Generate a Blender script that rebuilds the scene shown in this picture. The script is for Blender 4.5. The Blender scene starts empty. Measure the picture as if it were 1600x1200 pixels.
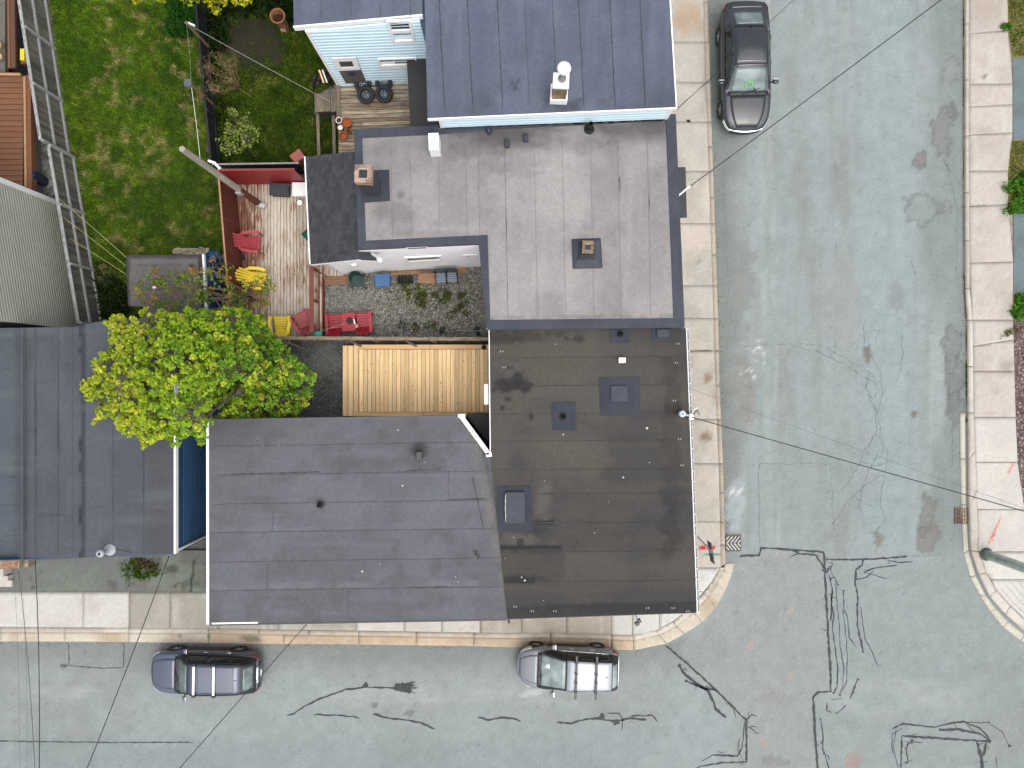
import bpy, bmesh, math, random
import numpy as np
from mathutils import Vector, Matrix

RND = random.Random(11)
S = bpy.context.scene
COL = S.collection
rad = math.radians

# ------------------------------------------------------------------ camera, sky, sun, exposure
CAM_H = 28.5            # metres above the street
FOC = 1111.0            # focal length in photo pixels (1600 wide)
cam_d = bpy.data.cameras.new('camera')
cam_d.sensor_width = 36.0
cam_d.lens = 36.0 * FOC / 1600.0
cam_d.clip_start = 0.1
cam_d.clip_end = 2000.0
cam = bpy.data.objects.new('camera', cam_d)
cam.location = (0, 0, CAM_H)
COL.objects.link(cam)
S.camera = cam

SUN_EL, SUN_AZ = 68.0, 145.0     # azimuth clockwise from north (+Y)
w = bpy.data.worlds.new('World')
S.world = w
w.use_nodes = True
wn = w.node_tree
wn.nodes.clear()
sky = wn.nodes.new('ShaderNodeTexSky')
sky.sky_type = 'NISHITA'
sky.sun_disc = False
sky.sun_elevation = rad(SUN_EL)
sky.sun_rotation = rad(SUN_AZ)
sky.air_density = 1.0
sky.dust_density = 4.0
sky.ozone_density = 1.0
hs = wn.nodes.new('ShaderNodeHueSaturation')
hs.inputs['Saturation'].default_value = 0.30
bg = wn.nodes.new('ShaderNodeBackground')
bg.inputs['Strength'].default_value = 0.15
wo = wn.nodes.new('ShaderNodeOutputWorld')
wn.links.new(sky.outputs[0], hs.inputs['Color'])
wn.links.new(hs.outputs[0], bg.inputs['Color'])
wn.links.new(bg.outputs[0], wo.inputs['Surface'])

sun_d = bpy.data.lights.new('sun', 'SUN')
sun_d.energy = 1.2
sun_d.angle = rad(85)
sun_d.color = (1.0, 0.975, 0.95)
sun = bpy.data.objects.new('sun', sun_d)
sun.location = (0, 0, 60)
d = Vector((math.sin(rad(SUN_AZ)) * math.cos(rad(SUN_EL)), math.cos(rad(SUN_AZ)) * math.cos(rad(SUN_EL)), math.sin(rad(SUN_EL))))
sun.rotation_euler = d.to_track_quat('Z', 'Y').to_euler()
COL.objects.link(sun)

S.view_settings.view_transform = 'Standard'
S.view_settings.look = 'None'
S.view_settings.gamma = 1.0
S.view_settings.use_curve_mapping = False
S.view_settings.exposure = 0.62
S.cycles.max_bounces = 6
S.cycles.transparent_max_bounces = 6

# ------------------------------------------------------------------ helpers
def P(px, py, z=0.0):
    s = (CAM_H - z) / FOC
    return Vector(((px - 800) * s, (600 - py) * s, z))

def lin(c):
    c = c / 255.0
    return c / 12.92 if c <= 0.04045 else ((c + 0.055) / 1.055) ** 2.4

KEXP = 1.75
def D(r, g, b, k=KEXP):
    return (lin(r) / k, lin(g) / k, lin(b) / k)

class MB:
    def __init__(s):
        s.v = []; s.f = []
    def add(s, vs, fs):
        n = len(s.v)
        s.v += [tuple(v) for v in vs]
        s.f += [tuple(i + n for i in f) for f in fs]
        return s
    def box(s, x0, x1, y0, y1, z0, z1):
        return s.add([(x0, y0, z0), (x1, y0, z0), (x1, y1, z0), (x0, y1, z0), (x0, y0, z1), (x1, y0, z1), (x1, y1, z1), (x0, y1, z1)],
                     [(3, 2, 1, 0), (4, 5, 6, 7), (0, 1, 5, 4), (1, 2, 6, 5), (2, 3, 7, 6), (3, 0, 4, 7)])
    def obox(s, c, ux, uy, uz, hx, hy, hz):
        c = Vector(c); ux = Vector(ux).normalized() * hx; uy = Vector(uy).normalized() * hy; uz = Vector(uz).normalized() * hz
        vs = [c + ux * a + uy * b + uz * e for e in (-1, 1) for a, b in ((-1, -1), (1, -1), (1, 1), (-1, 1))]
        return s.add(vs, [(3, 2, 1, 0), (4, 5, 6, 7), (0, 1, 5, 4), (1, 2, 6, 5), (2, 3, 7, 6), (3, 0, 4, 7)])
    def bar(s, a, b, wd, ht, up=(0, 0, 1)):
        a = Vector(a); b = Vector(b); dx = (b - a); L = dx.length; dx.normalize()
        up = Vector(up)
        if abs(dx.dot(up)) > 0.98: up = Vector((0, 1, 0))
        dy = up.cross(dx).normalized(); dz = dx.cross(dy)
        return s.obox((a + b) / 2, dx, dy, dz, L / 2, wd / 2, ht / 2)
    def prism(s, poly, z0, z1):
        pts = [(p[0], p[1]) for p in poly]
        n = len(pts)
        ar = sum(pts[i][0] * pts[(i + 1) % n][1] - pts[(i + 1) % n][0] * pts[i][1] for i in range(n))
        zt = list(z1) if hasattr(z1, '__len__') else [z1] * n
        zb = list(z0) if hasattr(z0, '__len__') else [z0] * n
        if ar < 0: pts.reverse(); zt.reverse(); zb.reverse()
        vs = [(x, y, zb[i]) for i, (x, y) in enumerate(pts)] + [(x, y, zt[i]) for i, (x, y) in enumerate(pts)]
        fs = [tuple(reversed(range(n))), tuple(range(n, 2 * n))]
        fs += [(i, (i + 1) % n, n + (i + 1) % n, n + i) for i in range(n)]
        return s.add(vs, fs)
    def tube(s, pts, r, n=8, cap=True):
        pts = [Vector(p) for p in pts]; m = len(pts)
        rs = r if hasattr(r, '__len__') else [r] * m
        vs = []; prev = None
        for i, p in enumerate(pts):
            t = (pts[min(i + 1, m - 1)] - pts[max(i - 1, 0)]).normalized()
            if prev is None:
                a = Vector((0, 0, 1)) if abs(t.z) < 0.9 else Vector((1, 0, 0))
                u = a.cross(t).normalized()
            else:
                u = (prev - t * prev.dot(t)).normalized()
            prev = u; v = t.cross(u)
            for k in range(n):
                an = 2 * math.pi * k / n
                vs.append(p + (u * math.cos(an) + v * math.sin(an)) * rs[i])
        fs = [(i * n + k, i * n + (k + 1) % n, (i + 1) * n + (k + 1) % n, (i + 1) * n + k) for i in range(m - 1) for k in range(n)]
        if cap:
            fs += [tuple(reversed(range(n))), tuple((m - 1) * n + k for k in range(n))]
        return s.add(vs, fs)
    def lathe(s, prof, c=(0, 0, 0), n=16, axis='z', closed=False):
        vs = []; m = len(prof)
        for r, z in prof:
            for k in range(n):
                a = 2 * math.pi * k / n
                x, y = r * math.cos(a), r * math.sin(a)
                q = (x, y, z) if axis == 'z' else ((x, z, -y) if axis == 'y' else (z, x, y))
                vs.append((c[0] + q[0], c[1] + q[1], c[2] + q[2]))
        rng = m if closed else m - 1
        fs = [(i * n + k, i * n + (k + 1) % n, ((i + 1) % m) * n + (k + 1) % n, ((i + 1) % m) * n + k) for i in range(rng) for k in range(n)]
        return s.add(vs, fs)
    def ball(s, c, rx, ry, rz, n=10, m=6):
        prof = [(max(1e-4, math.sin(math.pi * i / m)), -math.cos(math.pi * i / m)) for i in range(m + 1)]
        k0 = len(s.v)
        s.lathe(prof, (0, 0, 0), n)
        for i in range(k0, len(s.v)):
            x, y, z = s.v[i]; s.v[i] = (c[0] + x * rx, c[1] + y * ry, c[2] + z * rz)
        return s
    def build(s, name, mat, parent=None, smooth=False, bevel=0.0, kind=None, label=None, subsurf=0):
        o = obj_from(name, s.v, s.f, mat, parent, smooth, kind, label)
        if bevel:
            b = o.modifiers.new('bevel', 'BEVEL'); b.width = bevel; b.segments = 2; b.limit_method = 'ANGLE'; b.angle_limit = rad(35)
        if subsurf:
            b = o.modifiers.new('subsurf', 'SUBSURF'); b.levels = subsurf; b.render_levels = subsurf
        return o

def root_of(o):
    while o.parent: o = o.parent
    return o

def obj_from(name, vs, fs, mat, parent=None, smooth=False, kind=None, label=None):
    me = bpy.data.meshes.new(name)
    if parent is not None:
        l = root_of(parent).location
        vs = [(v[0] - l.x, v[1] - l.y, v[2] - l.z) for v in vs]
    me.from_pydata(vs, [], fs)
    me.materials.append(mat)
    if smooth:
        me.polygons.foreach_set('use_smooth', [True] * len(me.polygons))
    o = bpy.data.objects.new(name, me)
    COL.objects.link(o)
    if parent is not None: o.parent = parent
    if kind: o['kind'] = kind
    if label: o['label'] = label
    return o

def tag(o, label, cat, group=None):
    o['label'] = label; o['category'] = cat
    if group: o['group'] = group
    return o

def thing(name, label, cat, loc=(0, 0, 0), group=None, rz=0.0):
    o = bpy.data.objects.new(name, None)
    o.empty_display_size = 0.2
    COL.objects.link(o)
    o.location = loc; o.rotation_euler = (0, 0, rz)
    return tag(o, label, cat, group)

def copy_tree(o, parent=None):
    c = o.copy(); COL.objects.link(c)
    if parent is not None: c.parent = parent
    for ch in list(o.children): copy_tree(ch, c)
    return c

def place(o, loc, rz=0.0, label=None):
    o.location = loc; o.rotation_euler = (0, 0, rz)
    if label: o['label'] = label
    return o

_unit = {}
def piece(name, mat, parent, c, size, rz=0.0, kind=None, tilt=None):
    """one small board, slab or brick: an object of its own sharing a unit block"""
    k = (name, mat.name)
    if k not in _unit:
        me = bpy.data.meshes.new(name)
        b = MB().box(-.5, .5, -.5, .5, -.5, .5)
        me.from_pydata(b.v, [], b.f); me.materials.append(mat); _unit[k] = me
    o = bpy.data.objects.new(name, _unit[k]); COL.objects.link(o)
    l = root_of(parent).location
    o.parent = parent
    o.location = (c[0] - l.x, c[1] - l.y, c[2] - l.z)
    o.scale = size
    o.rotation_euler = tilt if tilt else (0, 0, rz)
    if kind: o['kind'] = kind
    return o

# numpy value noise
def _h(ix, iy, seed):
    n = (ix * 374761393 + iy * 668265263 + seed * 982451653) & 0xFFFFFFFF
    n = ((n ^ (n >> 13)) * 1274126177) & 0xFFFFFFFF
    return ((n ^ (n >> 16)) & 0xFFFF) / 65535.0
def vnoise(x, y, seed=0):
    x = np.asarray(x, float); y = np.asarray(y, float)
    ix = np.floor(x).astype(np.int64); iy = np.floor(y).astype(np.int64)
    fx = x - ix; fy = y - iy
    fx = fx * fx * (3 - 2 * fx); fy = fy * fy * (3 - 2 * fy)
    a = _h(ix, iy, seed); b = _h(ix + 1, iy, seed); c = _h(ix, iy + 1, seed); e = _h(ix + 1, iy + 1, seed)
    return (a * (1 - fx) + b * fx) * (1 - fy) + (c * (1 - fx) + e * fx) * fy
def fbm(x, y, s, seed=0, o=4):
    t = 0.0; a = 0.5; n = 0.0
    for i in range(o):
        t = t + a * vnoise(np.asarray(x) / s, np.asarray(y) / s, seed + i * 17); n += a; a *= 0.5; s *= 0.5
    return t / n
def sstep(a, b, x):
    t = np.clip((x - a) / (b - a), 0, 1); return t * t * (3 - 2 * t)
def ell(x, y, cx, cy, rx, ry, soft=0.35, wob=0.5, seed=0, ang=0.0):
    dx, dy = x - cx, y - cy
    c, s = math.cos(ang), math.sin(ang)
    u, v = (dx * c + dy * s) / rx, (-dx * s + dy * c) / ry
    r = np.sqrt(u * u + v * v) + (fbm(x, y, max(6, min(rx, ry)), seed + 5, 3) - .5) * 2 * wob
    return 1 - sstep(1 - soft, 1 + soft, r)
def band(v, c, w_, soft):
    return 1 - sstep(w_, w_ + soft, np.abs(v - c))
def mixc(c, col, m):
    m = np.clip(m, 0, 1)[:, None]
    return c * (1 - m) + np.array(col)[None, :] * m

def npmesh(name, V, F, mat, cols=None, parent=None, smooth=False, kind=None, label=None):
    V = np.asarray(V, np.float32); F = np.asarray(F, np.int32)
    if parent is not None:
        l = root_of(parent).location
        V = V - np.array([l.x, l.y, l.z], np.float32)
    me = bpy.data.meshes.new(name)
    nf, k = F.shape
    me.vertices.add(len(V)); me.vertices.foreach_set('co', V.ravel())
    me.loops.add(nf * k); me.loops.foreach_set('vertex_index', F.ravel())
    me.polygons.add(nf)
    me.polygons.foreach_set('loop_start', np.arange(0, nf * k, k, dtype=np.int32))
    try: me.polygons.foreach_set('loop_total', np.full(nf, k, np.int32))
    except Exception: pass
    if smooth: me.polygons.foreach_set('use_smooth', np.ones(nf, bool))
    if cols is not None:
        a = me.color_attributes.new('Col', 'FLOAT_COLOR', 'POINT')
        c4 = np.ones((len(V), 4), np.float32); c4[:, :3] = cols
        a.data.foreach_set('color', c4.ravel())
    me.materials.append(mat)
    me.update(calc_edges=True)
    o = bpy.data.objects.new(name, me); COL.objects.link(o)
    if parent is not None: o.parent = parent
    if kind: o['kind'] = kind
    if label: o['label'] = label
    return o

def clip_half(poly, a, b, c):      # keep a*x+b*y<=c
    out = []
    n = len(poly)
    for i in range(n):
        p, q = poly[i], poly[(i + 1) % n]
        dp, dq = a * p[0] + b * p[1] - c, a * q[0] + b * q[1] - c
        if dp <= 0: out.append(p)
        if (dp < 0 < dq) or (dq < 0 < dp):
            t = dp / (dp - dq)
            out.append((p[0] + (q[0] - p[0]) * t, p[1] + (q[1] - p[1]) * t))
    return out

def sheet(name, polys, zf, step, colfn, mat, parent=None, kind=None, dz=0.0, label=None):
    """dense sheet over convex outlines given in photo pixels at the height zf(px,py)"""
    key = {}; V = []; tris = []
    def vid(p):
        k = (round(p[0], 2), round(p[1], 2))
        i = key.get(k)
        if i is None:
            i = key[k] = len(V); V.append(k)
        return i
    for poly in polys:
        xs = [p[0] for p in poly]; ys = [p[1] for p in poly]
        nx = max(1, int(math.ceil((max(xs) - min(xs)) / step))); ny = max(1, int(math.ceil((max(ys) - min(ys)) / step)))
        for i in range(nx):
            xa = min(xs) + i * step; xb = xa + step
            col = clip_half(clip_half(list(poly), -1, 0, -xa), 1, 0, xb)
            if len(col) < 3: continue
            cys = [p[1] for p in col]
            for j in range(ny):
                ya = min(ys) + j * step; yb = ya + step
                if yb < min(cys) or ya > max(cys): continue
                c = clip_half(clip_half(col, 0, -1, -ya), 0, 1, yb)
                if len(c) < 3: continue
                ids = []
                for p in c:
                    q = vid(p)
                    if not ids or (ids[-1] != q and ids[0] != q): ids.append(q)
                for k in range(1, len(ids) - 1): tris.append((ids[0], ids[k + 1], ids[k]))
    A = np.array(V, float)
    z = zf(A[:, 0], A[:, 1]) if callable(zf) else np.full(len(A), float(zf))
    s = (CAM_H - z) / FOC
    W = np.stack([(A[:, 0] - 800) * s, (600 - A[:, 1]) * s, z + dz], 1)
    T = np.array(tris, np.int32)
    e1 = W[T[:, 1]] - W[T[:, 0]]; e2 = W[T[:, 2]] - W[T[:, 0]]
    nz = e1[:, 0] * e2[:, 1] - e1[:, 1] * e2[:, 0]
    fl = nz < 0
    T[fl] = T[fl][:, [0, 2, 1]]
    T = T[np.abs(nz) > 1e-9]
    return npmesh(name, W, T, mat, colfn(A[:, 0], A[:, 1]), parent, False, kind, label)

def offset_poly(pts, dd):
    """move every edge of a polygon inwards by dd (metres)"""
    n = len(pts); p = [Vector((q[0], q[1])) for q in pts]
    ar = sum(p[i].x * p[(i + 1) % n].y - p[(i + 1) % n].x * p[i].y for i in range(n))
    sg = 1 if ar > 0 else -1
    out = []
    for i in range(n):
        a, b, c = p[i - 1], p[i], p[(i + 1) % n]
        d1 = (b - a).normalized(); d2 = (c - b).normalized()
        n1 = Vector((-d1.y, d1.x)) * sg; n2 = Vector((-d2.y, d2.x)) * sg
        k = 1 + n1.dot(n2)
        out.append(b + (n1 + n2) * (dd / max(k, 0.3)))
    return out

def interp(tab, v):
    a = [t[0] for t in tab]; b = [t[1] for t in tab]
    return float(np.interp(v, a, b))

def in_poly(x, y, poly):
    x = np.asarray(x); y = np.asarray(y)
    r = np.zeros(x.shape, bool); n = len(poly)
    for i in range(n):
        x1, y1 = poly[i]; x2, y2 = poly[(i + 1) % n]
        if y1 == y2: continue
        c = ((y1 > y) != (y2 > y)) & (x < (x2 - x1) * (y - y1) / (y2 - y1) + x1)
        r ^= c
    return r

# ------------------------------------------------------------------ materials
def new_mat(name):
    m = bpy.data.materials.new(name); m.use_nodes = True
    nt = m.node_tree; b = nt.nodes['Principled BSDF']
    return m, nt, b

def pm(name, c, rough=0.7, var=0.12, scale=4.0, c2=None, bump=0.0, bscale=60.0, metal=0.0, rand=0.0, stretch=(1, 1, 1), spec=0.5, coat=0.0, world=False, detail=5.0, emit=None, ior=None):
    m, nt, b = new_mat(name)
    N = nt.nodes; L = nt.links
    if world:
        tc = N.new('ShaderNodeNewGeometry'); src = tc.outputs['Position']
    else:
        tc = N.new('ShaderNodeTexCoord'); src = tc.outputs['Object']
    mp = N.new('ShaderNodeMapping'); mp.inputs['Scale'].default_value = stretch
    L.new(src, mp.inputs['Vector'])
    oi = N.new('ShaderNodeObjectInfo')
    if rand:
        cx = N.new('ShaderNodeCombineXYZ'); mu = N.new('ShaderNodeMath'); mu.operation = 'MULTIPLY'; mu.inputs[1].default_value = 57.0
        L.new(oi.outputs['Random'], mu.inputs[0])
        for i in range(3): L.new(mu.outputs[0], cx.inputs[i])
        L.new(cx.outputs[0], mp.inputs['Location'])
    nz = N.new('ShaderNodeTexNoise'); nz.inputs['Scale'].default_value = scale; nz.inputs['Detail'].default_value = detail
    L.new(mp.outputs[0], nz.inputs['Vector'])
    mr = N.new('ShaderNodeMapRange'); mr.inputs[1].default_value = 0.3; mr.inputs[2].default_value = 0.7
    L.new(nz.outputs['Fac'], mr.inputs[0])
    mx = N.new('ShaderNodeMix'); mx.data_type = 'RGBA'
    ca = tuple(x * (1 - var) for x in c); cb = c2 if c2 else tuple(x * (1 + var) for x in c)
    mx.inputs[6].default_value = (*ca, 1); mx.inputs[7].default_value = (*cb, 1)
    L.new(mr.outputs[0], mx.inputs[0])
    out = mx.outputs[2]
    if rand:
        hv = N.new('ShaderNodeHueSaturation')
        m2 = N.new('ShaderNodeMapRange'); m2.inputs[3].default_value = 1 - rand; m2.inputs[4].default_value = 1 + rand
        L.new(oi.outputs['Random'], m2.inputs[0]); L.new(m2.outputs[0], hv.inputs['Value']); L.new(out, hv.inputs['Color'])
        out = hv.outputs[0]
    L.new(out, b.inputs['Base Color'])
    b.inputs['Roughness'].default_value = rough
    b.inputs['Metallic'].default_value = metal
    b.inputs['Specular IOR Level'].default_value = spec
    if coat:
        b.inputs['Coat Weight'].default_value = coat; b.inputs['Coat Roughness'].default_value = 0.04
    if bump:
        n2 = N.new('ShaderNodeTexNoise'); n2.inputs['Scale'].default_value = bscale; n2.inputs['Detail'].default_value = 4
        L.new(mp.outputs[0], n2.inputs['Vector'])
        bp = N.new('ShaderNodeBump'); bp.inputs['Strength'].default_value = bump; bp.inputs['Distance'].default_value = 0.02
        L.new(n2.outputs['Fac'], bp.inputs['Height']); L.new(bp.outputs[0], b.inputs['Normal'])
    if ior: b.inputs['IOR'].default_value = ior
    if emit:
        b.inputs['Emission Color'].default_value = (*emit[0], 1); b.inputs['Emission Strength'].default_value = emit[1]
    return m

def am(name, rough=0.85, *a, mid=0.06, **k):
    return am_(name, rough, *a, mid=mid, **k)
def am_(name, rough=0.85, grain=0.12, gscale=90.0, bump=0.25, bscale=120.0, spec=0.3, trans=0.0, speck=0.0, mid=0.06):
    """colour from the surface's own wear map, with fine grain on top"""
    m, nt, b = new_mat(name); N = nt.nodes; L = nt.links
    at = N.new('ShaderNodeAttribute'); at.attribute_name = 'Col'
    tc = N.new('ShaderNodeNewGeometry')
    nz = N.new('ShaderNodeTexNoise'); nz.inputs['Scale'].default_value = gscale / 4; nz.inputs['Detail'].default_value = 8; nz.inputs['Roughness'].default_value = 0.75
    L.new(tc.outputs['Position'], nz.inputs['Vector'])
    mr = N.new('ShaderNodeMapRange'); mr.inputs[1].default_value = 0.25; mr.inputs[2].default_value = 0.75
    mr.inputs[3].default_value = 1 - grain; mr.inputs[4].default_value = 1 + grain
    L.new(nz.outputs['Fac'], mr.inputs[0])
    n3 = N.new('ShaderNodeTexNoise'); n3.inputs['Scale'].default_value = 7.0; n3.inputs['Detail'].default_value = 6; n3.inputs['Roughness'].default_value = 0.7
    L.new(tc.outputs['Position'], n3.inputs['Vector'])
    m3 = N.new('ShaderNodeMapRange'); m3.inputs[1].default_value = 0.3; m3.inputs[2].default_value = 0.7; m3.inputs[3].default_value = 1 - mid; m3.inputs[4].default_value = 1 + mid
    L.new(n3.outputs['Fac'], m3.inputs[0])
    mm = N.new('ShaderNodeMath'); mm.operation = 'MULTIPLY'; L.new(mr.outputs[0], mm.inputs[0]); L.new(m3.outputs[0], mm.inputs[1])
    vm = N.new('ShaderNodeVectorMath'); vm.operation = 'SCALE'
    L.new(at.outputs['Color'], vm.inputs[0]); L.new(mm.outputs[0], vm.inputs['Scale'])
    L.new(vm.outputs[0], b.inputs['Base Color'])
    b.inputs['Roughness'].default_value = rough; b.inputs['Specular IOR Level'].default_value = spec
    if bump:
        bp = N.new('ShaderNodeBump'); bp.inputs['Strength'].default_value = bump; bp.inputs['Distance'].default_value = 0.01
        n2 = N.new('ShaderNodeTexNoise'); n2.inputs['Scale'].default_value = bscale; n2.inputs['Detail'].default_value = 3
        L.new(tc.outputs['Position'], n2.inputs['Vector'])
        L.new(n2.outputs['Fac'], bp.inputs['Height']); L.new(bp.outputs[0], b.inputs['Normal'])
    if trans:
        tr = N.new('ShaderNodeBsdfTranslucent'); L.new(vm.outputs[0], tr.inputs['Color'])
        ms = N.new('ShaderNodeMixShader'); ms.inputs[0].default_value = trans
        L.new(b.outputs[0], ms.inputs[1]); L.new(tr.outputs[0], ms.inputs[2])
        L.new(ms.outputs[0], N['Material Output'].inputs['Surface'])
    return m

def wood(name, stops, axis='y', rough=0.8, rand=0.12, fine=34.0, along=1.1, patch=None, mscale=1.0):
    """board material: colour ramp over a grain that runs along one axis, offset per board"""
    m, nt, b = new_mat(name); N = nt.nodes; L = nt.links
    g = N.new('ShaderNodeNewGeometry'); oi = N.new('ShaderNodeObjectInfo')
    mp = N.new('ShaderNodeMapping')
    sc = {'y': (fine, along, fine), 'x': (along, fine, fine), 'z': (fine, fine, along)}[axis]
    mp.inputs['Scale'].default_value = tuple(v * mscale for v in sc)
    cx = N.new('ShaderNodeCombineXYZ'); mu = N.new('ShaderNodeMath'); mu.operation = 'MULTIPLY'; mu.inputs[1].default_value = 91.0
    L.new(oi.outputs['Random'], mu.inputs[0])
    for i in range(3): L.new(mu.outputs[0], cx.inputs[i])
    L.new(g.outputs['Position'], mp.inputs['Vector']); L.new(cx.outputs[0], mp.inputs['Location'])
    nz = N.new('ShaderNodeTexNoise'); nz.inputs['Scale'].default_value = 1.0; nz.inputs['Detail'].default_value = 7; nz.inputs['Roughness'].default_value = 0.65
    L.new(mp.outputs[0], nz.inputs['Vector'])
    fac = nz.outputs['Fac']
    if patch is not None:
        fac = patch(nt, g, fac)
    rp = N.new('ShaderNodeValToRGB')
    while len(rp.color_ramp.elements) < len(stops): rp.color_ramp.elements.new(0.5)
    for e, (p, c) in zip(rp.color_ramp.elements, stops):
        e.position = p; e.color = (*c, 1)
    L.new(fac, rp.inputs[0])
    hv = N.new('ShaderNodeHueSaturation')
    m2 = N.new('ShaderNodeMapRange'); m2.inputs[3].default_value = 1 - rand; m2.inputs[4].default_value = 1 + rand
    L.new(oi.outputs['Random'], m2.inputs[0]); L.new(m2.outputs[0], hv.inputs['Value']); L.new(rp.outputs[0], hv.inputs['Color'])
    L.new(hv.outputs[0], b.inputs['Base Color'])
    b.inputs['Roughness'].default_value = rough; b.inputs['Specular IOR Level'].default_value = 0.25
    bp = N.new('ShaderNodeBump'); bp.inputs['Strength'].default_value = 0.25; bp.inputs['Distance'].default_value = 0.01
    L.new(nz.outputs['Fac'], bp.inputs['Height']); L.new(bp.outputs[0], b.inputs['Normal'])
    return m

M = {}
M['white'] = pm('white_paint', (0.78, 0.78, 0.77), 0.5, 0.05)
M['offwhite'] = pm('off_white_siding', (0.80, 0.78, 0.775), 0.6, 0.05, 1.5)
M['blue_siding'] = pm('pale_blue_siding', (0.60, 0.76, 0.84), 0.5, 0.04, 1.2)
M['navy_siding'] = pm('navy_siding', (0.02, 0.062, 0.14), 0.5, 0.08, 1.2)
M['sage_siding'] = pm('sage_siding', (0.33, 0.335, 0.28), 0.55, 0.05, 1.2)
M['beige_wall'] = pm('brown_clapboard', (0.16, 0.13, 0.11), 0.7, 0.08)
M['tar'] = pm('tar', (0.032, 0.035, 0.037), 0.6, 0.35, 10, spec=.3)
M['tar_soft'] = pm('faded_tar', (0.065, 0.07, 0.072), 0.8, 0.3, 9, spec=.15)
M['crack'] = pm('crack_dirt', (0.135, 0.145, 0.142), 0.95, 0.3, 6)
M['joint'] = pm('joint_dirt', D(168, 158, 144), 0.95, 0.3, 6)
M['crack_dark'] = pm('dark_crack', (0.035, 0.034, 0.03), 0.95, 0.3, 6)
M['cap_grey'] = pm('grey_roof_felt', D(80, 84, 95), 0.8, 0.10, 2.2, bump=0.2, bscale=90)
M['patch_grey'] = pm('blue_grey_felt_patch', D(72, 77, 88), 0.75, 0.14, 3, bump=0.2, bscale=80)
M['patch_dark'] = pm('dark_felt_patch', D(66, 69, 76), 0.75, 0.14, 3, bump=0.2, bscale=80)
M['black_roof'] = pm('black_roof_sheet', (0.018, 0.017, 0.016), 0.6, 0.25, 2.5)
M['black'] = pm('black_plastic', (0.012, 0.012, 0.013), 0.5, 0.15)
M['rubber'] = pm('tyre_rubber', (0.014, 0.015, 0.016), 0.75, 0.2, 20, bump=0.3)
M['metal'] = pm('galvanised_metal', (0.42, 0.43, 0.44), 0.4, 0.12, 8, metal=0.7)
M['dark_metal'] = pm('dark_metal', (0.06, 0.06, 0.065), 0.5, 0.15, 8, metal=0.5)
M['wire'] = pm('wire_black', (0.02, 0.02, 0.02), 0.6, 0.1)
M['rust'] = pm('rusty_clay', (0.16, 0.055, 0.02), 0.8, 0.4, 6, c2=(0.33, 0.15, 0.06), bump=0.3)
M['glass_dark'] = pm('window_glass', (0.03, 0.035, 0.035), 0.08, 0.3, 3, spec=0.8)
M['foundation'] = pm('dark_foundation', (0.07, 0.07, 0.07), 0.9, 0.2)
M['attr_road'] = am('asphalt', 0.9, 0.34, 75, 0.35, 60, mid=.08)
M['attr_roof'] = am('felt_roof', 0.85, 0.24, 80, 0.35, 70, mid=.10)
M['attr_conc'] = am('concrete', 0.85, 0.20, 80, 0.25, 60, mid=.07)
M['attr_soil'] = am('soil_and_gravel', 0.95, 0.35, 110, 0.8, 60)
M['attr_leaf'] = am('leaves', 0.5, 0.10, 40, 0.0, 10, spec=0.35, trans=0.38)
M['attr_grass'] = am('grass_blades', 0.6, 0.10, 40, 0.0, 10, spec=0.2, trans=0.3)
M['attr_stone'] = am('stones', 0.9, 0.2, 100, 0.0)
M['bark'] = pm('bark', (0.09, 0.075, 0.055), 0.9, 0.3, 14, bump=0.5, bscale=30, stretch=(1, 1, .3))
# ------------------------------------------------------------------ sky is the world; ground far beyond the frame
b = MB(); b.add([(-450, -450, -0.06), (450, -450, -0.06), (450, 450, -0.06), (-450, 450, -0.06)], [(0, 1, 2, 3)])
b.build('terrain', pm('terrain_soil', (0.10, 0.12, 0.06), 0.95, 0.3, 0.3, c2=(0.17, 0.16, 0.13)), kind='structure')

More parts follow.
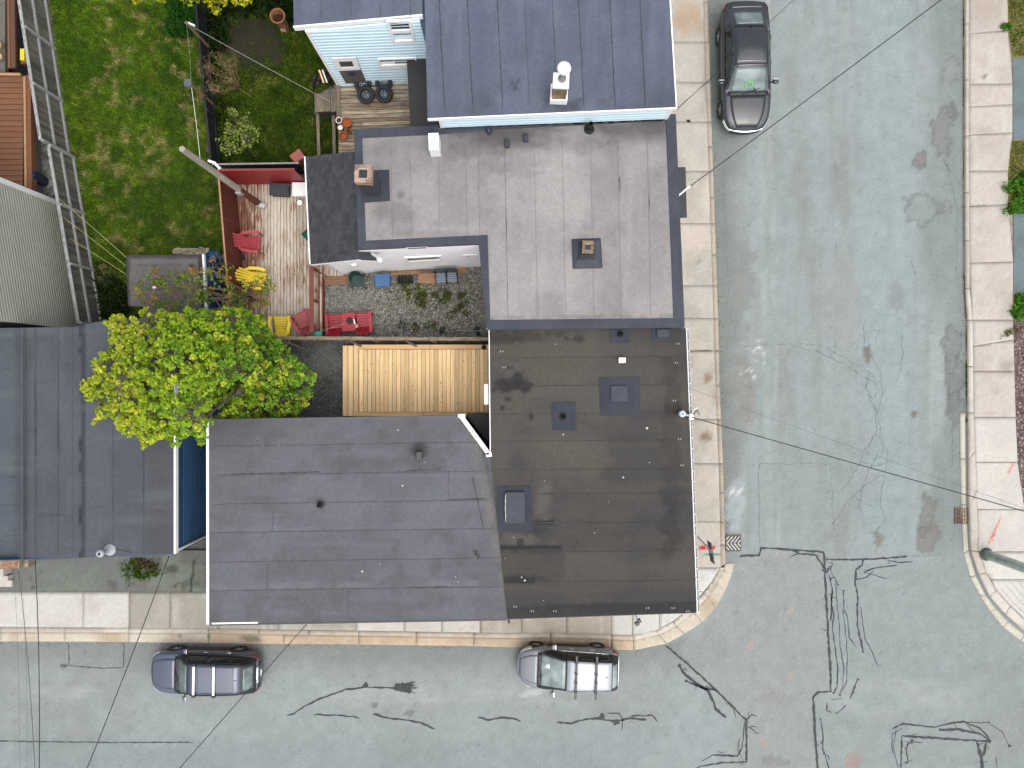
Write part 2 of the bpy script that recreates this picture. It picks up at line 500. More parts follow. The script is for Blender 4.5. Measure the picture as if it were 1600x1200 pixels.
# ------------------------------------------------------------------ road surface with its wear
def road_col(x, y):
    n = len(x)
    c = np.tile(np.array(D(172, 181, 180)), (n, 1))
    g = fbm(x, y, 160, 1, 4)
    c = mixc(c, D(150, 156, 152), sstep(.42, .66, g) * .4)
    g2 = fbm(x, y, 40, 9, 4)
    c = mixc(c, D(177, 188, 187), sstep(.5, .75, g2) * .45)
    ns = sstep(1040, 1120, x) * (1 - sstep(830, 900, y))          # north-south street
    stretch = fbm(x * 6, y * .5, 60, 21, 4)
    c = mixc(c, D(176, 190, 190), ns * sstep(.5, .75, stretch) * .45)
    c = mixc(c, D(142, 149, 146), ns * sstep(.5, .75, 1 - stretch) * .25)
    # kerbside dirt
    m = ns * (1 - sstep(1128, 1175, x + 30 * (fbm(x, y, 50, 4) - .5)))
    c = mixc(c, D(140, 145, 140), m * .75)
    m = ns * band(x, 1192 + (y - 300) * .02, 3, 6) * sstep(.35, .6, fbm(x * 3, y * .6, 30, 6))
    c = mixc(c, D(186, 196, 195), m * .6)
    m = ns * band(x, 1206 + (y - 300) * .02, 2, 4) * sstep(.4, .6, fbm(x * 3, y * .6, 30, 8))
    c = mixc(c, D(190, 199, 198), m * .55)
    m = ns * band(x, 1385, 25, 35)
    c = mixc(c, D(172, 190, 191), m * .55)
    m = ns * sstep(1430, 1470, x + 36 * (fbm(x, y, 60, 31) - .5))
    c = mixc(c, D(146, 156, 153), m * .55)
    m = ns * band(x, 1465 - (y - 500) * .01, 8, 10) * sstep(450, 560, y) * (1 - sstep(640, 720, y))
    c = mixc(c, D(190, 202, 200), m * .6)
    # south street: pale tracks
    so = sstep(985, 1010, y) * (1 - sstep(1120, 1220, x))
    st2 = fbm(x * .4, y * 5, 60, 41, 4)
    c = mixc(c, D(170, 180, 178), so * sstep(.5, .75, st2) * .6)
    m = so * (1 - sstep(1012, 1065, y + 22 * (fbm(x, y, 60, 42) - .5)))
    c = mixc(c, D(146, 151, 147), m * .75)
    m = so * band(y, 1087, 7, 14) * sstep(.45, .7, fbm(x * .5, y * 2, 60, 44))
    c = mixc(c, D(186, 194, 190), m * .75)
    m = so * sstep(1130, 1180, y) * (1 - sstep(900, 1020, x))
    c = mixc(c, D(150, 164, 164), m * .4)
    m = sstep(1180, 1230, x) * sstep(1040, 1080, y) * band(y, 1085, 18, 30) * band(x, 1400, 60, 90)
    c = mixc(c, D(196, 204, 202), m * .7 * sstep(.3, .6, fbm(x * .7, y * 1.5, 40, 47)))
    m = sstep(1180, 1260, x) * sstep(860, 900, y)
    c = mixc(c, D(160, 169, 168), m * .4)
    # newer asphalt in the junction, slightly pinkish and smoother
    m = in_poly(x, y, [(1160, 872), (1290, 860), (1292, 960), (1299, 1085), (1270, 1092), (1275, 1250), (1100, 1250), (1168, 1130), (1060, 1015), (1140, 930)]).astype(float)
    c = mixc(c, D(172, 176, 175), m * .75)
    # patches with their own outline
    for cx, cy, rx, ry, co, a, ang in [
        (1438, 250, 11, 15, (134, 130, 128), .9, .5), (1486, 110, 10, 22, (148, 152, 150), .7, .1), (1473, 205, 16, 36, (136, 138, 136), .85, .2),
        (1490, 590, 13, 42, (128, 134, 132), .9, .05), (1488, 545, 14, 30, (134, 140, 138), .85, 0), (1492, 640, 12, 22, (126, 130, 128), .7, 0),
        (1355, 553, 7, 12, (120, 118, 108), .95, 0), (1372, 842, 8, 15, (118, 118, 108), .75, 0), (1448, 806, 12, 30, (128, 126, 120), .7, .1), (1450, 843, 15, 22, (126, 118, 110), .65, .2),
        (1400, 465, 9, 24, (146, 150, 148), .7, 0), (1420, 495, 5, 18, (146, 150, 148), .5, 0), (1428, 648, 4, 7, (112, 110, 100), .9, 0),
        (1440, 330, 22, 30, (146, 156, 152), .7, 0), (1480, 325, 6, 10, (138, 142, 138), .6, 0),
        (1160, 610, 18, 50, (146, 142, 134), .6, 0), (1165, 440, 16, 60, (136, 136, 130), .5, 0), (1150, 790, 14, 40, (186, 196, 200), .6, 0),
        (1335, 715, 40, 60, (150, 160, 158), .5, 0), (1255, 770, 60, 70, (154, 164, 162), .6, 0), (1310, 480, 30, 60, (158, 160, 156), .6, 0),
        (640, 1115, 6, 5, (118, 122, 118), .8, 0), (585, 1102, 5, 4, (110, 114, 110), .8, 0), (1085, 1150, 50, 40, (160, 168, 170), .5, 0), (960, 1170, 60, 24, (152, 160, 166), .5, 0),
        (1204, 1085, 18, 12, (146, 146, 142), .5, 0), (1208, 1190, 24, 10, (130, 130, 126), .6, 0), (100, 1040, 4, 3, (70, 76, 74), .9, 0),
        (152, 1022, 42, 18, (146, 152, 148), .6, 0), (835, 1082, 20, 5, (198, 204, 200), .8, -.2), (1330, 1187, 13, 13, (164, 138, 130), .7, 0),
        (1235, 957, 4, 4, (188, 160, 152), .7, 0), (1171, 1008, 4, 5, (188, 160, 152), .7, 0), (1236, 1058, 5, 4, (186, 158, 150), .7, 0), (1192, 1160, 6, 5, (180, 156, 150), .7, 0)]:
        e_ = ell(x, y, cx, cy, rx, ry, .22, .75, int(cx), ang); c = mixc(c, D(*[v + 16 for v in co]), a * e_); c = mixc(c, D(98, 102, 98), a * .55 * np.clip(4 * e_ * (1 - e_), 0, 1) * (max(rx, ry) > 9 and cx > 1420))
    for cx, cy in [(1180, 540), (1172, 585), (1190, 560), (1150, 770)]:
        m = ell(x, y, cx, cy, 14, 10, .5, .3, int(cx)) * sstep(.62, .72, vnoise(x / 3.2, y / 3.2, int(cx)))
        c = mixc(c, D(232, 236, 232), m * .9)
    sp = sstep(.985, .998, vnoise(x / 2.0, y / 2.0, 77))
    c = mixc(c, D(200, 204, 202), sp * .3)
    sp = sstep(.985, .998, vnoise(x / 2.0, y / 2.0, 79))
    c = mixc(c, D(120, 124, 122), sp * .35)
    f = .88 + .24 * fbm(x, y, 12, 51, 4)
    return c * f[:, None] * np.array([.90, .89, .88])

sheet('road', [[(1030, -140), (1560, -140), (1560, 860), (1030, 860)], [(-160, 860), (1760, 860), (1760, 1340), (-160, 1340)]],
      0.0, 4.0, road_col, M['attr_road'], kind='structure')

ROAD = bpy.data.objects['road']

def ribbon_mesh(b, pts, wpx, z, jit=.9, wvar=.45, step=5.0, taper=True, rnd=RND):
    """flat poured strip along photo-pixel points on the road"""
    out = []
    for (x0, y0), (x1, y1) in zip(pts, pts[1:]):
        n = max(1, int(math.hypot(x1 - x0, y1 - y0) / step))
        for i in range(n): out.append((x0 + (x1 - x0) * i / n, y0 + (y1 - y0) * i / n))
    out.append(pts[-1])
    L = []
    for i, p in enumerate(out):
        a = out[max(0, i - 1)]; c = out[min(len(out) - 1, i + 1)]
        dx, dy = c[0] - a[0], c[1] - a[1]; l = math.hypot(dx, dy) or 1
        nx, ny = -dy / l, dx / l
        j = rnd.uniform(-jit, jit); ww = wpx / 2 * (1 + rnd.uniform(-wvar, wvar))
        if taper and (i == 0 or i == len(out) - 1): ww *= .45
        L.append((P(p[0] + nx * (j + ww), p[1] + ny * (j + ww), z), P(p[0] + nx * (j - ww), p[1] + ny * (j - ww), z)))
    vs = [q for pr in L for q in pr]
    b.add(vs, [(2 * i, 2 * i + 2, 2 * i + 3, 2 * i + 1) for i in range(len(L) - 1)])

def zc(pts, ox, oy, s): return [(ox + a / s, oy + c / s) for a, c in pts]

def blob(b, cx, cy, r, z, n=12, rough=.35, spikes=0):
    vs = [P(cx, cy, z)]
    for k in range(n):
        a = 2 * math.pi * k / n
        rr = r * (1 + RND.uniform(-rough, rough)) * (RND.uniform(1.2, 2.0) if spikes and k % 2 else 1)
        vs.append(P(cx + rr * math.cos(a), cy + rr * math.sin(a), z))
    b.add(vs, [(0, 1 + (k + 1) % n, 1 + k) for k in range(n)])

Z1, Z2 = 0.004, 0.008
tars = [
 ([(333,205),(335,195),(418,195),(425,160),(575,170),(705,178),(708,210),(712,300),(722,480),(735,700),(738,800),(680,805),(658,830),(662,900),(668,1000),(680,1150),(690,1210)], 2.6),
 ([(570,175),(600,185),(670,192),(690,220),(712,260)], 2.0), ([(555,205),(575,190),(600,185)], 1.2),
 ([(712,212),(880,212),(960,208),(1080,198)], 2.0), ([(880,212),(880,235),(850,260),(845,320),(858,370),(855,500),(868,560),(882,625)], 2.2),
 ([(985,215),(1040,225),(1100,222)], 1.5), ([(885,270),(930,250),(1035,238)], 1.4), ([(890,270),(940,285),(990,298)], 1.0), ([(848,305),(900,290),(930,262)], 1.3),
 ([(730,225),(745,230),(735,260),(770,325)], 1.2), ([(695,258),(720,272),(735,240)], 2.0),
 ([(730,280),(745,340),(740,400),(750,460),(745,520),(755,600),(768,700),(765,780),(750,808)], 1.5),
 ([(760,300),(765,400),(775,500),(780,600),(795,700),(790,780),(778,818)], 1.1), ([(795,350),(795,430),(812,470),(820,560),(850,605)], 1.3),
 ([(790,430),(805,550),(812,650),(808,760),(790,800)], 1.0), ([(745,345),(738,490)], 1.8),
 ([(870,420),(880,500),(890,570),(920,620),(950,690)], 1.0), ([(860,740),(838,800),(822,835)], 1.5), ([(810,860),(765,900)], 1.6), ([(720,850),(720,892)], 1.5), ([(740,840),(790,830)], .9),
 ([(693,920),(703,1000),(700,1060),(712,1080),(730,1150)], 1.7),
 ([(0,595),(100,680),(220,790),(360,930),(362,1118)], 2.4), ([(362,1115),(250,1120),(155,1135),(125,1152)], 2.0),
 ([(62,687),(80,720),(135,765),(190,800),(215,850),(225,880),(270,918)], 3.0), ([(90,755),(140,775),(185,790),(225,795)], 2.4), ([(300,870),(315,922)], 1.2),
 ([(362,930),(385,905),(408,915)], 1.5), ([(365,960),(390,970),(408,992)], 1.7), ([(352,930),(342,1050),(320,1090),(210,1085),(160,1112)], 1.6), ([(330,1010),(322,1060),(345,1110)], 1.2), ([(230,1068),(270,1085),(320,1090)], 1.2),
 ([(1055,1000),(1250,1012),(1450,1025)], 2.4), ([(1055,1000),(1050,1160)], 2.0), ([(1010,970),(1060,945),(1140,955),(1200,960),(1260,945),(1330,935),(1400,965),(1450,1012)], 1.9),
 ([(1220,975),(1300,970),(1400,990),(1455,1022)], 2.6), ([(1300,940),(1440,940),(1500,980),(1535,1045)], 1.0), ([(1390,1025),(1410,1100),(1415,1160)], 4.0), ([(1430,1030),(1420,1090)], 3.0),
 ([(1085,1025),(1075,1060),(1080,1120)], 1.5), ([(1070,1025),(1150,1030)], 1.3), ([(1030,960),(1015,1050),(1040,1150)], 1.0), ([(1060,965),(1010,990),(1012,1080)], 1.0), ([(1300,970),(1290,940)], 1.2), ([(1340,945),(1380,980)], 1.2), ([(1475,1090),(1480,1150)], 1.0), ([(1060,1120),(1100,1110)], 1.5)]
for pts, wd in tars:
    b = MB(); ribbon_mesh(b, zc(pts, 1040, 800, 2.857), wd * 1.25, Z2 if wd > 2.2 else Z1, .6)
    if wd > 1.3:
        for q in range(1 + len(pts) // 3):
            p0, p1 = RND.choice(list(zip(pts, pts[1:]))); t = RND.random(); x, y = p0[0] + (p1[0] - p0[0]) * t, p0[1] + (p1[1] - p0[1]) * t; an = RND.uniform(0, 6.28); l_ = RND.uniform(10, 34)
            ribbon_mesh(b, zc([(x, y), (x + l_ * .5 * math.cos(an), y + l_ * .5 * math.sin(an)), (x + l_ * math.cos(an + .5), y + l_ * math.sin(an + .5))], 1040, 800, 2.857), RND.uniform(.8, 1.5), .0125 + RND.random() * .002, .5)
    b.build('tar_line', M['tar_soft'] if wd < 1.4 else M['tar'], ROAD)
b = MB()
for zx, zy, r in [(62,687,4), (92,755,3.4), (778,818,2.2), (750,808,2), (882,625,2), (838,805,2.2), (888,270,1.6), (1445,1025,4), (1535,1045,3), (1100,1020,3), (1443,940,2), (692,925,2), (706,1078,2.6), (770,325,2), (795,352,2), (716,268,3.2), (855,352,2.2), (1225,972,2.4), (362,932,3)]:
    blob(b, 1040 + zx / 2.857, 800 + zy / 2.857, r * .75, 0.012)
b.build('tar_blob', M['tar'], ROAD, kind='stuff')
for pts, wd in [([(65,270),(90,262),(130,235),(200,203),(270,178),(340,168),(440,170),(470,172)], 2.4), ([(160,267),(230,268),(310,275),(325,280)], 2.0),
                ([(373,263),(420,278),(480,285),(540,295),(592,318)], 2.8), ([(748,275),(790,287),(825,277),(870,280),(900,290)], 2.8),
                ([(1028,295),(1080,298),(1110,287),(1180,280),(1230,290),(1290,280),(1350,285)], 3.2), ([(1210,260),(1250,262),(1265,280),(1262,322)], 1.6), ([(1290,272),(1370,268),(1388,290)], 2.2), ([(1180,280),(1195,266)], 4)]:
    b = MB(); ribbon_mesh(b, zc(pts, 420, 1000, 2.2857), wd, Z2, .8)
    b.build('tar_line', M['tar'], ROAD)
b = MB()
blob(b, 420 + 462 / 2.2857, 1000 + 168 / 2.2857, 6.5, 0.012, 14, .3)
blob(b, 420 + 482 / 2.2857, 1000 + 172 / 2.2857, 7.5, 0.0125, 14, .35)
blob(b, 420 + 500 / 2.2857, 1000 + 178 / 2.2857, 5, 0.0122, 12, .4)
for k in range(26):
    a = RND.uniform(-.9, .75); r0 = RND.uniform(12, 27)
    ribbon_mesh(b, [(627, 1074), (627 + r0 * .6 * math.cos(a), 1074 + r0 * .6 * math.sin(a) + RND.uniform(-1, 1)), (627 + r0 * math.cos(a), 1074 + r0 * .9 * math.sin(a))], 1.1, 0.0125 + k * .0003, .4)
blob(b, 420 + 345 / 2.2857, 1000 + 162 / 2.2857, 4.6, 0.012); blob(b, 420 + 1240 / 2.2857, 1000 + 293 / 2.2857, 5.2, 0.012); blob(b, 420 + 1190 / 2.2857, 1000 + 272 / 2.2857, 4, 0.012)
b.build('tar_blob', M['tar'], ROAD, kind='stuff')
for pts, wd in [([(-60,1158),(0,1158),(150,1160),(302,1160)], 1.9), ([(107,1005),(108,1040),(160,1044),(193,1043),(194,1010),(191,1003)], 1.5)]:
    b = MB(); ribbon_mesh(b, pts, wd, Z1, .4); b.build('tar_line', M['tar_soft'], ROAD)

cracks = [[(310,95),(360,125),(440,122),(600,118),(680,140),(760,165),(850,210),(930,260),(1000,300),(1020,340)], [(640,110),(760,125),(850,180),(950,230),(1000,270),(1015,310)],
 [(960,60),(950,120),(990,180),(1030,250),(1040,350),(1020,450),(1040,560),(1070,640),(1050,760),(1030,880),(1060,980)], [(960,300),(980,370),(1010,430),(1015,540),(960,620),(920,720),(840,830),(800,830)],
 [(1050,740),(950,800),(870,880),(800,990)], [(1130,50),(1140,150),(1130,240),(1115,300)], [(790,690),(800,820),(808,1010)], [(440,690),(790,690)], [(448,690),(450,900),(450,1100)],
 [(1370,10),(1340,120),(1360,260),(1420,360),(1380,420),(1380,700),(1320,740),(1300,800),(1290,900),(1310,1060)], [(1000,560),(970,640),(1010,680),(1050,640),(1030,560)], [(940,680),(1000,700),(1060,690)],
 [(950,780),(940,850),(930,900),(960,980)], [(890,840),(940,870),(1000,900)], [(980,250),(960,330),(1000,380),(1030,330)], [(1000,420),(1040,450)], [(1180,1135),(1340,1130)], [(380,320),(425,325)], [(1020,640),(980,720),(930,850)], [(820,100),(810,170)], [(960,0),(950,60),(1030,50),(1010,110)]]
for pts in cracks:
    b = MB(); ribbon_mesh(b, zc(pts, 1040, 500, 3.077), .9, Z1, 1.5, .7, 4); b.build('crack', M['crack'], ROAD)
for pts in [[(1130,257),(1133,330),(1139,463)], [(1305,250),(1306,292)], [(1485,160),(1478,250),(1496,330),(1494,440)], [(1475,170),(1462,190),(1458,220),(1470,245),(1500,290)], [(1423,405),(1430,430)], [(1165,355),(1180,340)]]:
    b = MB(); ribbon_mesh(b, pts, 1.0, Z1, 1.0, .6, 4); b.build('crack', M['crack'], ROAD)

# ------------------------------------------------------------------ pavements, kerbs, gutters
ZP = 0.13
def conc_fn(base, alt, seed, dirt=(164, 150, 134), dm=.3):
    def f(x, y):
        c = np.tile(np.array(D(*base)), (len(x), 1))
        c = mixc(c, D(*alt), sstep(.4, .7, fbm(x, y, 45, seed, 4)) * .8)
        c = mixc(c, D(*dirt), sstep(.6, .85, fbm(x, y, 18, seed + 3, 4)) * dm)
        c = mixc(c, D(236, 228, 216), sstep(.6, .8, fbm(x * 3, y, 30, seed + 6, 3)) * .35)
        return c * (.95 + .1 * vnoise(x / 3, y / 3, seed + 8))[:, None] * np.array([.94, .975, .99])
    return f

def slab(parent, poly, base, alt, seed, z=ZP, th=.14, step=6.0, extra=None, name='slab'):
    """one concrete slab: dense top with its wear plus its sides"""
    f0 = conc_fn(base, alt, seed)
    f = f0 if extra is None else (lambda x, y: extra(x, y, f0(x, y)))
    zt = z + RND.uniform(-.003, .003) * (name == 'slab')
    o = sheet(name, [poly], zt, step, f, M['attr_conc'], parent)
    # sides: a skirt round the edge in the same mesh
    me = o.data; bm = bmesh.new(); bm.from_mesh(me)
    be = [e for e in bm.edges if e.is_boundary]
    r = bmesh.ops.extrude_edge_only(bm, edges=be)
    for v in [g for g in r['geom'] if isinstance(g, bmesh.types.BMVert)]: v.co.z -= th
    bm.normal_update(); bm.to_mesh(me); bm.free()
    return o

XR = [(-140, 1100), (0, 1105), (65, 1108), (200, 1112), (350, 1117), (500, 1122), (600, 1123.5), (695, 1129), (825, 1132), (888, 1133)]
PINK, PINK2 = (220, 208, 193), (206, 195, 181)
def struct_empty(name):
    o = bpy.data.objects.new(name, None); COL.objects.link(o); o['kind'] = 'structure'; return o
pave_w = struct_empty('pavement')
b = MB(); b.prism([P(985, -140), P(1099, -140), P(1104, 0), P(1121, 500), P(1131, 825), P(1124, 884), P(985, 884)], -.05, .09)
b.build('bed', M['joint'], pave_w)
def stains(x, y, c):
    c = mixc(c, D(150, 120, 96), .75 * ell(x, y, 1106, 591, 5, 9, .3, .3, 1)); c = mixc(c, D(146, 118, 96), .8 * ell(x, y, 1102, 683, 9, 9, .3, .4, 2))
    c = mixc(c, D(196, 148, 96), .45 * ell(x, y, 1075, 30, 20, 34, .6, .6, 3)); c = mixc(c, D(150, 130, 110), .8 * ell(x, y, 1081, 570, 2.5, 2.5, .3, .2, 4)); c = mixc(c, D(160, 145, 125), .7 * ell(x, y, 1092, 410, 2.5, 2.5, .3, .2, 5))
    # red and teal survey spray
    m = ell(x, y, 1104, 855.5, 13, 3.6, .25, .5, 6) * (1 - .9 * ell(x, y, 1104, 855.5, 3, 1.6, .3, .2, 7)); c = mixc(c, D(208, 30, 34), m)
    m = band(y, 866.5 - (x - 1112) * .09, .8, 1.1) * band(x, 1112, 11, 6); c = mixc(c, D(60, 160, 140), m)
    return c
J1 = [-140, -60, 65, 128, 190, 267, 349, 446, 497, 548, 655, 724, 815, 887]
for i, (ya, yb) in enumerate(zip(J1, J1[1:])):
    t = .28
    base, alt = (PINK, PINK2) if i not in (7, 6) else ((212, 204, 190), (196, 188, 174))
    if i in (5, 6): base = (226, 210, 194)
    slab(pave_w, [(990, ya + t), (interp(XR, ya) - 6.85, ya + t), (interp(XR, yb) - 6.85, yb - t), (990, yb - t)], base, alt, 100 + i, extra=stains, step=3.0 if i == len(J1) - 2 else 6.0)
    n = 2 if yb - ya > 70 else 1
    for k in range(n):
        a, c = ya + (yb - ya) * k / n, ya + (yb - ya) * (k + 1) / n
        slab(pave_w, [(interp(XR, a) - 6.6, a + t), (interp(XR, a), a + t), (interp(XR, c), c - t), (interp(XR, c) - 6.6, c - t)], (216, 198, 178), (198, 182, 164), 130 + i * 2 + k, name='kerbstone')

FACE = [(1133, 881), (1130, 890), (1119.5, 912.5), (1106, 932), (1084, 956.5), (1056, 978.5), (1029, 992), (990, 1000.5), (955, 999), (860, 997.5), (740, 996), (560, 993), (325, 990), (200, 988.5), (0, 988), (-160, 988)]
BACK = [(1126, 886), (1122.5, 893), (1113, 909), (1099.5, 927.5), (1078.5, 950.5), (1052, 971.5), (1026.5, 984), (989, 992.3), (955, 991.5), (860, 990), (740, 988.5), (560, 985.5), (325, 982.5), (200, 981), (0, 979.5), (-160, 979)]
GUT = [(1147, 879), (1143.5, 897), (1133, 923), (1119, 948), (1097, 972.5), (1070, 990), (1042, 1005.5), (990, 1016), (955, 1015), (860, 1013), (740, 1009.5), (560, 1007), (325, 1005), (200, 1003), (0, 1002), (-160, 1002)]
def lerp2(a, b_, t): return (a[0] + (b_[0] - a[0]) * t, a[1] + (b_[1] - a[1]) * t)
def strip(parent, A, B, z, base, alt, seed, name, cut=110.0, th=.14, extra=None):
    for i in range(len(A) - 1):
        L = math.hypot(A[i + 1][0] - A[i][0], A[i + 1][1] - A[i][1]); n = max(1, int(round(L / cut)))
        for k in range(n):
            t0, t1 = k / n + .4 / L, (k + 1) / n - (.4 / L if L > 30 else 0)
            if L <= 30: t0 = 0
            slab(parent, [lerp2(A[i], A[i + 1], t0), lerp2(A[i], A[i + 1], t1), lerp2(B[i], B[i + 1], t1), lerp2(B[i], B[i + 1], t0)], base(i) if callable(base) else base, alt, seed, z, th, 5.0, extra, name)
pave_s = struct_empty('pavement')
tanf = lambda i: (230, 214, 192) if i < 7 else ((226, 198, 168) if i < 12 else (232, 216, 196))
def gut_dirt(x, y, c):
    c = mixc(c, D(120, 116, 100), .8 * ell(x, y, 388, 997, 18, 6, .4, .6, 3)); c = mixc(c, D(110, 100, 90), .8 * ell(x, y, 282, 994, 2, 3, .3, .4, 4)); c = mixc(c, D(120, 110, 98), .7 * ell(x, y, 324, 994, 3, 2.4, .3, .4, 5))
    return c
strip(pave_s, FACE, GUT, .03, tanf, (206, 182, 154), 200, 'gutter', extra=gut_dirt)
strip(pave_s, BACK, FACE, ZP, lambda i: (234, 222, 206) if i < 7 else ((214, 196, 174) if i < 12 else (232, 220, 206)), (204, 190, 172), 260, 'kerbstone', 90)
def by(x): return interp([(p[0], p[1]) for p in reversed(BACK)], x) - .3
b = MB(); b.prism([P(-160, 915), P(1125, 880), P(1098, 925), P(1050, 970), P(988, 990), P(560, 984), P(-160, 977)], -.05, .09); b.build('bed', M['joint'], pave_s)
JX = [(-160, 0), (-60, 0), (129, 0), (201, 0), (265, 1), (340, 1), (435, 1), (557, 1), (631, 0), (690, 0), (750, 0), (815, 2), (885, 2), (955, 2), (988, 3)]
for i, ((xa, _), (xb, kd)) in enumerate(zip(JX, JX[1:])):
    base, alt = {0: ((232, 224, 214), (220, 208, 196)), 1: ((198, 190, 175), (182, 174, 160)), 2: ((196, 184, 166), (178, 166, 150)), 3: ((232, 226, 216), (222, 214, 204))}[kd]
    yt = 925.5
    slab(pave_s, [(xa + .4, yt), (xb - .4, yt), (xb - .4, by(xb)), (xa + .4, by(xa))], base, alt, 300 + i)
# corner ramp slabs
slab(pave_s, [(988.5, 925), (1030, 925), (1030, by(1027)), (1010, by(1008)), (988.5, by(989))], (236, 230, 220), (226, 218, 208), 330)
slab(pave_s, [(1030.8, 925), (1099, 925), (1078, 949.5), (1051.5, 970.5), (1030.8, 981)], (236, 231, 222), (226, 219, 210), 331)
slab(pave_s, [(1030.8, 888), (1124.5, 888), (1121.5, 893), (1112, 908.5), (1099.5, 924.2), (1030.8, 924.2)], (238, 231, 221), (228, 220, 210), 332)

# east pavement
F3 = [(1509, -140), (1509, 300), (1510, 450), (1513, 500), (1514, 645), (1515, 788), (1518, 860), (1530, 897), (1547, 931.6), (1571, 959), (1600, 984.6), (1760, 1060)]
B3 = [(1514, -140), (1514, 300), (1515, 450), (1520, 500), (1521, 645), (1526.5, 764), (1529, 862), (1540, 894), (1556, 922), (1578, 947), (1604, 971), (1764, 1044)]
G3 = [(1500, 645), (1502, 788), (1506, 864), (1516, 901), (1531, 929), (1547, 955), (1567, 979), (1594, 1000.5), (1755, 1082)]
GF = [(1508, 645), (1509.5, 788), (1513, 860), (1524, 899), (1540, 931), (1556, 951), (1575, 971), (1601, 993), (1760, 1066)]
pave_e = struct_empty('pavement')
b = MB(); b.prism([P(1510, -140), P(1700, -140), P(1780, 1040), P(1610, 970), P(1570, 945), P(1535, 895), P(1520, 760), P(1514, 450)], -.05, .085); b.build('bed', M['joint'], pave_e)
strip(pave_e, F3, B3, ZP, lambda i: (238, 226, 212) if i > 1 else (226, 208, 192), (224, 208, 192), 400, 'kerbstone', 90)
strip(pave_e, GF, G3, .03, (232, 224, 206), (220, 208, 190), 440, 'gutter', 60)
XL3 = [(-140, 1514.3), (300, 1514.3), (450, 1515.4), (500, 1520.2), (645, 1521.3), (764, 1526.9), (862, 1529.4)]
XR3 = [(-140, 1573), (45, 1574), (90, 1582), (215, 1582), (225, 1575), (325, 1575), (335, 1583), (500, 1583), (650, 1587), (722, 1590), (790, 1597), (862, 1640)]
J3 = [-140, -50, 50, 131, 165, 209, 267, 321, 410, 500, 536, 580, 652, 722, 796, 862]
def estain(x, y, c):
    c = mixc(c, D(110, 104, 98), .8 * ell(x, y, 1539, 119, 2.6, 2, .3, .4, 1)); c = mixc(c, D(150, 136, 122), .5 * ell(x, y, 1572, 575, 14, 12, .5, 1.0, 2)); c = mixc(c, D(176, 156, 140), .5 * ell(x, y, 1540, 10, 30, 22, .6, .6, 3))
    m = band(x, 1551 + (836 - y) * .46, .9, 1.0) * band(y, 829, 19, 3); c = mixc(c, D(236, 112, 104), m * .9)
    m = band(x, 1585 + (720 - y) * .5, .8, 1.0) * band(y, 728, 10, 3); c = mixc(c, D(236, 112, 104), m * .9)
    m = band(np.hypot((x - 1553) * 1.2, (y - 833)), 4, .7, 1.0) * (x > 1552); c = mixc(c, D(236, 112, 104), m * .8)
    m = band(np.hypot((x - 1551) * 1.2, (y - 842)), 3, .6, 1.0) * (x > 1550); c = mixc(c, D(236, 112, 104), m * .8)
    return c
for i, (ya, yb) in enumerate(zip(J3, J3[1:])):
    new = i >= 12
    sk = [0, 0, 6, 0, 4, 4, 0, 3, 2, 0, 10, 0, 0, 0, 0, 0]
    xr0, xr1 = interp(XR3, ya), interp(XR3, yb)
    slab(pave_e, [(interp(XL3, ya), ya + .5 + sk[i] * .5), (xr0, ya + .5 - sk[i] * .5), (xr1, yb - .5 - sk[i + 1] * .5), (interp(XL3, yb), yb - .5 + sk[i + 1] * .5)],
         (234, 225, 213) if new else (222, 209, 196), (224, 215, 204) if new else (208, 195, 182), 500 + i, step=3.0 if i in (13, 14) else 6.0, extra=estain)
slab(pave_e, [(1530.6, 863), (1640, 863), (1640, 905), (1549, 905), (1541, 894)], (238, 229, 217), (228, 218, 206), 540)
slab(pave_e, [(1549.5, 906), (1640, 906), (1640, 985), (1604.5, 969.5), (1579, 946), (1556.5, 921)], (238, 230, 220), (226, 217, 206), 541)
slab(pave_e, [(1640.8, 863), (1760, 863), (1760, 1040), (1640.8, 986)], (236, 227, 216), (226, 217, 206), 542)
# scored bands on the ramp
b = MB()
for k in range(4):
    r0 = 6 + k * 9
    pts = [(1556 + r0 * .95 + 2, 921 - r0 * .45), (1579 + r0 * .72, 946 - r0 * .7), (1604 + r0 * .55, 969 - r0 * .8), (1655 + r0 * .5, 993 - r0 * .8)]
    ribbon_mesh(b, pts, .6, ZP + .008, .1, .2, 6)
b.build('scored_joint', M['crack'], pave_e)

# asphalt forecourt in front of the navy house and the drives on the far side
def fore_col(x, y):
    c = np.tile(np.array(D(126, 129, 124)), (len(x), 1))
    c = mixc(c, D(116, 115, 108), sstep(190, 250, x)); c = mixc(c, D(134, 142, 128), sstep(.45, .7, fbm(x, y, 30, 5)) * .8)
    c = mixc(c, D(84, 88, 78), sstep(.6, .8, fbm(x, y, 16, 8)) * .6); c = mixc(c, D(50, 50, 46), .8 * band(x, 303 - (y - 880) * .12, 1.2, 1.5) * sstep(870, 880, y))
    c = mixc(c, D(66, 64, 56), .7 * ell(x, y, 270, 890, 12, 8, .5, .8, 3)); c = mixc(c, D(86, 88, 84), .9 * ell(x, y, 52, 918, 3, 3, .3, .2, 4))
    return c
sheet('forecourt', [[(-160, 860), (420, 860), (420, 924.5), (-160, 924.5)]], .115, 3.0, fore_col, M['attr_road'], kind='structure')
def drive_col(x, y):
    c = np.tile(np.array(D(126, 142, 146)), (len(x), 1)); return mixc(c, D(112, 126, 128), sstep(.4, .7, fbm(x, y, 22, 5)) * .8)
sheet('driveway', [[(1583, 91), (1760, 91), (1760, 219), (1583, 217)]], .115, 8.0, drive_col, M['attr_road'], kind='structure')
sheet('driveway', [[(1583.6, 331), (1760, 331), (1760, 459), (1583.6, 457)]], .115, 8.0, drive_col, M['attr_road'], kind='structure')
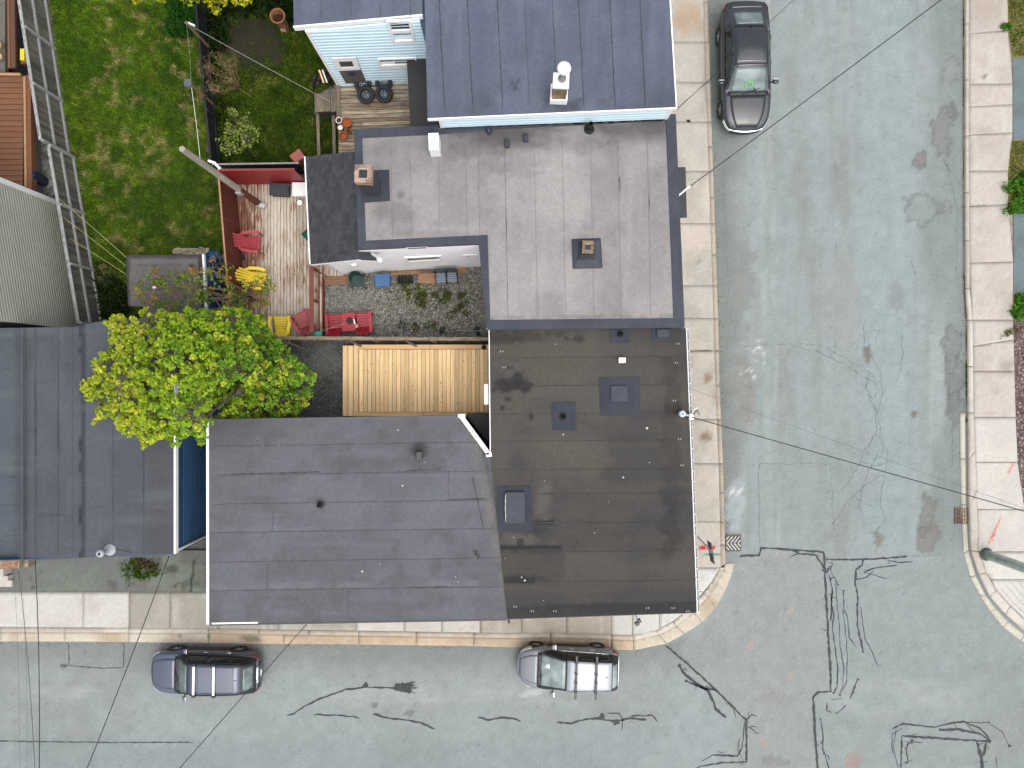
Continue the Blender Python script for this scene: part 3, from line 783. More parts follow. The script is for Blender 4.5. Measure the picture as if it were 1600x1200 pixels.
def mulch_col(x, y):
    c = np.tile(np.array(D(128, 108, 102)), (len(x), 1)); c = mixc(c, D(86, 70, 68), (vnoise(x / 2, y / 2, 3) > .55) * .8); return mixc(c, D(196, 182, 176), (vnoise(x / 2, y / 2, 4) > .8) * .8)
sheet('gravel_bed', [[(1583.6, 501), (1780, 501), (1780, 862), (1641, 862), (1598, 790), (1590.5, 722), (1587.5, 650)]], .105, 2.5, mulch_col, M['attr_soil'], kind='structure')
def verge_col(x, y):
    c = np.tile(np.array(D(146, 138, 78)), (len(x), 1)); return mixc(c, D(120, 124, 60), sstep(.4, .7, fbm(x, y, 20, 5)))
for q in ([(1573.6, -140), (1760, -140), (1760, 90), (1582.6, 90), (1574.6, 45)], [(1575.6, 219), (1760, 219), (1760, 330), (1583, 330), (1575.6, 325)], [(1583.6, 459.5), (1760, 459.5), (1760, 500), (1583.6, 500)]):
    sheet('verge', [q], .11, 8.0, verge_col, M['attr_soil'], kind='structure')

# ------------------------------------------------------------------ back yards: one sheet of soil, grass base and gravel
LAWN = [(60, -120), (306, -120), (312, 60), (325, 160), (333, 262), (345, 300), (352, 380), (345, 410), (300, 505), (164, 530), (138, 380), (110, 232)]
EYARD = [(330, -120), (470, -120), (528, 128), (494, 148), (491, 178), (531, 182), (537, 262), (336, 268)]
def lawn_dry(x, y):
    m = sstep(.52, .72, fbm(x, y, 13, 63, 3)) * sstep(.38, .62, fbm(x, y, 60, 64, 3))
    for cx, cy, r in [(237, 160, 10), (292, 165, 10), (195, 84, 18), (210, 160, 16), (160, 250, 16), (130, 290, 16), (240, 270, 18), (165, 262, 12), (195, 300, 14), (235, 208, 10), (255, 250, 14)]:
        m = np.maximum(m,   .7 * sstep(.35, .6, fbm(x, y, 9, 66, 2)) * ell(x, y, cx, cy, r * .8, r * .6, .8, 1.3, int(cx)))
    return m
def yard_col(x, y):
    c = np.tile(np.array(D(128, 126, 118)), (len(x), 1))
    g = vnoise(x / 2.2, y / 2.2, 7)
    c = mixc(c, D(176, 174, 166), (g > .62) * .8); c = mixc(c, D(84, 84, 78), (g < .33) * .8)
    c = mixc(c, D(92, 98, 94), sstep(528, 536, y) * .85)
    c = mixc(c, D(150, 148, 138), .6 * ell(x, y, 545, 470, 40, 22, .6, .8, 4)); c = mixc(c, D(140, 140, 130), .6 * ell(x, y, 508, 560, 26, 22, .6, .8, 5))
    c = mixc(c, D(92, 88, 66), .7 * ell(x, y, 690, 470, 60, 36, .6, .8, 6)); c = mixc(c, D(96, 104, 52), .8 * ell(x, y, 640, 450, 26, 10, .6, .9, 7))
    inl = in_poly(x, y, LAWN).astype(float); ine = in_poly(x, y, EYARD).astype(float)
    c = mixc(c, D(70, 84, 30), inl); c = mixc(c, D(42, 54, 18), ine)
    c = mixc(c, D(150, 138, 84), inl * lawn_dry(x, y) * .6)
    c = mixc(c, D(64, 58, 46), ine * np.maximum(.95 * ell(x, y, 385, 62, 52, 46, .4, .5, 8), .9 * ell(x, y, 432, 94, 12, 12, .3, .3, 9)))
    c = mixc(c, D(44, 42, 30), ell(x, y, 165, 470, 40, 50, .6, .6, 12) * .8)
    c = mixc(c, D(120, 108, 80), .8 * ell(x, y, 160, 425, 10, 16, .4, .5, 13))
    c = mixc(c, D(40, 42, 44), (x < 58) * 1.0)
    return c * (.85 + .3 * vnoise(x / 3, y / 3, 14))[:, None]
sheet('yard_ground', [[(-160, -140), (1029, -140), (1029, 859), (-160, 859)]], -.004, 4.0, yard_col, M['attr_soil'], kind='structure')

def blades(name, n, box, keep, colfn, hmin, hmax, wmin, wmax, seed, z=0.0, lean=.5, kind='stuff'):
    r = np.random.RandomState(seed)
    x = r.uniform(box[0], box[1], n); y = r.uniform(box[2], box[3], n)
    p = keep(x, y); k = r.uniform(0, 1, n) < p; x, y = x[k], y[k]; n = len(x)
    s = (CAM_H - z) / FOC; X = (x - 800) * s; Y = (600 - y) * s
    a = r.uniform(0, 2 * np.pi, n); h = r.uniform(hmin, hmax, n); wd = r.uniform(wmin, wmax, n)
    la = r.uniform(0, 2 * np.pi, n); ln = r.uniform(.2, 1, n) * lean
    bx, by_ = np.cos(a) * wd / 2, np.sin(a) * wd / 2
    tx, ty = X + np.cos(la) * h * ln * 1.3, Y + np.sin(la) * h * ln * 1.3
    mx_, my_ = X + np.cos(la) * h * ln * .4, Y + np.sin(la) * h * ln * .4
    hz = h * np.sqrt(np.maximum(.1, 1 - ln * ln))
    Z0 = np.full(n, z)
    V = np.stack([np.stack([X - bx, Y - by_, Z0], 1), np.stack([X + bx, Y + by_, Z0], 1), np.stack([mx_ + bx * .8, my_ + by_ * .8, Z0 + hz * .7], 1), np.stack([mx_ - bx * .8, my_ - by_ * .8, Z0 + hz * .7], 1), np.stack([tx, ty, Z0 + hz], 1)], 1).reshape(-1, 3)
    i = np.arange(n) * 5
    F = np.concatenate([np.stack([i, i + 1, i + 2], 1), np.stack([i, i + 2, i + 3], 1), np.stack([i + 3, i + 2, i + 4], 1)], 0)
    c = colfn(x, y, r)
    C = np.repeat(c, 5, 0)
    return npmesh(name, V, F, M['attr_grass'], C, kind=kind)

def lawn_c(x, y, r):
    n = len(x)
    c = np.tile(np.array(D(122, 162, 30)), (n, 1))
    c = mixc(c, D(84, 132, 24), sstep(.4, .65, fbm(x, y, 30, 3)) * .9)
    c = mixc(c, D(160, 182, 56), sstep(.5, .75, fbm(x, y, 20, 4)) * .7)
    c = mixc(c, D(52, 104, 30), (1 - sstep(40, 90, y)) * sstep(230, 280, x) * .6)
    c = mixc(c, D(214, 200, 134), lawn_dry(x, y) * .95 * (r.uniform(0, 1, n) < .75))
    tuft = fbm(x, y, 9, 91, 3)
    return c * (r.uniform(.95, 1.8, n) * (.5 + 1.05 * tuft))[:, None]
def lawn_keep(x, y): return in_poly(x, y, LAWN) * (1 - .3 * lawn_dry(x, y)) * (1 - .85 * ell(x, y, 165, 470, 40, 50, .6, .6, 12))
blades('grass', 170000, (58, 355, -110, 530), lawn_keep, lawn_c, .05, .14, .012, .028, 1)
def ey_c(x, y, r):
    c = np.tile(np.array(D(116, 146, 36)), (len(x), 1))
    c = mixc(c, D(84, 116, 28), sstep(.4, .65, fbm(x, y, 24, 3)) * .9); c = mixc(c, D(160, 170, 76), sstep(.55, .75, fbm(x, y, 16, 4)) * .8)
    return c * (r.uniform(.95, 1.75, len(x)) * (.5 + .95 * fbm(x, y, 9, 92, 3)))[:, None]
def ey_keep(x, y):
    return in_poly(x, y, EYARD) * (1 - .93 * ell(x, y, 385, 62, 52, 46, .4, .5, 8)) * (1 - .9 * ell(x, y, 432, 94, 12, 12, .3, .3, 9))
blades('grass', 90000, (330, 538, -110, 268), ey_keep, ey_c, .05, .16, .012, .028, 2)
def vg_c(x, y, r):
    c = np.tile(np.array(D(146, 146, 78)), (len(x), 1)); return mixc(c, D(80, 112, 40), sstep(.45, .7, fbm(x, y, 14, 3))) * r.uniform(.55, 1.3, len(x))[:, None]
blades('grass', 34000, (1572, 1700, -100, 502), lambda x, y: ((in_poly(x, y, [(1575, -140), (1760, -140), (1760, 88), (1584, 88), (1576, 45)]) | in_poly(x, y, [(1577, 221), (1760, 221), (1760, 328), (1577, 326)]) | in_poly(x, y, [(1585, 461), (1760, 461), (1760, 499), (1585, 499)]))).astype(float) * .9, vg_c, .05, .13, .015, .03, 3, .11)
# weeds in the joint along the far kerb and in pavement cracks
def weed_keep(x, y):
    xe = np.interp(y, [-140, 300, 450, 500, 645, 790], [1507, 1507.5, 1508, 1511, 1511, 1512.5])
    return band(x, xe, 1.6, 1.2) * sstep(.36, .62, fbm(x * 0, y, 22, 5) + .12 * (y > 440) + .06 * (y < 70)) * (y < 660)
blades('weeds', 42000, (1502, 1516, -60, 700), weed_keep, vg_c, .03, .08, .012, .022, 4, 0.0)
for k, (x0, y0, x1, y1) in enumerate([(1507, 323, 1575, 317), (1560, 527, 1592, 514), (1072, 549, 1122, 548), (1073, 189, 1078, 190), (1566, 44, 1578, 38)]):
    def kp(x, y, x0=x0, y0=y0, x1=x1, y1=y1):
        yy = y0 + (x - x0) * (y1 - y0) / (x1 - x0); return band(y, yy, .8, 1.2) * sstep(.35, .65, fbm(x, y * 0, 12, k))
    blades('weeds', 700, (min(x0, x1), max(x0, x1), min(y0, y1) - 3, max(y0, y1) + 3), kp, vg_c, .03, .07, .012, .02, 20 + k, ZP - .02)
# low plants: bright shrub by the drive, the bed by the navy house
def shrub_c(x, y, r): return np.tile(np.array(D(112, 176, 54)), (len(x), 1)) * r.uniform(.45, 1.4, len(x))[:, None]
o = blades('leafy_plant', 2600, (1565, 1640, 262, 334), lambda x, y: ell(x, y, 1597, 302, 24, 25, .5, 1.0, 3), shrub_c, .15, .42, .05, .1, 31, .11, .8, kind=None)
tag(o, 'bright green leafy plant spreading over the pavement edge north of the second driveway', 'plant')
o = blades('leafy_plant', 1100, (1570, 1640, 455, 502), lambda x, y: ell(x, y, 1594, 480, 14, 16, .5, 1.0, 3), shrub_c, .1, .34, .05, .09, 32, .11, .8, kind=None)
tag(o, 'small green leafy plant at the top of the brown gravel bed', 'plant')
o = blades('leafy_plant', 500, (1555, 1600, 500, 532), lambda x, y: ell(x, y, 1578, 519, 16, 5, .3, .4, 3, -.5), vg_c, .05, .2, .03, .06, 33, .11, .7, kind=None)
tag(o, 'narrow tuft of weeds creeping across the far pavement beside the gravel bed', 'plant')
o = blades('leafy_plant', 500, (1560, 1590, 35, 52), lambda x, y: ell(x, y, 1571, 43, 8, 6, .3, .4, 3), shrub_c, .05, .2, .03, .06, 34, .11, .7, kind=None)
tag(o, 'little green tuft at the pavement edge near the top right corner', 'plant')
def bed_c(x, y, r):
    c = np.tile(np.array(D(104, 140, 46)), (len(x), 1)); c = mixc(c, D(136, 100, 72), sstep(212, 222, x) * (1 - sstep(884, 892, y)) * (r.uniform(0, 1, len(x)) < .85))
    return c * r.uniform(.5, 1.3, len(x))[:, None]
blades('ground_cover', 2400, (190, 255, 872, 906), lambda x, y: ell(x, y, 222, 888, 30, 16, .3, .3, 3) * (.15 + .6 * (fbm(x, y, 8, 4) > .5)), bed_c, .05, .22, .03, .06, 35, .115, .7)
blades('ground_cover', 700, (188, 300, 900, 925), lambda x, y: np.maximum(ell(x, y, 201, 910, 4, 9, .3, .4, 3), .8 * ell(x, y, 281, 916, 9, 6, .4, .6, 4)), lambda x, y, r: np.where((x > 250)[:, None], np.array(D(176, 156, 104))[None], np.array(D(104, 134, 50))[None]) * r.uniform(.5, 1.3, len(x))[:, None], .04, .12, .02, .04, 36, .115, .7)

# gravel stones
def stones(name, n, box, keep, z, smin, smax, cols, seed):
    r = np.random.RandomState(seed)
    x = r.uniform(box[0], box[1], n); y = r.uniform(box[2], box[3], n); k = r.uniform(0, 1, n) < keep(x, y); x, y = x[k], y[k]; n = len(x)
    s = (CAM_H - z) / FOC; c = np.stack([(x - 800) * s, (600 - y) * s, np.full(n, z)], 1)
    base = np.array([(1, 0, 0), (-1, 0, 0), (0, 1, 0), (0, -1, 0), (0, 0, .8), (0, 0, -.3)], float)
    F0 = np.array([(0, 2, 4), (2, 1, 4), (1, 3, 4), (3, 0, 4)])
    sz = r.uniform(smin, smax, n) ** 1.0; a = r.uniform(0, 6.28, n)
    B = np.repeat(base[None], n, 0) * r.uniform(.6, 1.3, (n, 6, 3)) * sz[:, None, None]
    ca, sa = np.cos(a)[:, None], np.sin(a)[:, None]
    V = np.stack([B[:, :, 0] * ca - B[:, :, 1] * sa, B[:, :, 0] * sa + B[:, :, 1] * ca, B[:, :, 2]], 2) + c[:, None, :]
    F = (F0[None] + (np.arange(n) * 6)[:, None, None]).reshape(-1, 3)
    C = np.array(cols)[r.randint(0, len(cols), n)] * r.uniform(.6, 1.25, n)[:, None]
    return npmesh(name, V.reshape(-1, 3), F, M['attr_stone'], np.repeat(C, 6, 0), kind='stuff')
GREYS = [D(160, 158, 150), D(128, 128, 122), D(204, 200, 192), D(100, 102, 98), D(176, 168, 154)]
stones('gravel', 16000, (498, 768, 412, 532), lambda x, y: np.ones(len(x)), 0, .012, .034, GREYS, 3)
stones('gravel', 7000, (330, 545, 530, 660), lambda x, y: np.ones(len(x)), 0, .012, .03, [D(112, 118, 114), D(90, 96, 92), D(140, 144, 138), D(176, 174, 166)], 4)
stones('gravel', 5200, (1584, 1700, 505, 858), lambda x, y: np.interp(y, [500, 650, 722, 790, 862], [1584, 1588, 1591, 1600, 1643]) < x, .105, .02, .045, [D(128, 106, 102), D(96, 78, 78), D(168, 150, 144), D(206, 196, 190), D(80, 66, 64)], 5)
DEB = [D(120, 104, 84), D(96, 90, 78), D(170, 160, 140), D(70, 66, 58), D(140, 120, 80)]
stones('street_litter', 5200, (1100, 1150, -60, 880), lambda x, y: np.clip(1.1 - np.abs(x - np.interp(y, [p[0] for p in XR], [p[1] for p in XR]) - 2.5) / 5.0, 0, 1) * (fbm(x * 0, y, 30, 3) > .42), 0.0, .008, .028, DEB, 6)
stones('street_litter', 5200, (0, 1000, 995, 1030), lambda x, y: np.clip(1.1 - np.abs(y - np.interp(x, [0, 325, 740, 990], [1002, 1005, 1009.5, 1016]) - 2.5) / 5.0, 0, 1) * (fbm(x, y * 0, 40, 4) > .45), 0.0, .008, .026, DEB, 7)
stones('street_litter', 3600, (1490, 1516, -60, 860), lambda x, y: np.clip(1.1 - np.abs(x - np.interp(y, [-60, 450, 645, 788, 860], [1505, 1506, 1498, 1500, 1504])) / 5.0, 0, 1) * (fbm(x * 0, y, 30, 5) > .42), 0.0, .008, .026, DEB, 8)
def gw_c(x, y, r):
    n = len(x); c = np.tile(np.array(D(120, 150, 60)), (n, 1)); q = r.uniform(0, 1, n)
    c[q < .22] = D(132, 92, 58); c[(q > .3) & (q < .5)] = D(92, 116, 70); c[q > .95] = D(176, 104, 66)
    return c * r.uniform(.45, 1.3, n)[:, None]
def gw_keep(x, y):
    m = np.maximum(ell(x, y, 705, 478, 32, 28, .35, 1.1, 3), .7 * ell(x, y, 660, 468, 22, 14, .3, 1.2, 4)); m = np.maximum(m, .55 * ell(x, y, 642, 450, 24, 8, .4, 1.0, 5)); m = np.maximum(m, .35 * ell(x, y, 640, 510, 22, 8, .4, 1.0, 6))
    return m * sstep(.42, .6, fbm(x, y, 10, 9))
blades('ground_cover', 14000, (600, 750, 436, 522), gw_keep, gw_c, .04, .2, .025, .055, 41, 0.0, .85)
# ------------------------------------------------------------------ building helpers
def face_n(a, b):
    d_ = Vector((b[0] - a[0], b[1] - a[1], 0)).normalized(); n = Vector((d_.y, -d_.x, 0))
    if n.dot(Vector((-a[0] + 1e-6, -a[1], 0))) < 0: n = -n
    return n
def siding(parent, a, b, z0, za, zb, course, mat, name='siding', lip=.045):
    a = Vector((a[0], a[1], 0)); b = Vector((b[0], b[1], 0)); n = face_n(a, b); m = MB()
    z = z0; top = max(za, zb)
    while z < top - .01:
        z2 = z + course
        zm = z + course * .58
        la, ma_, ha, lb, mb2, hb = min(z, za), min(zm, za), min(z2, za), min(z, zb), min(zm, zb), min(z2, zb)
        V3 = lambda p, o, h: p + n * o + Vector((0, 0, h))
        A = [V3(a, lip * .8, la), V3(b, lip * .8, lb), V3(b, lip, mb2), V3(a, lip, ma_), V3(b, .002, hb), V3(a, .002, ha), V3(a, 0, la), V3(b, 0, lb)]
        m.add(A, [(0, 1, 2, 3), (3, 2, 4, 5), (6, 7, 1, 0)])
        z = z2
    return m.build(name, mat, parent, kind='stuff')
def wallhit(px, py, a, b, out=0.0):
    n = face_n(a, b); o = Vector((0, 0, CAM_H)); d_ = Vector(((px - 800) / FOC, (600 - py) / FOC, -1))
    q = Vector((a[0], a[1], 0)) + n * out
    t = (q - o).dot(n) / d_.dot(n)
    return o + d_ * t
def plate(name, px4, a, b, out, th, mat, parent, label=None):
    n = face_n(a, b); f = [wallhit(x, y, a, b, out + th) for x, y in px4]; k = [p - n * th for p in f]
    m = MB(); m.add(f + k, [(0, 1, 2, 3), (7, 6, 5, 4), (0, 4, 5, 1), (1, 5, 6, 2), (2, 6, 7, 3), (3, 7, 4, 0)])
    return m.build(name, mat, parent, label=label)
def ring(name, outer, inner, a, b, th, mat, parent, out=.02):
    n = face_n(a, b); o = [wallhit(x, y, a, b, out + th) for x, y in outer]; i = [wallhit(x, y, a, b, out + th) for x, y in inner]
    m = MB(); vs = o + i + [p - n * th for p in o] + [p - n * th for p in i]
    fs = []
    for k in range(4):
        j = (k + 1) % 4
        fs += [(k, j, 4 + j, 4 + k), (4 + k, 4 + j, 12 + j, 12 + k), (8 + j, 8 + k, k, j)]
    m.add(vs, fs)
    return m.build(name, mat, parent)
def body(parent, poly_w, z0, z1, mat, inset=.1, name='wall'):
    m = MB(); m.prism(offset_poly(poly_w, inset), z0, z1); return m.build(name, mat, parent)
def trim(parent, p, q, z0, z1, th, mat, name='fascia', out=.0):
    p = Vector((p[0], p[1], 0)); q = Vector((q[0], q[1], 0)); m = MB()
    d_ = (q - p).normalized(); n = Vector((d_.y, -d_.x, 0))
    m.prism([p + n * out, q + n * out, q + n * (out + th), p + n * (out + th)], z0, z1)
    return m.build(name, mat, parent)
def seams(parent, poly, axis, lines, z, colfn, step=5.0, lap=.012, slope=0.0, bead=None, zf=None, name='roof_sheet', ref=None):
    """felt sheets between seam lines, each lapping the next; lines are positions at the middle, slope = drift per px"""
    pts = list(poly); c0 = ref if ref is not None else 0
    ls = [-1e4] + list(lines) + [1e4]
    for i, (l0, l1) in enumerate(zip(ls, ls[1:])):
        if axis == 'x': q = clip_half(clip_half(pts, -1, slope, -l0 + slope * c0), 1, -slope, l1 - slope * c0)
        else: q = clip_half(clip_half(pts, slope, -1, -l0 + slope * c0), -slope, 1, l1 - slope * c0)
        if len(q) < 3: continue
        k = 0 if axis == 'x' else 1
        lo = min(p[k] for p in q); hi = max(p[k] for p in q)
        if hi - lo < 1.2: continue
        off = RND.uniform(0, .003); br = 1 + RND.uniform(-.045, .045)
        base = zf if zf else (lambda x, y: np.full(len(x), float(z)))
        def zz(x, y, lo=lo, hi=hi, off=off, k=k):
            v = x if k == 0 else y
            return base(x, y) + .006 + off + lap * (v - lo) / (hi - lo)
        sheet(name, [q], zz, step, lambda x, y, br=br: colfn(x, y) * br, M['attr_roof'], parent)
def bead(parent, pts, z, wd, mat=None, name='seam_tar', jit=.5):
    m = MB(); ribbon_mesh(m, pts, wd, z, jit, .6, 5); return m.build(name, mat or M['tar'], parent)
def gain(g, mk):
    def mk2(*a, **k):
        f = mk(*a, **k); return lambda x, y: f(x, y) * g
    return mk2
def felt(base, alt, seed, ax='y', dark=None, amt=.7):
    def f(x, y):
        c = np.tile(np.array(D(*base)), (len(x), 1))
        c = mixc(c, D(*alt), sstep(.4, .68, fbm(x, y, 60, seed, 4)) * amt)
        u, v = (x * 5, y * .4) if ax == 'y' else (x * .4, y * 5)
        c = mixc(c, D(*alt), sstep(.48, .75, fbm(u, v, 60, seed + 2, 3)) * .6)
        c = mixc(c, tuple(t * .8 for t in D(*base)), sstep(.55, .8, fbm(x, y, 22, seed + 4, 4)) * .45)
        return c if dark is None else dark(x, y, c)
    return f

# ================================================================== pale grey house (centre)
ZA = 4.5
A_px = [(553, 202), (1056, 178), (1070, 512), (760, 515), (748, 381), (560, 390)]
A_w = [P(x, y, ZA) for x, y in A_px]
hA = thing('house', 'pale grey L-shaped flat-roofed house with dark grey roof border and low shingled rear roof', 'house', P(880, 380))
m = MB(); m.prism(offset_poly(A_w, .0), ZA - .16, ZA); m.build('roof_slab', M['cap_grey'], hA)
body(hA, A_w, -.03, ZA - .16, M['offwhite'], .12)
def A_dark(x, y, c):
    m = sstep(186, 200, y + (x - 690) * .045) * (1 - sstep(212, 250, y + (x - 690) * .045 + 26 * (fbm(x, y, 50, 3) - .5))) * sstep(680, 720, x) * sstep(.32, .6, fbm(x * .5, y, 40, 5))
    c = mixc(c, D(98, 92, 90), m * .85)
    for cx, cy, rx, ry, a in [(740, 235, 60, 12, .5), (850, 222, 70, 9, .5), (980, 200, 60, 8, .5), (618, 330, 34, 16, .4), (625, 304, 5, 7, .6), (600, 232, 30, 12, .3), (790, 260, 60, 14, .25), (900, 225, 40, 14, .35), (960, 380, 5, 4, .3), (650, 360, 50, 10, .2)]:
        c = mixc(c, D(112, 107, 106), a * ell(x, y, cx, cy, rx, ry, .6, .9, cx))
    for cx, cy, rx, ry, a in [(880, 300, 34, 90, .5), (880, 440, 60, 30, .35), (640, 378, 60, 6, .4), (700, 356, 60, 5, .4), (800, 470, 20, 40, .3), (850, 264, 20, 3, .6)]:
        c = mixc(c, D(196, 190, 188), a * ell(x, y, cx, cy, rx, ry, .7, .9, cx))
    c = mixc(c, D(120, 120, 124), .5 * (1 - sstep(1.5, 5, np.abs(y - (497 - (x - 766) * .0105)))) * sstep(.4, .6, fbm(x, y, 14, 5)))
    return c
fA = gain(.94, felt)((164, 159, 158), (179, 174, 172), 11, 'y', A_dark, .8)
M['nail_grey'] = pm('nail_grey', (.36, .36, .36), .6, .1)
M['seam_grey'] = pm('seam_grey', D(132, 128, 128), .9, .2, 6)
xs_A = [612, 642, 686, 729, 748, 790, 836, 880, 924, 967, 1013]
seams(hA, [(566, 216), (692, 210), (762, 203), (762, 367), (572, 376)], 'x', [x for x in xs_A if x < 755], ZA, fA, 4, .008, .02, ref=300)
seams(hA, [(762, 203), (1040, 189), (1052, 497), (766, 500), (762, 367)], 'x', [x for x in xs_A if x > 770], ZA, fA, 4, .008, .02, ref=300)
for x in xs_A:
    y0, y1 = 212 - (x - 690) * .05, (498 if x > 765 else 374)
    bead(hA, [(x + (y - 300) * .02, y) for y in (y0, (y0 + y1) / 2, y1)], ZA + .022, .45, M['seam_grey'] if x not in (790, 1090) else M['tar_soft'], 'seam', .25)
bead(hA, [(790.6, 330), (791.5, 380)], ZA + .024, 1.0, M['tar'], 'seam', .3); bead(hA, [(968, 275), (969, 300)], ZA + .024, 1.0, M['tar'], 'seam', .3); bead(hA, [(1014, 305), (1015, 328)], ZA + .024, .9, M['tar'], 'seam', .3)
# dark border strips
fB = gain(.88, felt)((80, 85, 97), (90, 95, 106), 15, 'y', None)
BO = [[(553, 202), (692, 195.5), (692, 209.5), (566, 215.6)], [(553, 202.5), (565.6, 216), (571.6, 376.5), (560, 390)], [(560.3, 390), (572, 376.4), (761.6, 367.4), (748, 381)],
      [(748, 381.3), (761.8, 367.8), (765.6, 500.4), (760, 514.6)], [(760.4, 515), (766, 500.4), (1052, 497.4), (1070, 512)], [(1040.4, 179), (1056, 178), (1070, 511.6), (1052.4, 497)]]
for i, q in enumerate(BO): sheet('roof_border', [q], ZA + .026 + i * .0012, 5, fB, M['attr_roof'], hA)
# white drip edges
for p, q in [((1056, 178), (1070, 512)), ((1070, 512), (1050, 512.3)), ((748, 381), (562, 390)), ((760, 515), (748, 381))]:
    trim(hA, P(*p, ZA), P(*q, ZA), ZA - .17, ZA + .012, .03, M['white'], 'drip_edge', .003) if (p[1] < q[1]) != (p[0] > 1050) or True else None
# south wing wall with its windows
a, b_ = P(540, 430, 0), P(756.5, 416.0, 0)
siding(hA, P(597, 423.2, 0), b_, 0.0, ZA - .16, ZA - .16, .16, M['offwhite'], lip=.012)
WA = (P(597, 423.2, 0), b_)
wn_ = ring('window', [(631, 403.2), (689, 400.2), (691, 408.6), (637, 411.6)], [(636, 404.6), (686, 401.8), (687, 406.2), (639, 409)], *WA, .05, M['white'], hA, .0)
plate('pane', [(636, 404.6), (686, 401.8), (687, 406.2), (639, 409)], *WA, .012, .01, M['glass_dark'], wn_)
wn_ = ring('window', [(634, 387.6), (668, 386), (668.5, 388.6), (635, 390.3)], [(637, 388.0), (666, 386.6), (666.5, 387.8), (638, 389.2)], *WA, .012, M['offwhite'], hA, .0)
plate('pane', [(637, 388.0), (666, 386.6), (666.5, 387.8), (638, 389.2)], *WA, .012, .01, M['glass_dark'], wn_)
wn_ = ring('window', [(724, 399.4), (745, 398.5), (746.5, 403.2), (727, 404)], [(728, 400), (741, 399.4), (742, 401.6), (730, 402.2)], *WA, .04, M['white'], hA, .0)
plate('pane', [(728, 400), (741, 399.4), (742, 401.6), (730, 402.2)], *WA, .012, .01, M['glass_dark'], wn_)

# shingled lean-to at the rear
def zlean(X): return 2.1 + (X + 7.62) * .873
def sl(px, py):     # photo pixel onto the lean-to plane
    z = 3.0
    for _ in range(30): z = zlean((px - 800) * (CAM_H - z) / FOC)
    return P(px, py, z)
LT, LB, RT, RB = sl(477, 245), sl(485, 413), sl(556, 236.5), sl(561, 405)
m = MB(); m.prism([LT, LB, RB, RT], [p.z - .14 for p in (LT, LB, RB, RT)], [p.z - .02 for p in (LT, LB, RB, RT)]); m.build('lean_to_roof', M['patch_dark'], hA)
q4 = [sl(561, 391.5), sl(561, 405), sl(590, 402.5), sl(577, 391)]
m = MB(); m.prism(q4, [p.z - .14 - (.9 if i == 3 else .5 if i == 2 else 0) for i, p in enumerate(q4)], [p.z - .01 - (.75 if i == 3 else .4 if i == 2 else 0) for i, p in enumerate(q4)]); m.build('lean_to_return', M['patch_dark'], hA)
M['shingle'] = pm('asphalt_shingle', D(88, 89, 94), 0.9, 0.18, 12, rand=.26, bump=.5, bscale=120)
ncol, up = 13, (RT - LT)
for i in range(ncol):
    t0 = i / ncol
    for_len = 0.0
    P0, P1 = LT.lerp(RT, t0), LB.lerp(RB, t0)
    L = (P1 - P0).length; dirv = (P1 - P0).normalized(); upv = (RT - LT).normalized(); nrm = upv.cross(-dirv) if upv.cross(dirv).z < 0 else upv.cross(dirv)
    wcol = (RT - LT).length / ncol
    s_ = RND.uniform(-.25, 0)
    while s_ < L - .02:
        ln = RND.choice([.16, .2, .24, .3]); a0, a1 = max(.005, s_), min(L - .005, s_ + ln); s_ += ln
        if a1 - a0 < .03: continue
        c = P0 + dirv * ((a0 + a1) / 2) + upv * (wcol * .5) + nrm * (.004 + RND.uniform(0, .006))
        o = piece('shingle', M['shingle'], hA, c, (a1 - a0 - .008, wcol * 1.12, .012))
        rot = Matrix((dirv, nrm.cross(dirv), nrm)).transposed()
        o.rotation_euler = rot.to_euler()
        if o.rotation_euler: o.rotation_euler.rotate_axis('X', RND.uniform(.03, .05))
for p, q in [(LT, LB)]:
    m = MB(); m.bar(p + Vector((-.015, 0, -.05)), q + Vector((-.015, 0, -.05)), .05, .15); m.build('fascia', M['white'], hA)
m = MB(); m.bar(LB + Vector((0, -.02, -.08)), RB + Vector((0, -.02, -.08)), .03, .12); m.build('fascia', M['white'], hA)
m = MB(); m.bar(sl(577, 391) + Vector((0, -.03, -.6)), sl(589, 402) + Vector((.02, -.02, -.42)), .12, .16); m.build('fascia', M['white'], hA)
# lean-to side walls
wl0, wl1 = P(540, 430, 0), P(597, 423.2, 0)
siding(hA, wl0, wl1, 0, zlean(wl0.x) - .16, zlean(wl1.x) - .16, .16, M['offwhite'], lip=.012)
nw = P(537, 279, 0)
m = MB(); m.prism([wl0, wl1 + Vector((0, .03, 0)), P(588, 296, 0), nw], -.03, [zlean(wl0.x) - .16, zlean(wl1.x) - .2, zlean(P(588, 296).x) - .2, zlean(nw.x) - .16]); m.build('wall', M['offwhite'], hA)
plate('wall_lamp', [(549, 415.5), (557, 415), (558, 420), (550.5, 420.5)], wl0, wl1, .02, .08, M['white'], hA)

# patches on the roof
def patch(parent, q, z, name='roof_patch', fn=None):
    return sheet(name, [q], z, 4, fn or gain(.75, felt)((74, 79, 91), (84, 88, 99), int(q[0][0]), 'y'), M['attr_roof'], parent)
patch(hA, [(563, 267), (608, 265), (609.5, 314), (565, 317)], ZA + .036)
patch(hA, [(893, 373.5), (938.5, 372), (941.5, 419), (895, 420)], ZA + .036)

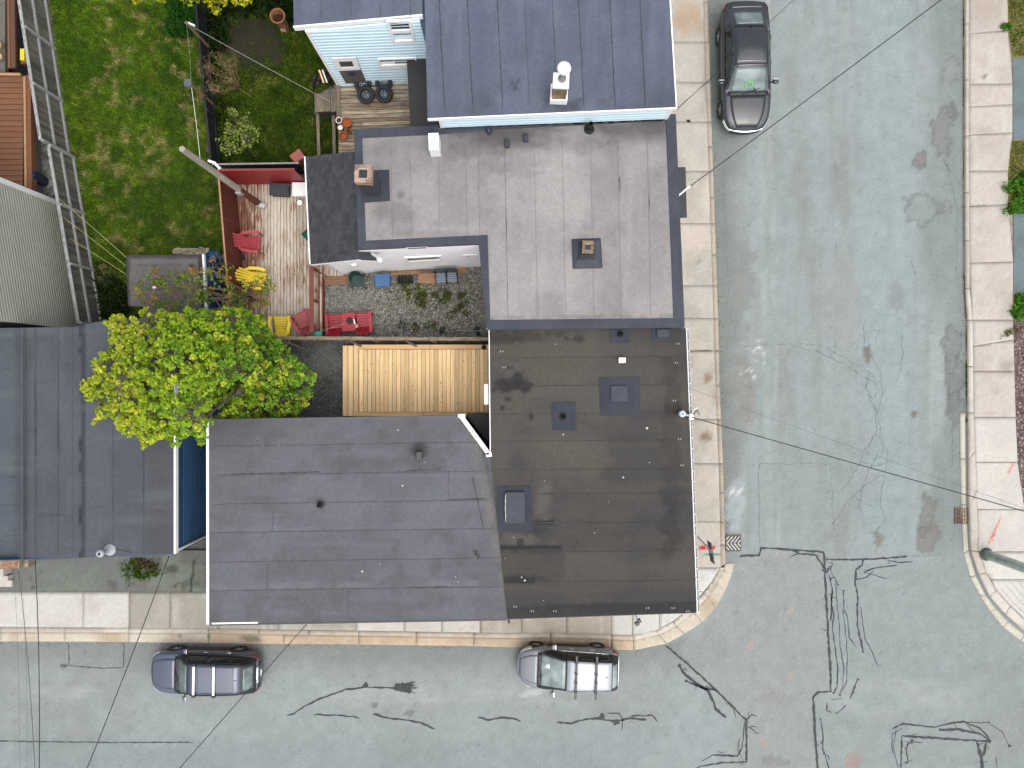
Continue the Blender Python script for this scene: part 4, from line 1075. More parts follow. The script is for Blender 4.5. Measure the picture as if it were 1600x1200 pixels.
M['brick_old'] = pm('old_brick', (0.36, 0.17, 0.09), 0.9, 0.35, 9, c2=(0.40, 0.31, 0.24), rand=.35, bump=.6, bscale=40)
M['brick_brown'] = pm('brown_brick', (0.16, 0.10, 0.05), 0.9, 0.3, 9, c2=(0.27, 0.20, 0.12), rand=.3, bump=.6, bscale=40)
M['mortar'] = pm('mortar', (0.3, 0.27, 0.24), 0.95, 0.2, 20)
def chimney(parent, cx, cy, wx, wy, z0, z1, brick, flue=.22, zb=None, cap=None, rz=-.045):
    """chimney of separate bricks around a flue; below zb the stack is felt-wrapped"""
    ch_m = MB(); zb = z0 if zb is None else zb
    hx, hy = wx / 2, wy / 2; c_, s_ = math.cos(rz), math.sin(rz)
    def T(x, y, z): return Vector((cx + x * c_ - y * s_, cy + x * s_ + y * c_, z))
    f = flue / 2; i = .012
    o = [T(x, y, z) for z in (zb, z1 - .015) for x, y in ((-hx + i, -hy + i), (hx - i, -hy + i), (hx - i, hy - i), (-hx + i, hy - i))]
    n = [T(x, y, z) for z in (z1 - 1.5, z1 - .015) for x, y in ((-f, -f), (f, -f), (f, f), (-f, f))]
    ch_m.add(o + n, [(0, 1, 5, 4), (1, 2, 6, 5), (2, 3, 7, 6), (3, 0, 4, 7), (4, 5, 13, 12), (5, 6, 14, 13), (6, 7, 15, 14), (7, 4, 12, 15), (12, 13, 9, 8), (13, 14, 10, 9), (14, 15, 11, 10), (15, 12, 8, 11), (8, 9, 10, 11)])
    ch = ch_m.build('chimney', M['mortar'], parent)
    m = MB(); m.prism([T(-f + .004, -f + .004, 0), T(f - .004, -f + .004, 0), T(f - .004, f - .004, 0), T(-f + .004, f - .004, 0)], z1 - 1.2, z1 - .1); m.build('flue_shade', M['black'], ch)  # black plug stands in for the shade down the flue
    z = z1; k = 0
    while z - .07 > zb + .01:
        z2 = z - .075
        for side in range(4):
            ln = wx if side % 2 == 0 else wy
            nb = max(2, int(round(ln / .21)))
            th = (wy if side % 2 == 0 else wx) / 2
            dep = min(.1, th - f - .002)
            for q in range(nb):
                u0, u1 = -ln / 2 + q * ln / nb + (.5 if k % 2 else 0) * ln / nb, -ln / 2 + (q + 1) * ln / nb + (.5 if k % 2 else 0) * ln / nb
                if k % 2 and q == nb - 1: u1 = ln / 2
                if side % 2: u0, u1 = max(u0, -ln / 2 + dep + .004), min(u1, ln / 2 - dep - .004)
                u1 = min(u1, ln / 2)
                if u1 - u0 < .04: continue
                um = (u0 + u1) / 2; v = th - dep / 2 + RND.uniform(-.004, .006)
                x, y = [(um, -v), (v, um), (um, v), (-v, um)][side]
                L_ = u1 - u0 - .012
                piece('brick', brick, ch, T(x, y, (z + z2) / 2 + RND.uniform(-.003, .003)), (L_, dep, .064) if side % 2 == 0 else (dep, L_, .064), rz)
        z = z2; k += 1
    if zb > z0 + .05:
        m = MB(); m.prism([T(-hx + .03, -hy + .03, 0), T(hx - .03, -hy + .03, 0), T(hx - .03, hy - .03, 0), T(-hx + .03, hy - .03, 0)], z0, zb + .02); m.build('flashing', M['patch_dark'], ch)
    return ch
c0 = P(567, 271, 6.25); chimney(hA, c0.x, c0.y, .53, .56, ZA, 6.25, M['brick_old'], .27, 5.9)
# short chimney with sloping felt flashing
c0 = P(918.5, 386, 5.15)
ch = chimney(hA, c0.x, c0.y, .38, .42, ZA, 5.15, M['brick_brown'], .18, 5.0)
m = MB(); q0 = [P(x, y, ZA + .04) for x, y in ((895, 375), (937, 373.5), (940, 418), (897, 419))]
t_ = [Vector((c0.x + sx * .2, c0.y + sy * .22, 5.0)) for sx, sy in ((-1, 1), (1, 1), (1, -1), (-1, -1))]
mid = [q.lerp(t, .72) for q, t in zip(q0, t_)]
for q_, z_ in zip(mid, (4.62,) * 4): q_.z = z_
m.add(q0 + mid + t_, [(i, 4 + i, 4 + (i + 1) % 4, (i + 1) % 4)[::-1] for i in range(4)] + [(4 + i, 8 + i, 8 + (i + 1) % 4, 4 + (i + 1) % 4)[::-1] for i in range(4)]); m.build('flashing', M['patch_grey'], hA)
# white vent box
m = MB(); c0 = P(681, 232, ZA); m.obox(c0 + Vector((0, 0, .35)), (1, .04, 0), (-.04, 1, 0), (0, 0, 1), .17, .28, .36); m.build('vent_box', M['white'], hA, bevel=.015)
def pipe_vent(parent, px, py, z, r=.05, h=.35, br=.14, mat=None, lean=(0, 0), bmat=None):
    c = P(px, py, z); m = MB(); m.lathe([(br, 0), (br * .9, .03), (r * 1.5, .09), (r * 1.3, .14)], c, 14); o = m.build('pipe_flashing', bmat or M['dark_metal'], parent, smooth=True)
    m = MB(); e = c + Vector((lean[0], lean[1], h)); m.tube([c + Vector((0, 0, .05)), e], r, 12, cap=False); m.tube([e, c + Vector((0, 0, .1))], r * .8, 12, cap=False); m.lathe([(1e-4, 0), (r * .8, 0)], (c.x, c.y, c.z + .12), 12)
    m.build('vent_pipe', mat or M['dark_metal'], o); return o
pipe_vent(hA, 764, 206, ZA + .02, .045, .3, .12, M['metal'], bmat=M['patch_grey'])
pipe_vent(hA, 920.5, 202, ZA + .02, .07, .55, .18, M['black'], bmat=M['black'])
for x, y in ((792.5, 226), (821.5, 217)):
    m = MB(); c0 = P(x, y, ZA); m.obox(c0 + Vector((0, 0, .09)), (1, 0, 0), (0, 1, 0), (0, 0, 1), .085, .13, .09); m.build('roof_vent', M['patch_dark'], hA, bevel=.03)
# canopy over the street door
m = MB(); m.prism([P(1050, 262, 2.9), P(1071.5, 260.5, 2.9), P(1073.5, 339.5, 2.9), P(1052, 340, 2.9)], [2.82] * 4, [2.92, 2.88, 2.88, 2.92]); m.build('door_canopy', M['patch_dark'], hA)

# ================================================================== black-roofed corner building
ZB = 4.15
B_px = [(765, 515.5), (1071, 512.5), (1088, 957), (793, 967), (767, 711)]
B_w = [P(x, y, ZB) for x, y in B_px]
hB = thing('house', 'corner building with worn black flat roof, felt patches and white gutter along the street', 'house', P(930, 740))
m = MB(); m.prism(B_w, ZB - .15, ZB); m.build('roof_slab', M['black_roof'], hB)
body(hB, B_w, -.03, ZB - .15, M['beige_wall'], .12)
def B_dark(x, y, c):
    c = mixc(c, D(92, 87, 78), .55 * sstep(.42, .62, fbm(x, y, 90, 41)) * (1 - sstep(850, 950, y)))
    for cx, cy, rx, ry, a in [(900, 590, 110, 60, .45), (850, 780, 14, 24, .8), (815, 845, 40, 12, .7), (800, 575, 20, 12, .5), (870, 690, 70, 30, .3)]:
        c = mixc(c, D(100, 96, 88), a * ell(x, y, cx, cy, rx, ry, .6, .8, cx))
    for cx, cy, rx, ry, a in [(800, 604, 26, 10, .95), (809, 592, 7, 12, .9), (782, 600, 10, 6, .9), (785, 637, 5, 3, .9), (793, 623, 4, 3, .8), (797, 574, 4, 3, .8), (831, 651, 4, 6, .9), (770, 530, 40, 8, .5), (830, 830, 30, 6, .5), (812, 846, 6, 5, .8), (1052, 640, 14, 10, .7), (1050, 700, 16, 120, .35), (1050, 830, 20, 40, .45), (820, 905, 50, 5, .5), (960, 950, 120, 8, .5), (810, 525, 60, 8, .5), (905, 530, 8, 5, .7), (885, 529, 3, 3, .8)]:
        c = mixc(c, D(48, 46, 46), a * ell(x, y, cx, cy, rx, ry, .3, .9, cx + cy))
    for x0, x1, yy, wy in [(770, 880, 857 , 3.2), (785, 838, 906, 5.0), (834, 868, 816, 3)]:
        m = band(y, yy - (x - x0) * .02, wy * (.6 + .8 * fbm(x, y, 12, 6)), 1.2) * sstep(x0, x0 + 4, x) * (1 - sstep(x1 - 4, x1, x)); c = mixc(c, D(40, 39, 40), m * .9)
    c = mixc(c, D(58, 56, 58), .4 * in_poly(x, y, [(778, 860), (880, 854), (882, 905), (785, 908)]))
    c = mixc(c, D(46, 45, 46), .6 * sstep(943, 947, y + (x - 900) * .034))
    return c
fBl = gain(1.08, felt)((72, 70, 69), (82, 79, 75), 43, 'x', B_dark, .6)
ysB = [558, 602, 646, 688.5, 733, 771, 816.5, 862, 908, 946]
seams(hB, B_px, 'y', ysB, ZB, fBl, 3.5, .008, -.01, ref=930)
for i, y in enumerate(ysB[:-1]): bead(hB, [(768 + i * 2, y + 1.6), (920, y), (1072 + i * 1.5, y - 1.5)], ZB + .024, .6, M['crack_dark'], 'seam', .25)
for pts, wd in [([(769, 735), (840, 735), (917, 733)], 2.4), ([(842, 772), (870, 771.5), (891, 771)], 1.8), ([(834, 817), (870, 817), (905, 817)], 1.6), ([(880, 855), (881, 906)], 1.8), ([(770, 747), (775, 741)], 1.5)]:
    bead(hB, pts, ZB + .028, wd, M['tar'], 'seam_tar', .4)
def box_px(parent, name, q, z0, z1, mat, bev=.03):
    m = MB(); m.prism([P(x, y, z1) for x, y in q], z0, z1); return m.build(name, mat, parent, bevel=bev)
patch(hB, [(862, 628.5), (900, 628), (901, 672), (863, 672.5)], ZB + .032); pipe_vent(hB, 880, 651, ZB + .035, .05, .3, .13)
patch(hB, [(936.5, 590), (1000, 588.5), (1000, 648.5), (938, 650)], ZB + .032); box_px(hB, 'felted_curb', [(954, 602.5), (981, 602), (981.5, 627.5), (954.5, 628)], ZB, ZB + .09, M['patch_grey'], .03)
patch(hB, [(952.5, 514.6), (984, 514), (984.5, 535.5), (953, 536)], ZB + .032); pipe_vent(hB, 969, 522.5, ZB + .035, .05, .3, .12)
patch(hB, [(1018, 514), (1048, 513.6), (1048, 533), (1019, 533.5)], ZB + .031); box_px(hB, 'felted_curb', [(1026, 513.8), (1046, 513.4), (1046.5, 526.5), (1026.5, 527)], ZB, ZB + .1, M['patch_grey'], .03)
m = MB(); c0 = P(971, 563, ZB); m.obox(c0 + Vector((0, 0, .1)), (1, 0, 0), (0, 1, 0), (0, 0, 1), .12, .095, .11); m.build('vent_box', M['white'], hB, bevel=.03)
patch(hB, [(777, 760), (830, 759), (831, 829), (779, 831)], ZB + .032)
hat = box_px(hB, 'roof_hatch', [(789, 769), (820, 768.5), (821, 818), (790, 818.5)], ZB, ZB + .14, M['patch_grey'], .03)
m = MB(); ribbon_mesh(m, [(790.5, 772), (789.5, 784), (790, 800), (789.5, 816)], 1.3, ZB + .146, .5, .5, 3); m.build('hatch_seal', M['nail_grey'], hat)
def specks(parent, pts, z, seed, n, box):
    r = random.Random(seed); m = MB()
    for x, y, q in list(pts) + [(r.uniform(box[0], box[1]), r.uniform(box[2], box[3]), r.uniform(.01, .018)) for _ in range(n)]: m.lathe([(q, 0), (1e-4, .002)], P(x, y, z), 6)
    m.build('droppings', M['speck'], parent, kind='stuff')
M['speck'] = pm('speck_white', (.5, .5, .48), .8, .1)
specks(hB, [(1011, 669, .04), (974, 746, .03), (820, 907, .035), (880, 679, .025), (815, 902, .025)], ZB + .03, 3, 9, (785, 1060, 525, 940))
# white gutter with brackets along the street edge
g0, g1 = P(1072, 514.5, ZB), P(1089, 957, ZB)
trim(hB, g0, g1, ZB - .14, ZB - .02, .025, M['white'], 'gutter_back', -.03)
dg = (g1 - g0).normalized(); ng = Vector((-dg.y, dg.x, 0)); ng = -ng if ng.x < 0 else ng
m = MB(); m.prism([g0 + ng * .005, g1 + ng * .005, g1 + ng * .1, g0 + ng * .1], ZB - .13, ZB - .10); m.prism([g0 + ng * .085, g1 + ng * .085, g1 + ng * .105, g0 + ng * .105], ZB - .099, ZB - .02); m.build('gutter', pm('pale_gutter', (.40, .40, .39), .6, .1), hB)
n = 26
for k in range(n + 1):
    p = g0.lerp(g1, k / n); piece('gutter_bracket', M['white'], hB, p + ng * .052 + Vector((0, 0, -.03)), (.09, .025, .02), math.atan2(ng.y, ng.x))
trim(hB, P(793, 967, ZB), P(1088, 957, ZB), ZB - .16, ZB - .01, .02, M['dark_metal'], 'drip_edge', .004)
trim(hB, P(765, 515.5, ZB), P(767, 711, ZB), ZB - .16, ZB + .02, .03, M['white'], 'drip_edge', .004)
for x, y in [(786, 574), (782, 549), (1055, 567), (1052, 626), (1060, 686), (1064, 727), (1058, 537), (803, 948), (830, 955), (865, 955), (1010, 950), (1050, 950), (1073, 955)]:
    c0 = P(x, y, ZB + .03); piece('nail_plate', M['nail_grey'], hB, c0, (.022, .055, .012), .2); piece('nail_plate', M['nail_grey'], hB, c0 + Vector((.08, 0, 0)), (.022, .055, .012), .1)
plate('wall_vent', [(762.2, 600), (765.2, 600), (765.4, 629), (762.6, 629)], P(740, 515), P(740, 700), 0, .01, M['white'], hB) if False else None
m = MB(); p_, q_ = P(764, 600, ZB - .4), P(764.4, 632, ZB - .4); m.bar(p_ + Vector((-.09, 0, 0)), q_ + Vector((-.09, 0, 0)), .16, .3); m.build('wall_unit', M['white'], hB, bevel=.02)

# ================================================================== long grey-roofed building
ZC = 4.1
C_px = [(327, 655), (719, 649), (768.5, 711), (795, 967), (327.5, 975)]
C_w = [P(x, y, ZC) for x, y in C_px]
hC = thing('house', 'long building with mid grey felt roof in wide horizontal sheets and white left edge', 'house', P(560, 810))
m = MB(); m.prism(C_w, ZC - .16, ZC); m.build('roof_slab', M['cap_grey'], hC)
body(hC, C_w, -.03, ZC - .16, M['beige_wall'], .16)
def C_dark(x, y, c):
    c = mixc(c, D(86, 84, 86), .5 * (1 - sstep(664, 720, y + 30 * (fbm(x, y, 60, 3) - .5))) * (1 - sstep(420, 520, x)))
    c = mixc(c, D(66, 64, 64), .9 * ell(x, y, 653, 704, 15, 13, .7, .5, 2)); c = mixc(c, D(60, 58, 58), .8 * ell(x, y, 655, 698, 7, 7, .5, .5, 4))
    c = mixc(c, D(74, 72, 72), .6 * ell(x, y, 500, 787, 9, 9, .5, .5, 5)); c = mixc(c, D(116, 117, 122), .6 * band(y, 918 - (x - 330) * .015, 2, 5) * sstep(.4, .6, fbm(x, y, 40, 7)))
    xs = 720 + (y - 655) * .22
    c = mixc(c, D(112, 108, 106), .7 * band(x, xs + 14 + 6 * (fbm(y, x * 0, 30, 9) - .5), 5, 7)); c = mixc(c, D(74, 73, 76), .6 * band(x, xs + 24, 1.5, 4))
    c = mixc(c, D(78, 77, 79), sstep(.58, .8, fbm(x, y, 26, 12)) * .35)
    for k in range(5): c = mixc(c, D(36, 36, 38), .9 * ell(x, y, 741 + k * 1.6, 860 + k * 2.5, 2, 2.6, .4, .4, k))
    return c
fC = gain(1.3, felt)((96, 97, 102), (106, 107, 113), 51, 'x', C_dark, .7)
ysC = [694, 739.5, 784.5, 829, 875, 920]
seams(hC, C_px, 'y', ysC, ZC, fC, 4, .010, -.016, ref=560)
for i, y in enumerate(ysC):
    xr = 752 + i * 7; bead(hC, [(329, y + 3.7), (560, y), (xr, y - 3.1)], ZC + .026, .8, M['tar_soft'], 'seam', .3)
for x, y0, y1 in [(532, 698, 737), (426, 788, 832), (417, 879, 921), (701, 738, 781), (544, 920, 966), (655, 694, 738), (706, 690, 694)]: bead(hC, [(x, y0), (x + .6, y1)], ZC + .028, .6, M['tar_soft'], 'seam', .2)
for pts in [[(620, 737), (690, 733)], [(700, 781), (760, 779)], [(360, 741), (500, 737.5)], [(640, 919), (700, 917)], [(738, 745), (748, 790), (756, 830)]]: bead(hC, pts, ZC + .029, 1.2, M['tar'], 'seam_tar', .4)
trim(hC, P(327, 655, ZC), P(327.5, 975, ZC), ZC - .16, ZC + .05, .08, M['white'], 'edge_board', .004)
trim(hC, P(792, 967.5, ZC), P(327, 975.4, ZC), ZC - .14, ZC - .02, .05, M['dark_metal'], 'gutter', -.055)
m = MB(); m.bar(P(331, 974.2, ZC + .012), P(403, 972.8, ZC + .012), .05, .02); m.build('edge_flashing', M['white'], hC)
m = MB(); pa, pb = P(720.5, 650, ZC), P(764, 709, ZC); m.bar(pa + Vector((0, 0, .02)), pb + Vector((0, 0, .02)), .14, .22); m.build('parapet', M['white'], hC)
m = MB(); m.bar(P(759.5, 710.5, ZC), P(768.5, 709.5, ZC), .14, .26); m.build('parapet_end', M['white'], hC)
m = MB(); m.bar(P(716, 650, ZC), P(727, 649.3, ZC), .12, .24); m.build('parapet_end', M['white'], hC)
pipe_vent(hC, 501, 788, ZC + .02, .05, .3, .13)
m = MB(); c0 = P(655.5, 711.5, ZC); m.obox(c0 + Vector((0, 0, .08)), (1, .03, 0), (-.03, 1, 0), (0, 0, 1), .1, .14, .09); m.build('roof_vent', M['dark_metal'], hC, bevel=.02)
m = MB(); m.tube([P(794, 962, ZC - .05), P(795, 972, ZC - .2), P(795, 972, 1.5)], .04, 8); m.build('downpipe', M['dark_metal'], hC)
specks(hC, [(566, 893, .035), (629, 759, .03), (622, 672, .025)], ZC + .032, 4, 8, (340, 745, 665, 960))
# low black roof in the notch between the two
tri = [P(722, 651.5, ZC), P(765, 651.5, ZC), P(766, 706, ZC)]
m = MB(); m.prism(tri, -.02, 2.2); m.build('notch_roof', M['black_roof'], hC)

# ================================================================== navy house on the left
ZD = 4.2
D_px = [(-160, 515), (113, 511), (176, 498), (272, 496), (272, 865), (-160, 881)]
hD = thing('house', 'navy-clad house with blue grey felt roof and dark tar strip beside the big tree', 'house', P(130, 700))
def zD(x, y): return ZD - .32 * (1 - sstep(22, 37, x)) - .0007 * np.maximum(0, 130 - x) * (x > 37)
D_w = [P(x, y, ZD) for x, y in [(-160, 515), (113, 511), (176, 502), (272, 500), (272, 865), (-160, 881)]]
body(hD, [P(x, y, ZD) for x, y in [(-160, 514), (272, 512), (272, 865), (-160, 881)]], -.03, ZD - .62, M['navy_siding'], .06)
m = MB(); m.prism([P(x, y, ZD) for x, y in [(38, 512.8), (113, 511), (176, 498), (272, 496), (272, 865), (38, 873)]], ZD - .6, ZD - .09); m.build('roof_slab', M['navy_siding'], hD)
def D_dark(x, y, c):
    c = mixc(c, D(84, 94, 102), .8 * (1 - sstep(16, 26, x))); c = mixc(c, D(78, 78, 82), .6 * band(x, 40, 4, 6))
    c = mixc(c, D(44, 45, 48), 1.0 * band(x, 129 + 2.5 * (fbm(y, y * 0, 14, 3) - .5), 3.4, .8))
    c = mixc(c, D(92, 98, 106), .6 * band(x, 150, 14, 14)); c = mixc(c, D(78, 78, 80), .6 * sstep(215, 240, x))
    return mixc(c, D(108, 112, 116), .4 * sstep(.55, .75, fbm(x * .4, y * 3, 50, 4)))
fD = gain(1.1, felt)((86, 89, 96), (94, 98, 106), 61, 'y', D_dark, .7)
seams(hD, [(-160, 515), (113, 511), (113, 873), (-160, 881)], 'x', [38, 54, 90], ZD, fD, 4, .008, .0, ref=700, zf=zD)
seams(hD, [(113, 511), (176, 498), (272, 496), (272, 865), (113, 872)], 'x', [132, 176, 224], ZD, fD, 4, .008, .0, ref=700, zf=zD)
for x in (38, 54, 90, 176, 224): bead(hD, [(x, 512 if x < 120 else 506), (x + .6, 700), (x, 868)], ZD + .02, .8, M['tar_soft'], 'seam', .3)
for x, y0, y1 in [(54, 595, 720), (90, 640, 700), (224, 700, 790), (38, 720, 832), (176, 770, 800)]: bead(hD, [(x, y0), (x + .4, y1)], ZD + .024, 1.1, M['tar'], 'seam_tar', .3)
for x0, x1, y in [(0, 66, 745), (0, 24, 533), (0, 22, 577), (5, 38, 837), (55, 128, 806), (130, 175, 793), (177, 222, 743), (0, 24, 790), (54, 82, 598)]:
    bead(hD, [(x0, y + 1), ((x0 + x1) / 2, y), (x1, y - 2)], ZD + (.02 if x0 > 37 else -.28), .6, M['tar_soft'], 'seam', .4)
trim(hD, P(272, 865, ZD), P(272, 496, ZD), ZD - .18, ZD + .03, .06, M['white'], 'edge_board', .003)
trim(hD, P(-160, 881, ZD), P(270, 865.2, ZD), ZD - .6, ZD - .02, .03, M['navy_siding'], 'fascia', .0)
eD = [P(272, 865, ZD), P(272, 514, ZD)]
wa, wb = Vector((eD[0].x - .05, eD[0].y + .02, 0)), Vector((eD[1].x - .05, eD[1].y, 0))
siding(hD, wa, wb, 0, ZD - .18, ZD - .18, .13, M['navy_siding'])
m = MB(); m.tube([Vector((wa.x + .07, wa.y + .05, .2)), Vector((wa.x + .07, wa.y + .05, ZD - .25))], .045, 10); m.build('downpipe', M['white'], hD)
m = MB(); m.bar(Vector((wa.x + .03, wa.y - .01, 0)), Vector((wa.x + .03, wa.y - .01, ZD - .2)), .07, .06); m.build('corner_board', M['navy_siding'], hD)
m = MB(); c0 = P(172, 859, ZD); m.lathe([(.2, 0), (.19, .03), (.1, .06), (.085, .4), (.13, .44), (.13, .5), (.08, .56), (.065, .56), (.065, .3), (1e-4, .3)], c0 + Vector((0, 0, .005)), 16)
e_ = len(m.v)
for i in range(e_):
    x, y, z = m.v[i]; k = (z - ZD); m.v[i] = (x - k * .12, y - k * .03, z)
m.build('flue_cap', pm('pale_flue', (.34, .36, .38), .5, .1), hD, smooth=True)
m = MB(); m.lathe([(.06, 0), (1e-4, .004)], (c0.x - .56 * .12, c0.y - .56 * .03, ZD + .5), 14); m.build('flue_mouth', M['black'], hD)
m = MB(); m.tube([c0 + Vector((.2, .02, .03)), P(206, 864, ZD + .03)], .012, 6); m.build('stay_wire', M['tar_soft'], hD)

# ================================================================== pale blue house at the top
ZE = 6.0
def zE(x, y): return np.where(x < 662, 5.72 + .3 * (np.clip(x, 450, 662) - 457) / 205, ZE)
E_main = [(660, -140), (1045, -140), (1048, 0), (1058, 167), (668, 184.5)]
E_wing = [(456, -140), (660, -140), (660, 21.5), (459, 40)]
hE = thing('house', 'pale blue clapboard house with slate grey felt roof and white capped chimney', 'house', P(760, 60))
def E_dark(x, y, c):
    c = mixc(c, D(84, 90, 104), .5 * sstep(.5, .75, fbm(x * 4, y * .4, 60, 8))); c = mixc(c, D(70, 74, 84), .6 * sstep(100, 170, y) * sstep(.4, .7, fbm(x, y, 40, 9)))
    c = mixc(c, D(60, 62, 70), .7 * ell(x, y, 880, 165, 26, 12, .6, .7, 3)); c = mixc(c, D(62, 64, 72), .8 * ell(x, y, 801, 125, 10, 16, .5, 1.2, 4) * sstep(.5, .6, fbm(x, y, 6, 2)))
    return c
fE = gain(1.3, felt)((90, 97, 112), (100, 107, 122), 71, 'y', E_dark, .8)
seams(hE, E_main, 'x', [690, 734, 781, 823, 867, 908, 957, 1004], ZE, fE, 5, .010, .05, ref=80, zf=zE)
seams(hE, E_wing, 'x', [501.5, 548, 594, 641], ZE, fE, 5, .010, .01, ref=10, zf=zE)
for x in (690, 734, 781, 823, 867, 908, 957, 1004): bead(hE, [(x - 11, -140), (x - 4, 0), (x + .05 * 40, 120), (x + .05 * 90, 168)], ZE + .024, 1.1 if x not in (823,) else .6, M['tar'] if x not in (823, 867) else M['tar_soft'], 'seam', .5)
for x in (501.5, 548, 594, 641):
    z_ = float(zE(np.array([x]), np.array([0.]))[0]) + .024; bead(hE, [(x - 1, -140), (x, 0), (x + .3, 28)], z_, .9, M['tar_soft'], 'seam', .4)
m = MB(); m.prism([P(x, y, ZE) for x, y in E_main], ZE - .2, ZE); m.build('roof_slab', M['cap_grey'], hE)
def zew(x): return 5.72 + .3 * (min(max(x, 450), 662) - 457) / 205
m = MB(); q = [P(x, y, zew(x)) for x, y in [(456, -140), (659.5, -140), (659.5, 21.5), (459, 40)]]; m.prism(q, [p.z - .2 for p in q], [p.z for p in q]); m.build('roof_slab', M['cap_grey'], hE)
# fascias
def fas(p, q, zp, zq, h=.2, t=.04):
    A, B = P(*p, zp), P(*q, zq); d_ = (B - A).normalized(); n = Vector((d_.y, -d_.x, 0)).normalized(); n = n if n.y < 0 else -n
    m = MB(); m.add([A + n * .002, B + n * .002, B + n * t, A + n * t, A + Vector((0, 0, -h)) + n * .002, B + Vector((0, 0, -h)) + n * .002, B + Vector((0, 0, -h)) + n * t, A + Vector((0, 0, -h)) + n * t], [(0, 1, 2, 3), (7, 6, 5, 4), (3, 2, 6, 7), (0, 3, 7, 4), (1, 5, 6, 2)])
    m.build('fascia', M['white'], hE)
fas((458, 40.1), (660, 21.6), zew(458) + .01, zew(660) + .01, .22, .06); fas((668, 184.7), (1058, 167.2), ZE + .01, ZE + .01, .16)
trim(hE, P(1048, 0, ZE), P(1058, 167, ZE), ZE - .2, ZE + .02, .04, M['white'], 'drip_edge', .003)
# rear wing south wall
wa, wb = P(530, 133, 1.3), P(680, 127.3, 1.3)
zl, zr_ = zew(470) - .2, zew(660) - .16
ztop_b = zr_ + .06
siding(hE, wa, wb, 0.0, zl, ztop_b, .205, M['blue_siding'])
m = MB(); bk = [Vector((wa.x, wa.y, 0)), Vector((wb.x, wb.y, 0)), P(680, -140), P(530, -140)]; n_ = face_n(wa, wb)
m.prism([bk[0] - n_ * .03, bk[1] - n_ * .03, bk[2], bk[3]], -.02, [zl - .02, ztop_b - .02, ztop_b - .02, zl - .02]); m.build('wall', M['blue_siding'], hE)
m = MB(); m.bar(Vector((wa.x - .02, wa.y, 0)) + n_ * .01, Vector((wa.x - .02, wa.y, zl)) + n_ * .01, .11, .08); m.build('corner_board', M['white'], hE)
WE = (wa, wb)
wn_ = ring('window', [(603.5, 33.8), (641.5, 32.6), (650, 66.5), (615.5, 68)], [(608.5, 36.6), (638, 35.4), (645.5, 63.6), (617.5, 65)], *WE, .07, M['white'], hE)
plate('pane', [(608.5, 36.6), (638, 35.4), (642, 49.5), (612.8, 51)], *WE, .03, .01, M['glass_dark'], wn_); plate('pane', [(613.2, 51.5), (642.2, 50), (645.5, 63.6), (617.5, 65)], *WE, .025, .01, M['glass_dark'], wn_)
plate('glazing_bar', [(612.2, 48.6), (641.2, 47.2), (642.2, 51), (613.6, 52.4)], *WE, .03, .04, M['white'], wn_)
plate('blind', [(616.3, 58), (643.8, 56.8), (645.2, 63), (617.6, 64.4)], *WE, .036, .006, M['offwhite'], wn_)
wn_ = ring('window', [(590, 93), (650, 91), (653, 105.5), (594.5, 107.5)], [(593, 94.6), (648, 92.8), (650, 101), (595.5, 103)], *WE, .07, M['white'], hE)
plate('pane', [(593, 94.6), (615, 93.9), (617, 102.2), (595.5, 103)], *WE, .03, .01, M['glass_dark'], wn_); plate('pane', [(616.4, 93.8), (648, 92.8), (650, 101), (618.6, 102.2)], *WE, .03, .01, M['glass_dark'], wn_)
plate('blind', [(594.4, 98), (615.8, 97.2), (617, 102.2), (595.5, 103)], *WE, .042, .006, M['offwhite'], wn_)
M['door_grey'] = wood('weathered_door', [(.3, D(92, 88, 84)), (.7, D(138, 130, 122))], 'z', .8, 0, 30, 2)
dr = plate('door', [(519, 92), (556, 90.6), (572.5, 129.3), (540.5, 130.6)], *WE, .02, .05, M['door_grey'], hE)
ring('door_frame', [(518, 91.4), (556, 89.8), (563.5, 109), (528, 111)], [(529, 96.4), (550, 95.6), (553.5, 105), (533, 106)], *WE, .035, M['white'], dr, .07)
plate('door_light', [(529, 96.4), (550, 95.6), (553.5, 105), (533, 106)], *WE, .072, .01, M['glass_dark'], dr)
plate('door_sign', [(543, 113.5), (554.5, 112.8), (556.5, 118), (545, 118.8)], *WE, .072, .012, pm('navy_sign', (.02, .025, .07), .5), dr)
# main block walls above the neighbour's roof
ma, mb_ = P(691, 198.5, ZA), P(1040, 185, ZA)
siding(hE, ma, mb_, 3.8, ZE - .17, ZE - .17, .205, M['blue_siding'])
n_ = face_n(ma, mb_)
m = MB(); m.prism([Vector((ma.x, ma.y, 0)) - n_ * .02, Vector((mb_.x, mb_.y, 0)) - n_ * .02, P(1040, -140, ZE), P(691, -140, ZE)], -.03, ZE - .2); m.build('wall', M['blue_siding'], hE)
for p in (ma, mb_):
    m = MB(); m.bar(Vector((p.x, p.y, 4.3)) + n_ * .02, Vector((p.x, p.y, ZE - .2)) + n_ * .02, .1, .06); m.build('corner_board', M['white'], hE)
m = MB()
for k in range(40):
    t = k / 40; p = ma.lerp(mb_, t + RND.uniform(0, .01)); m.obox(Vector((p.x, p.y, ZA + .02)) + n_ * (.03 + RND.uniform(0, .05)), (1, .04, 0), (-.04, 1, 0), (0, 0, 1), RND.uniform(.1, .28), RND.uniform(.02, .05), .03)
m.build('wall_flashing', M['tar_soft'], hE, kind='stuff')
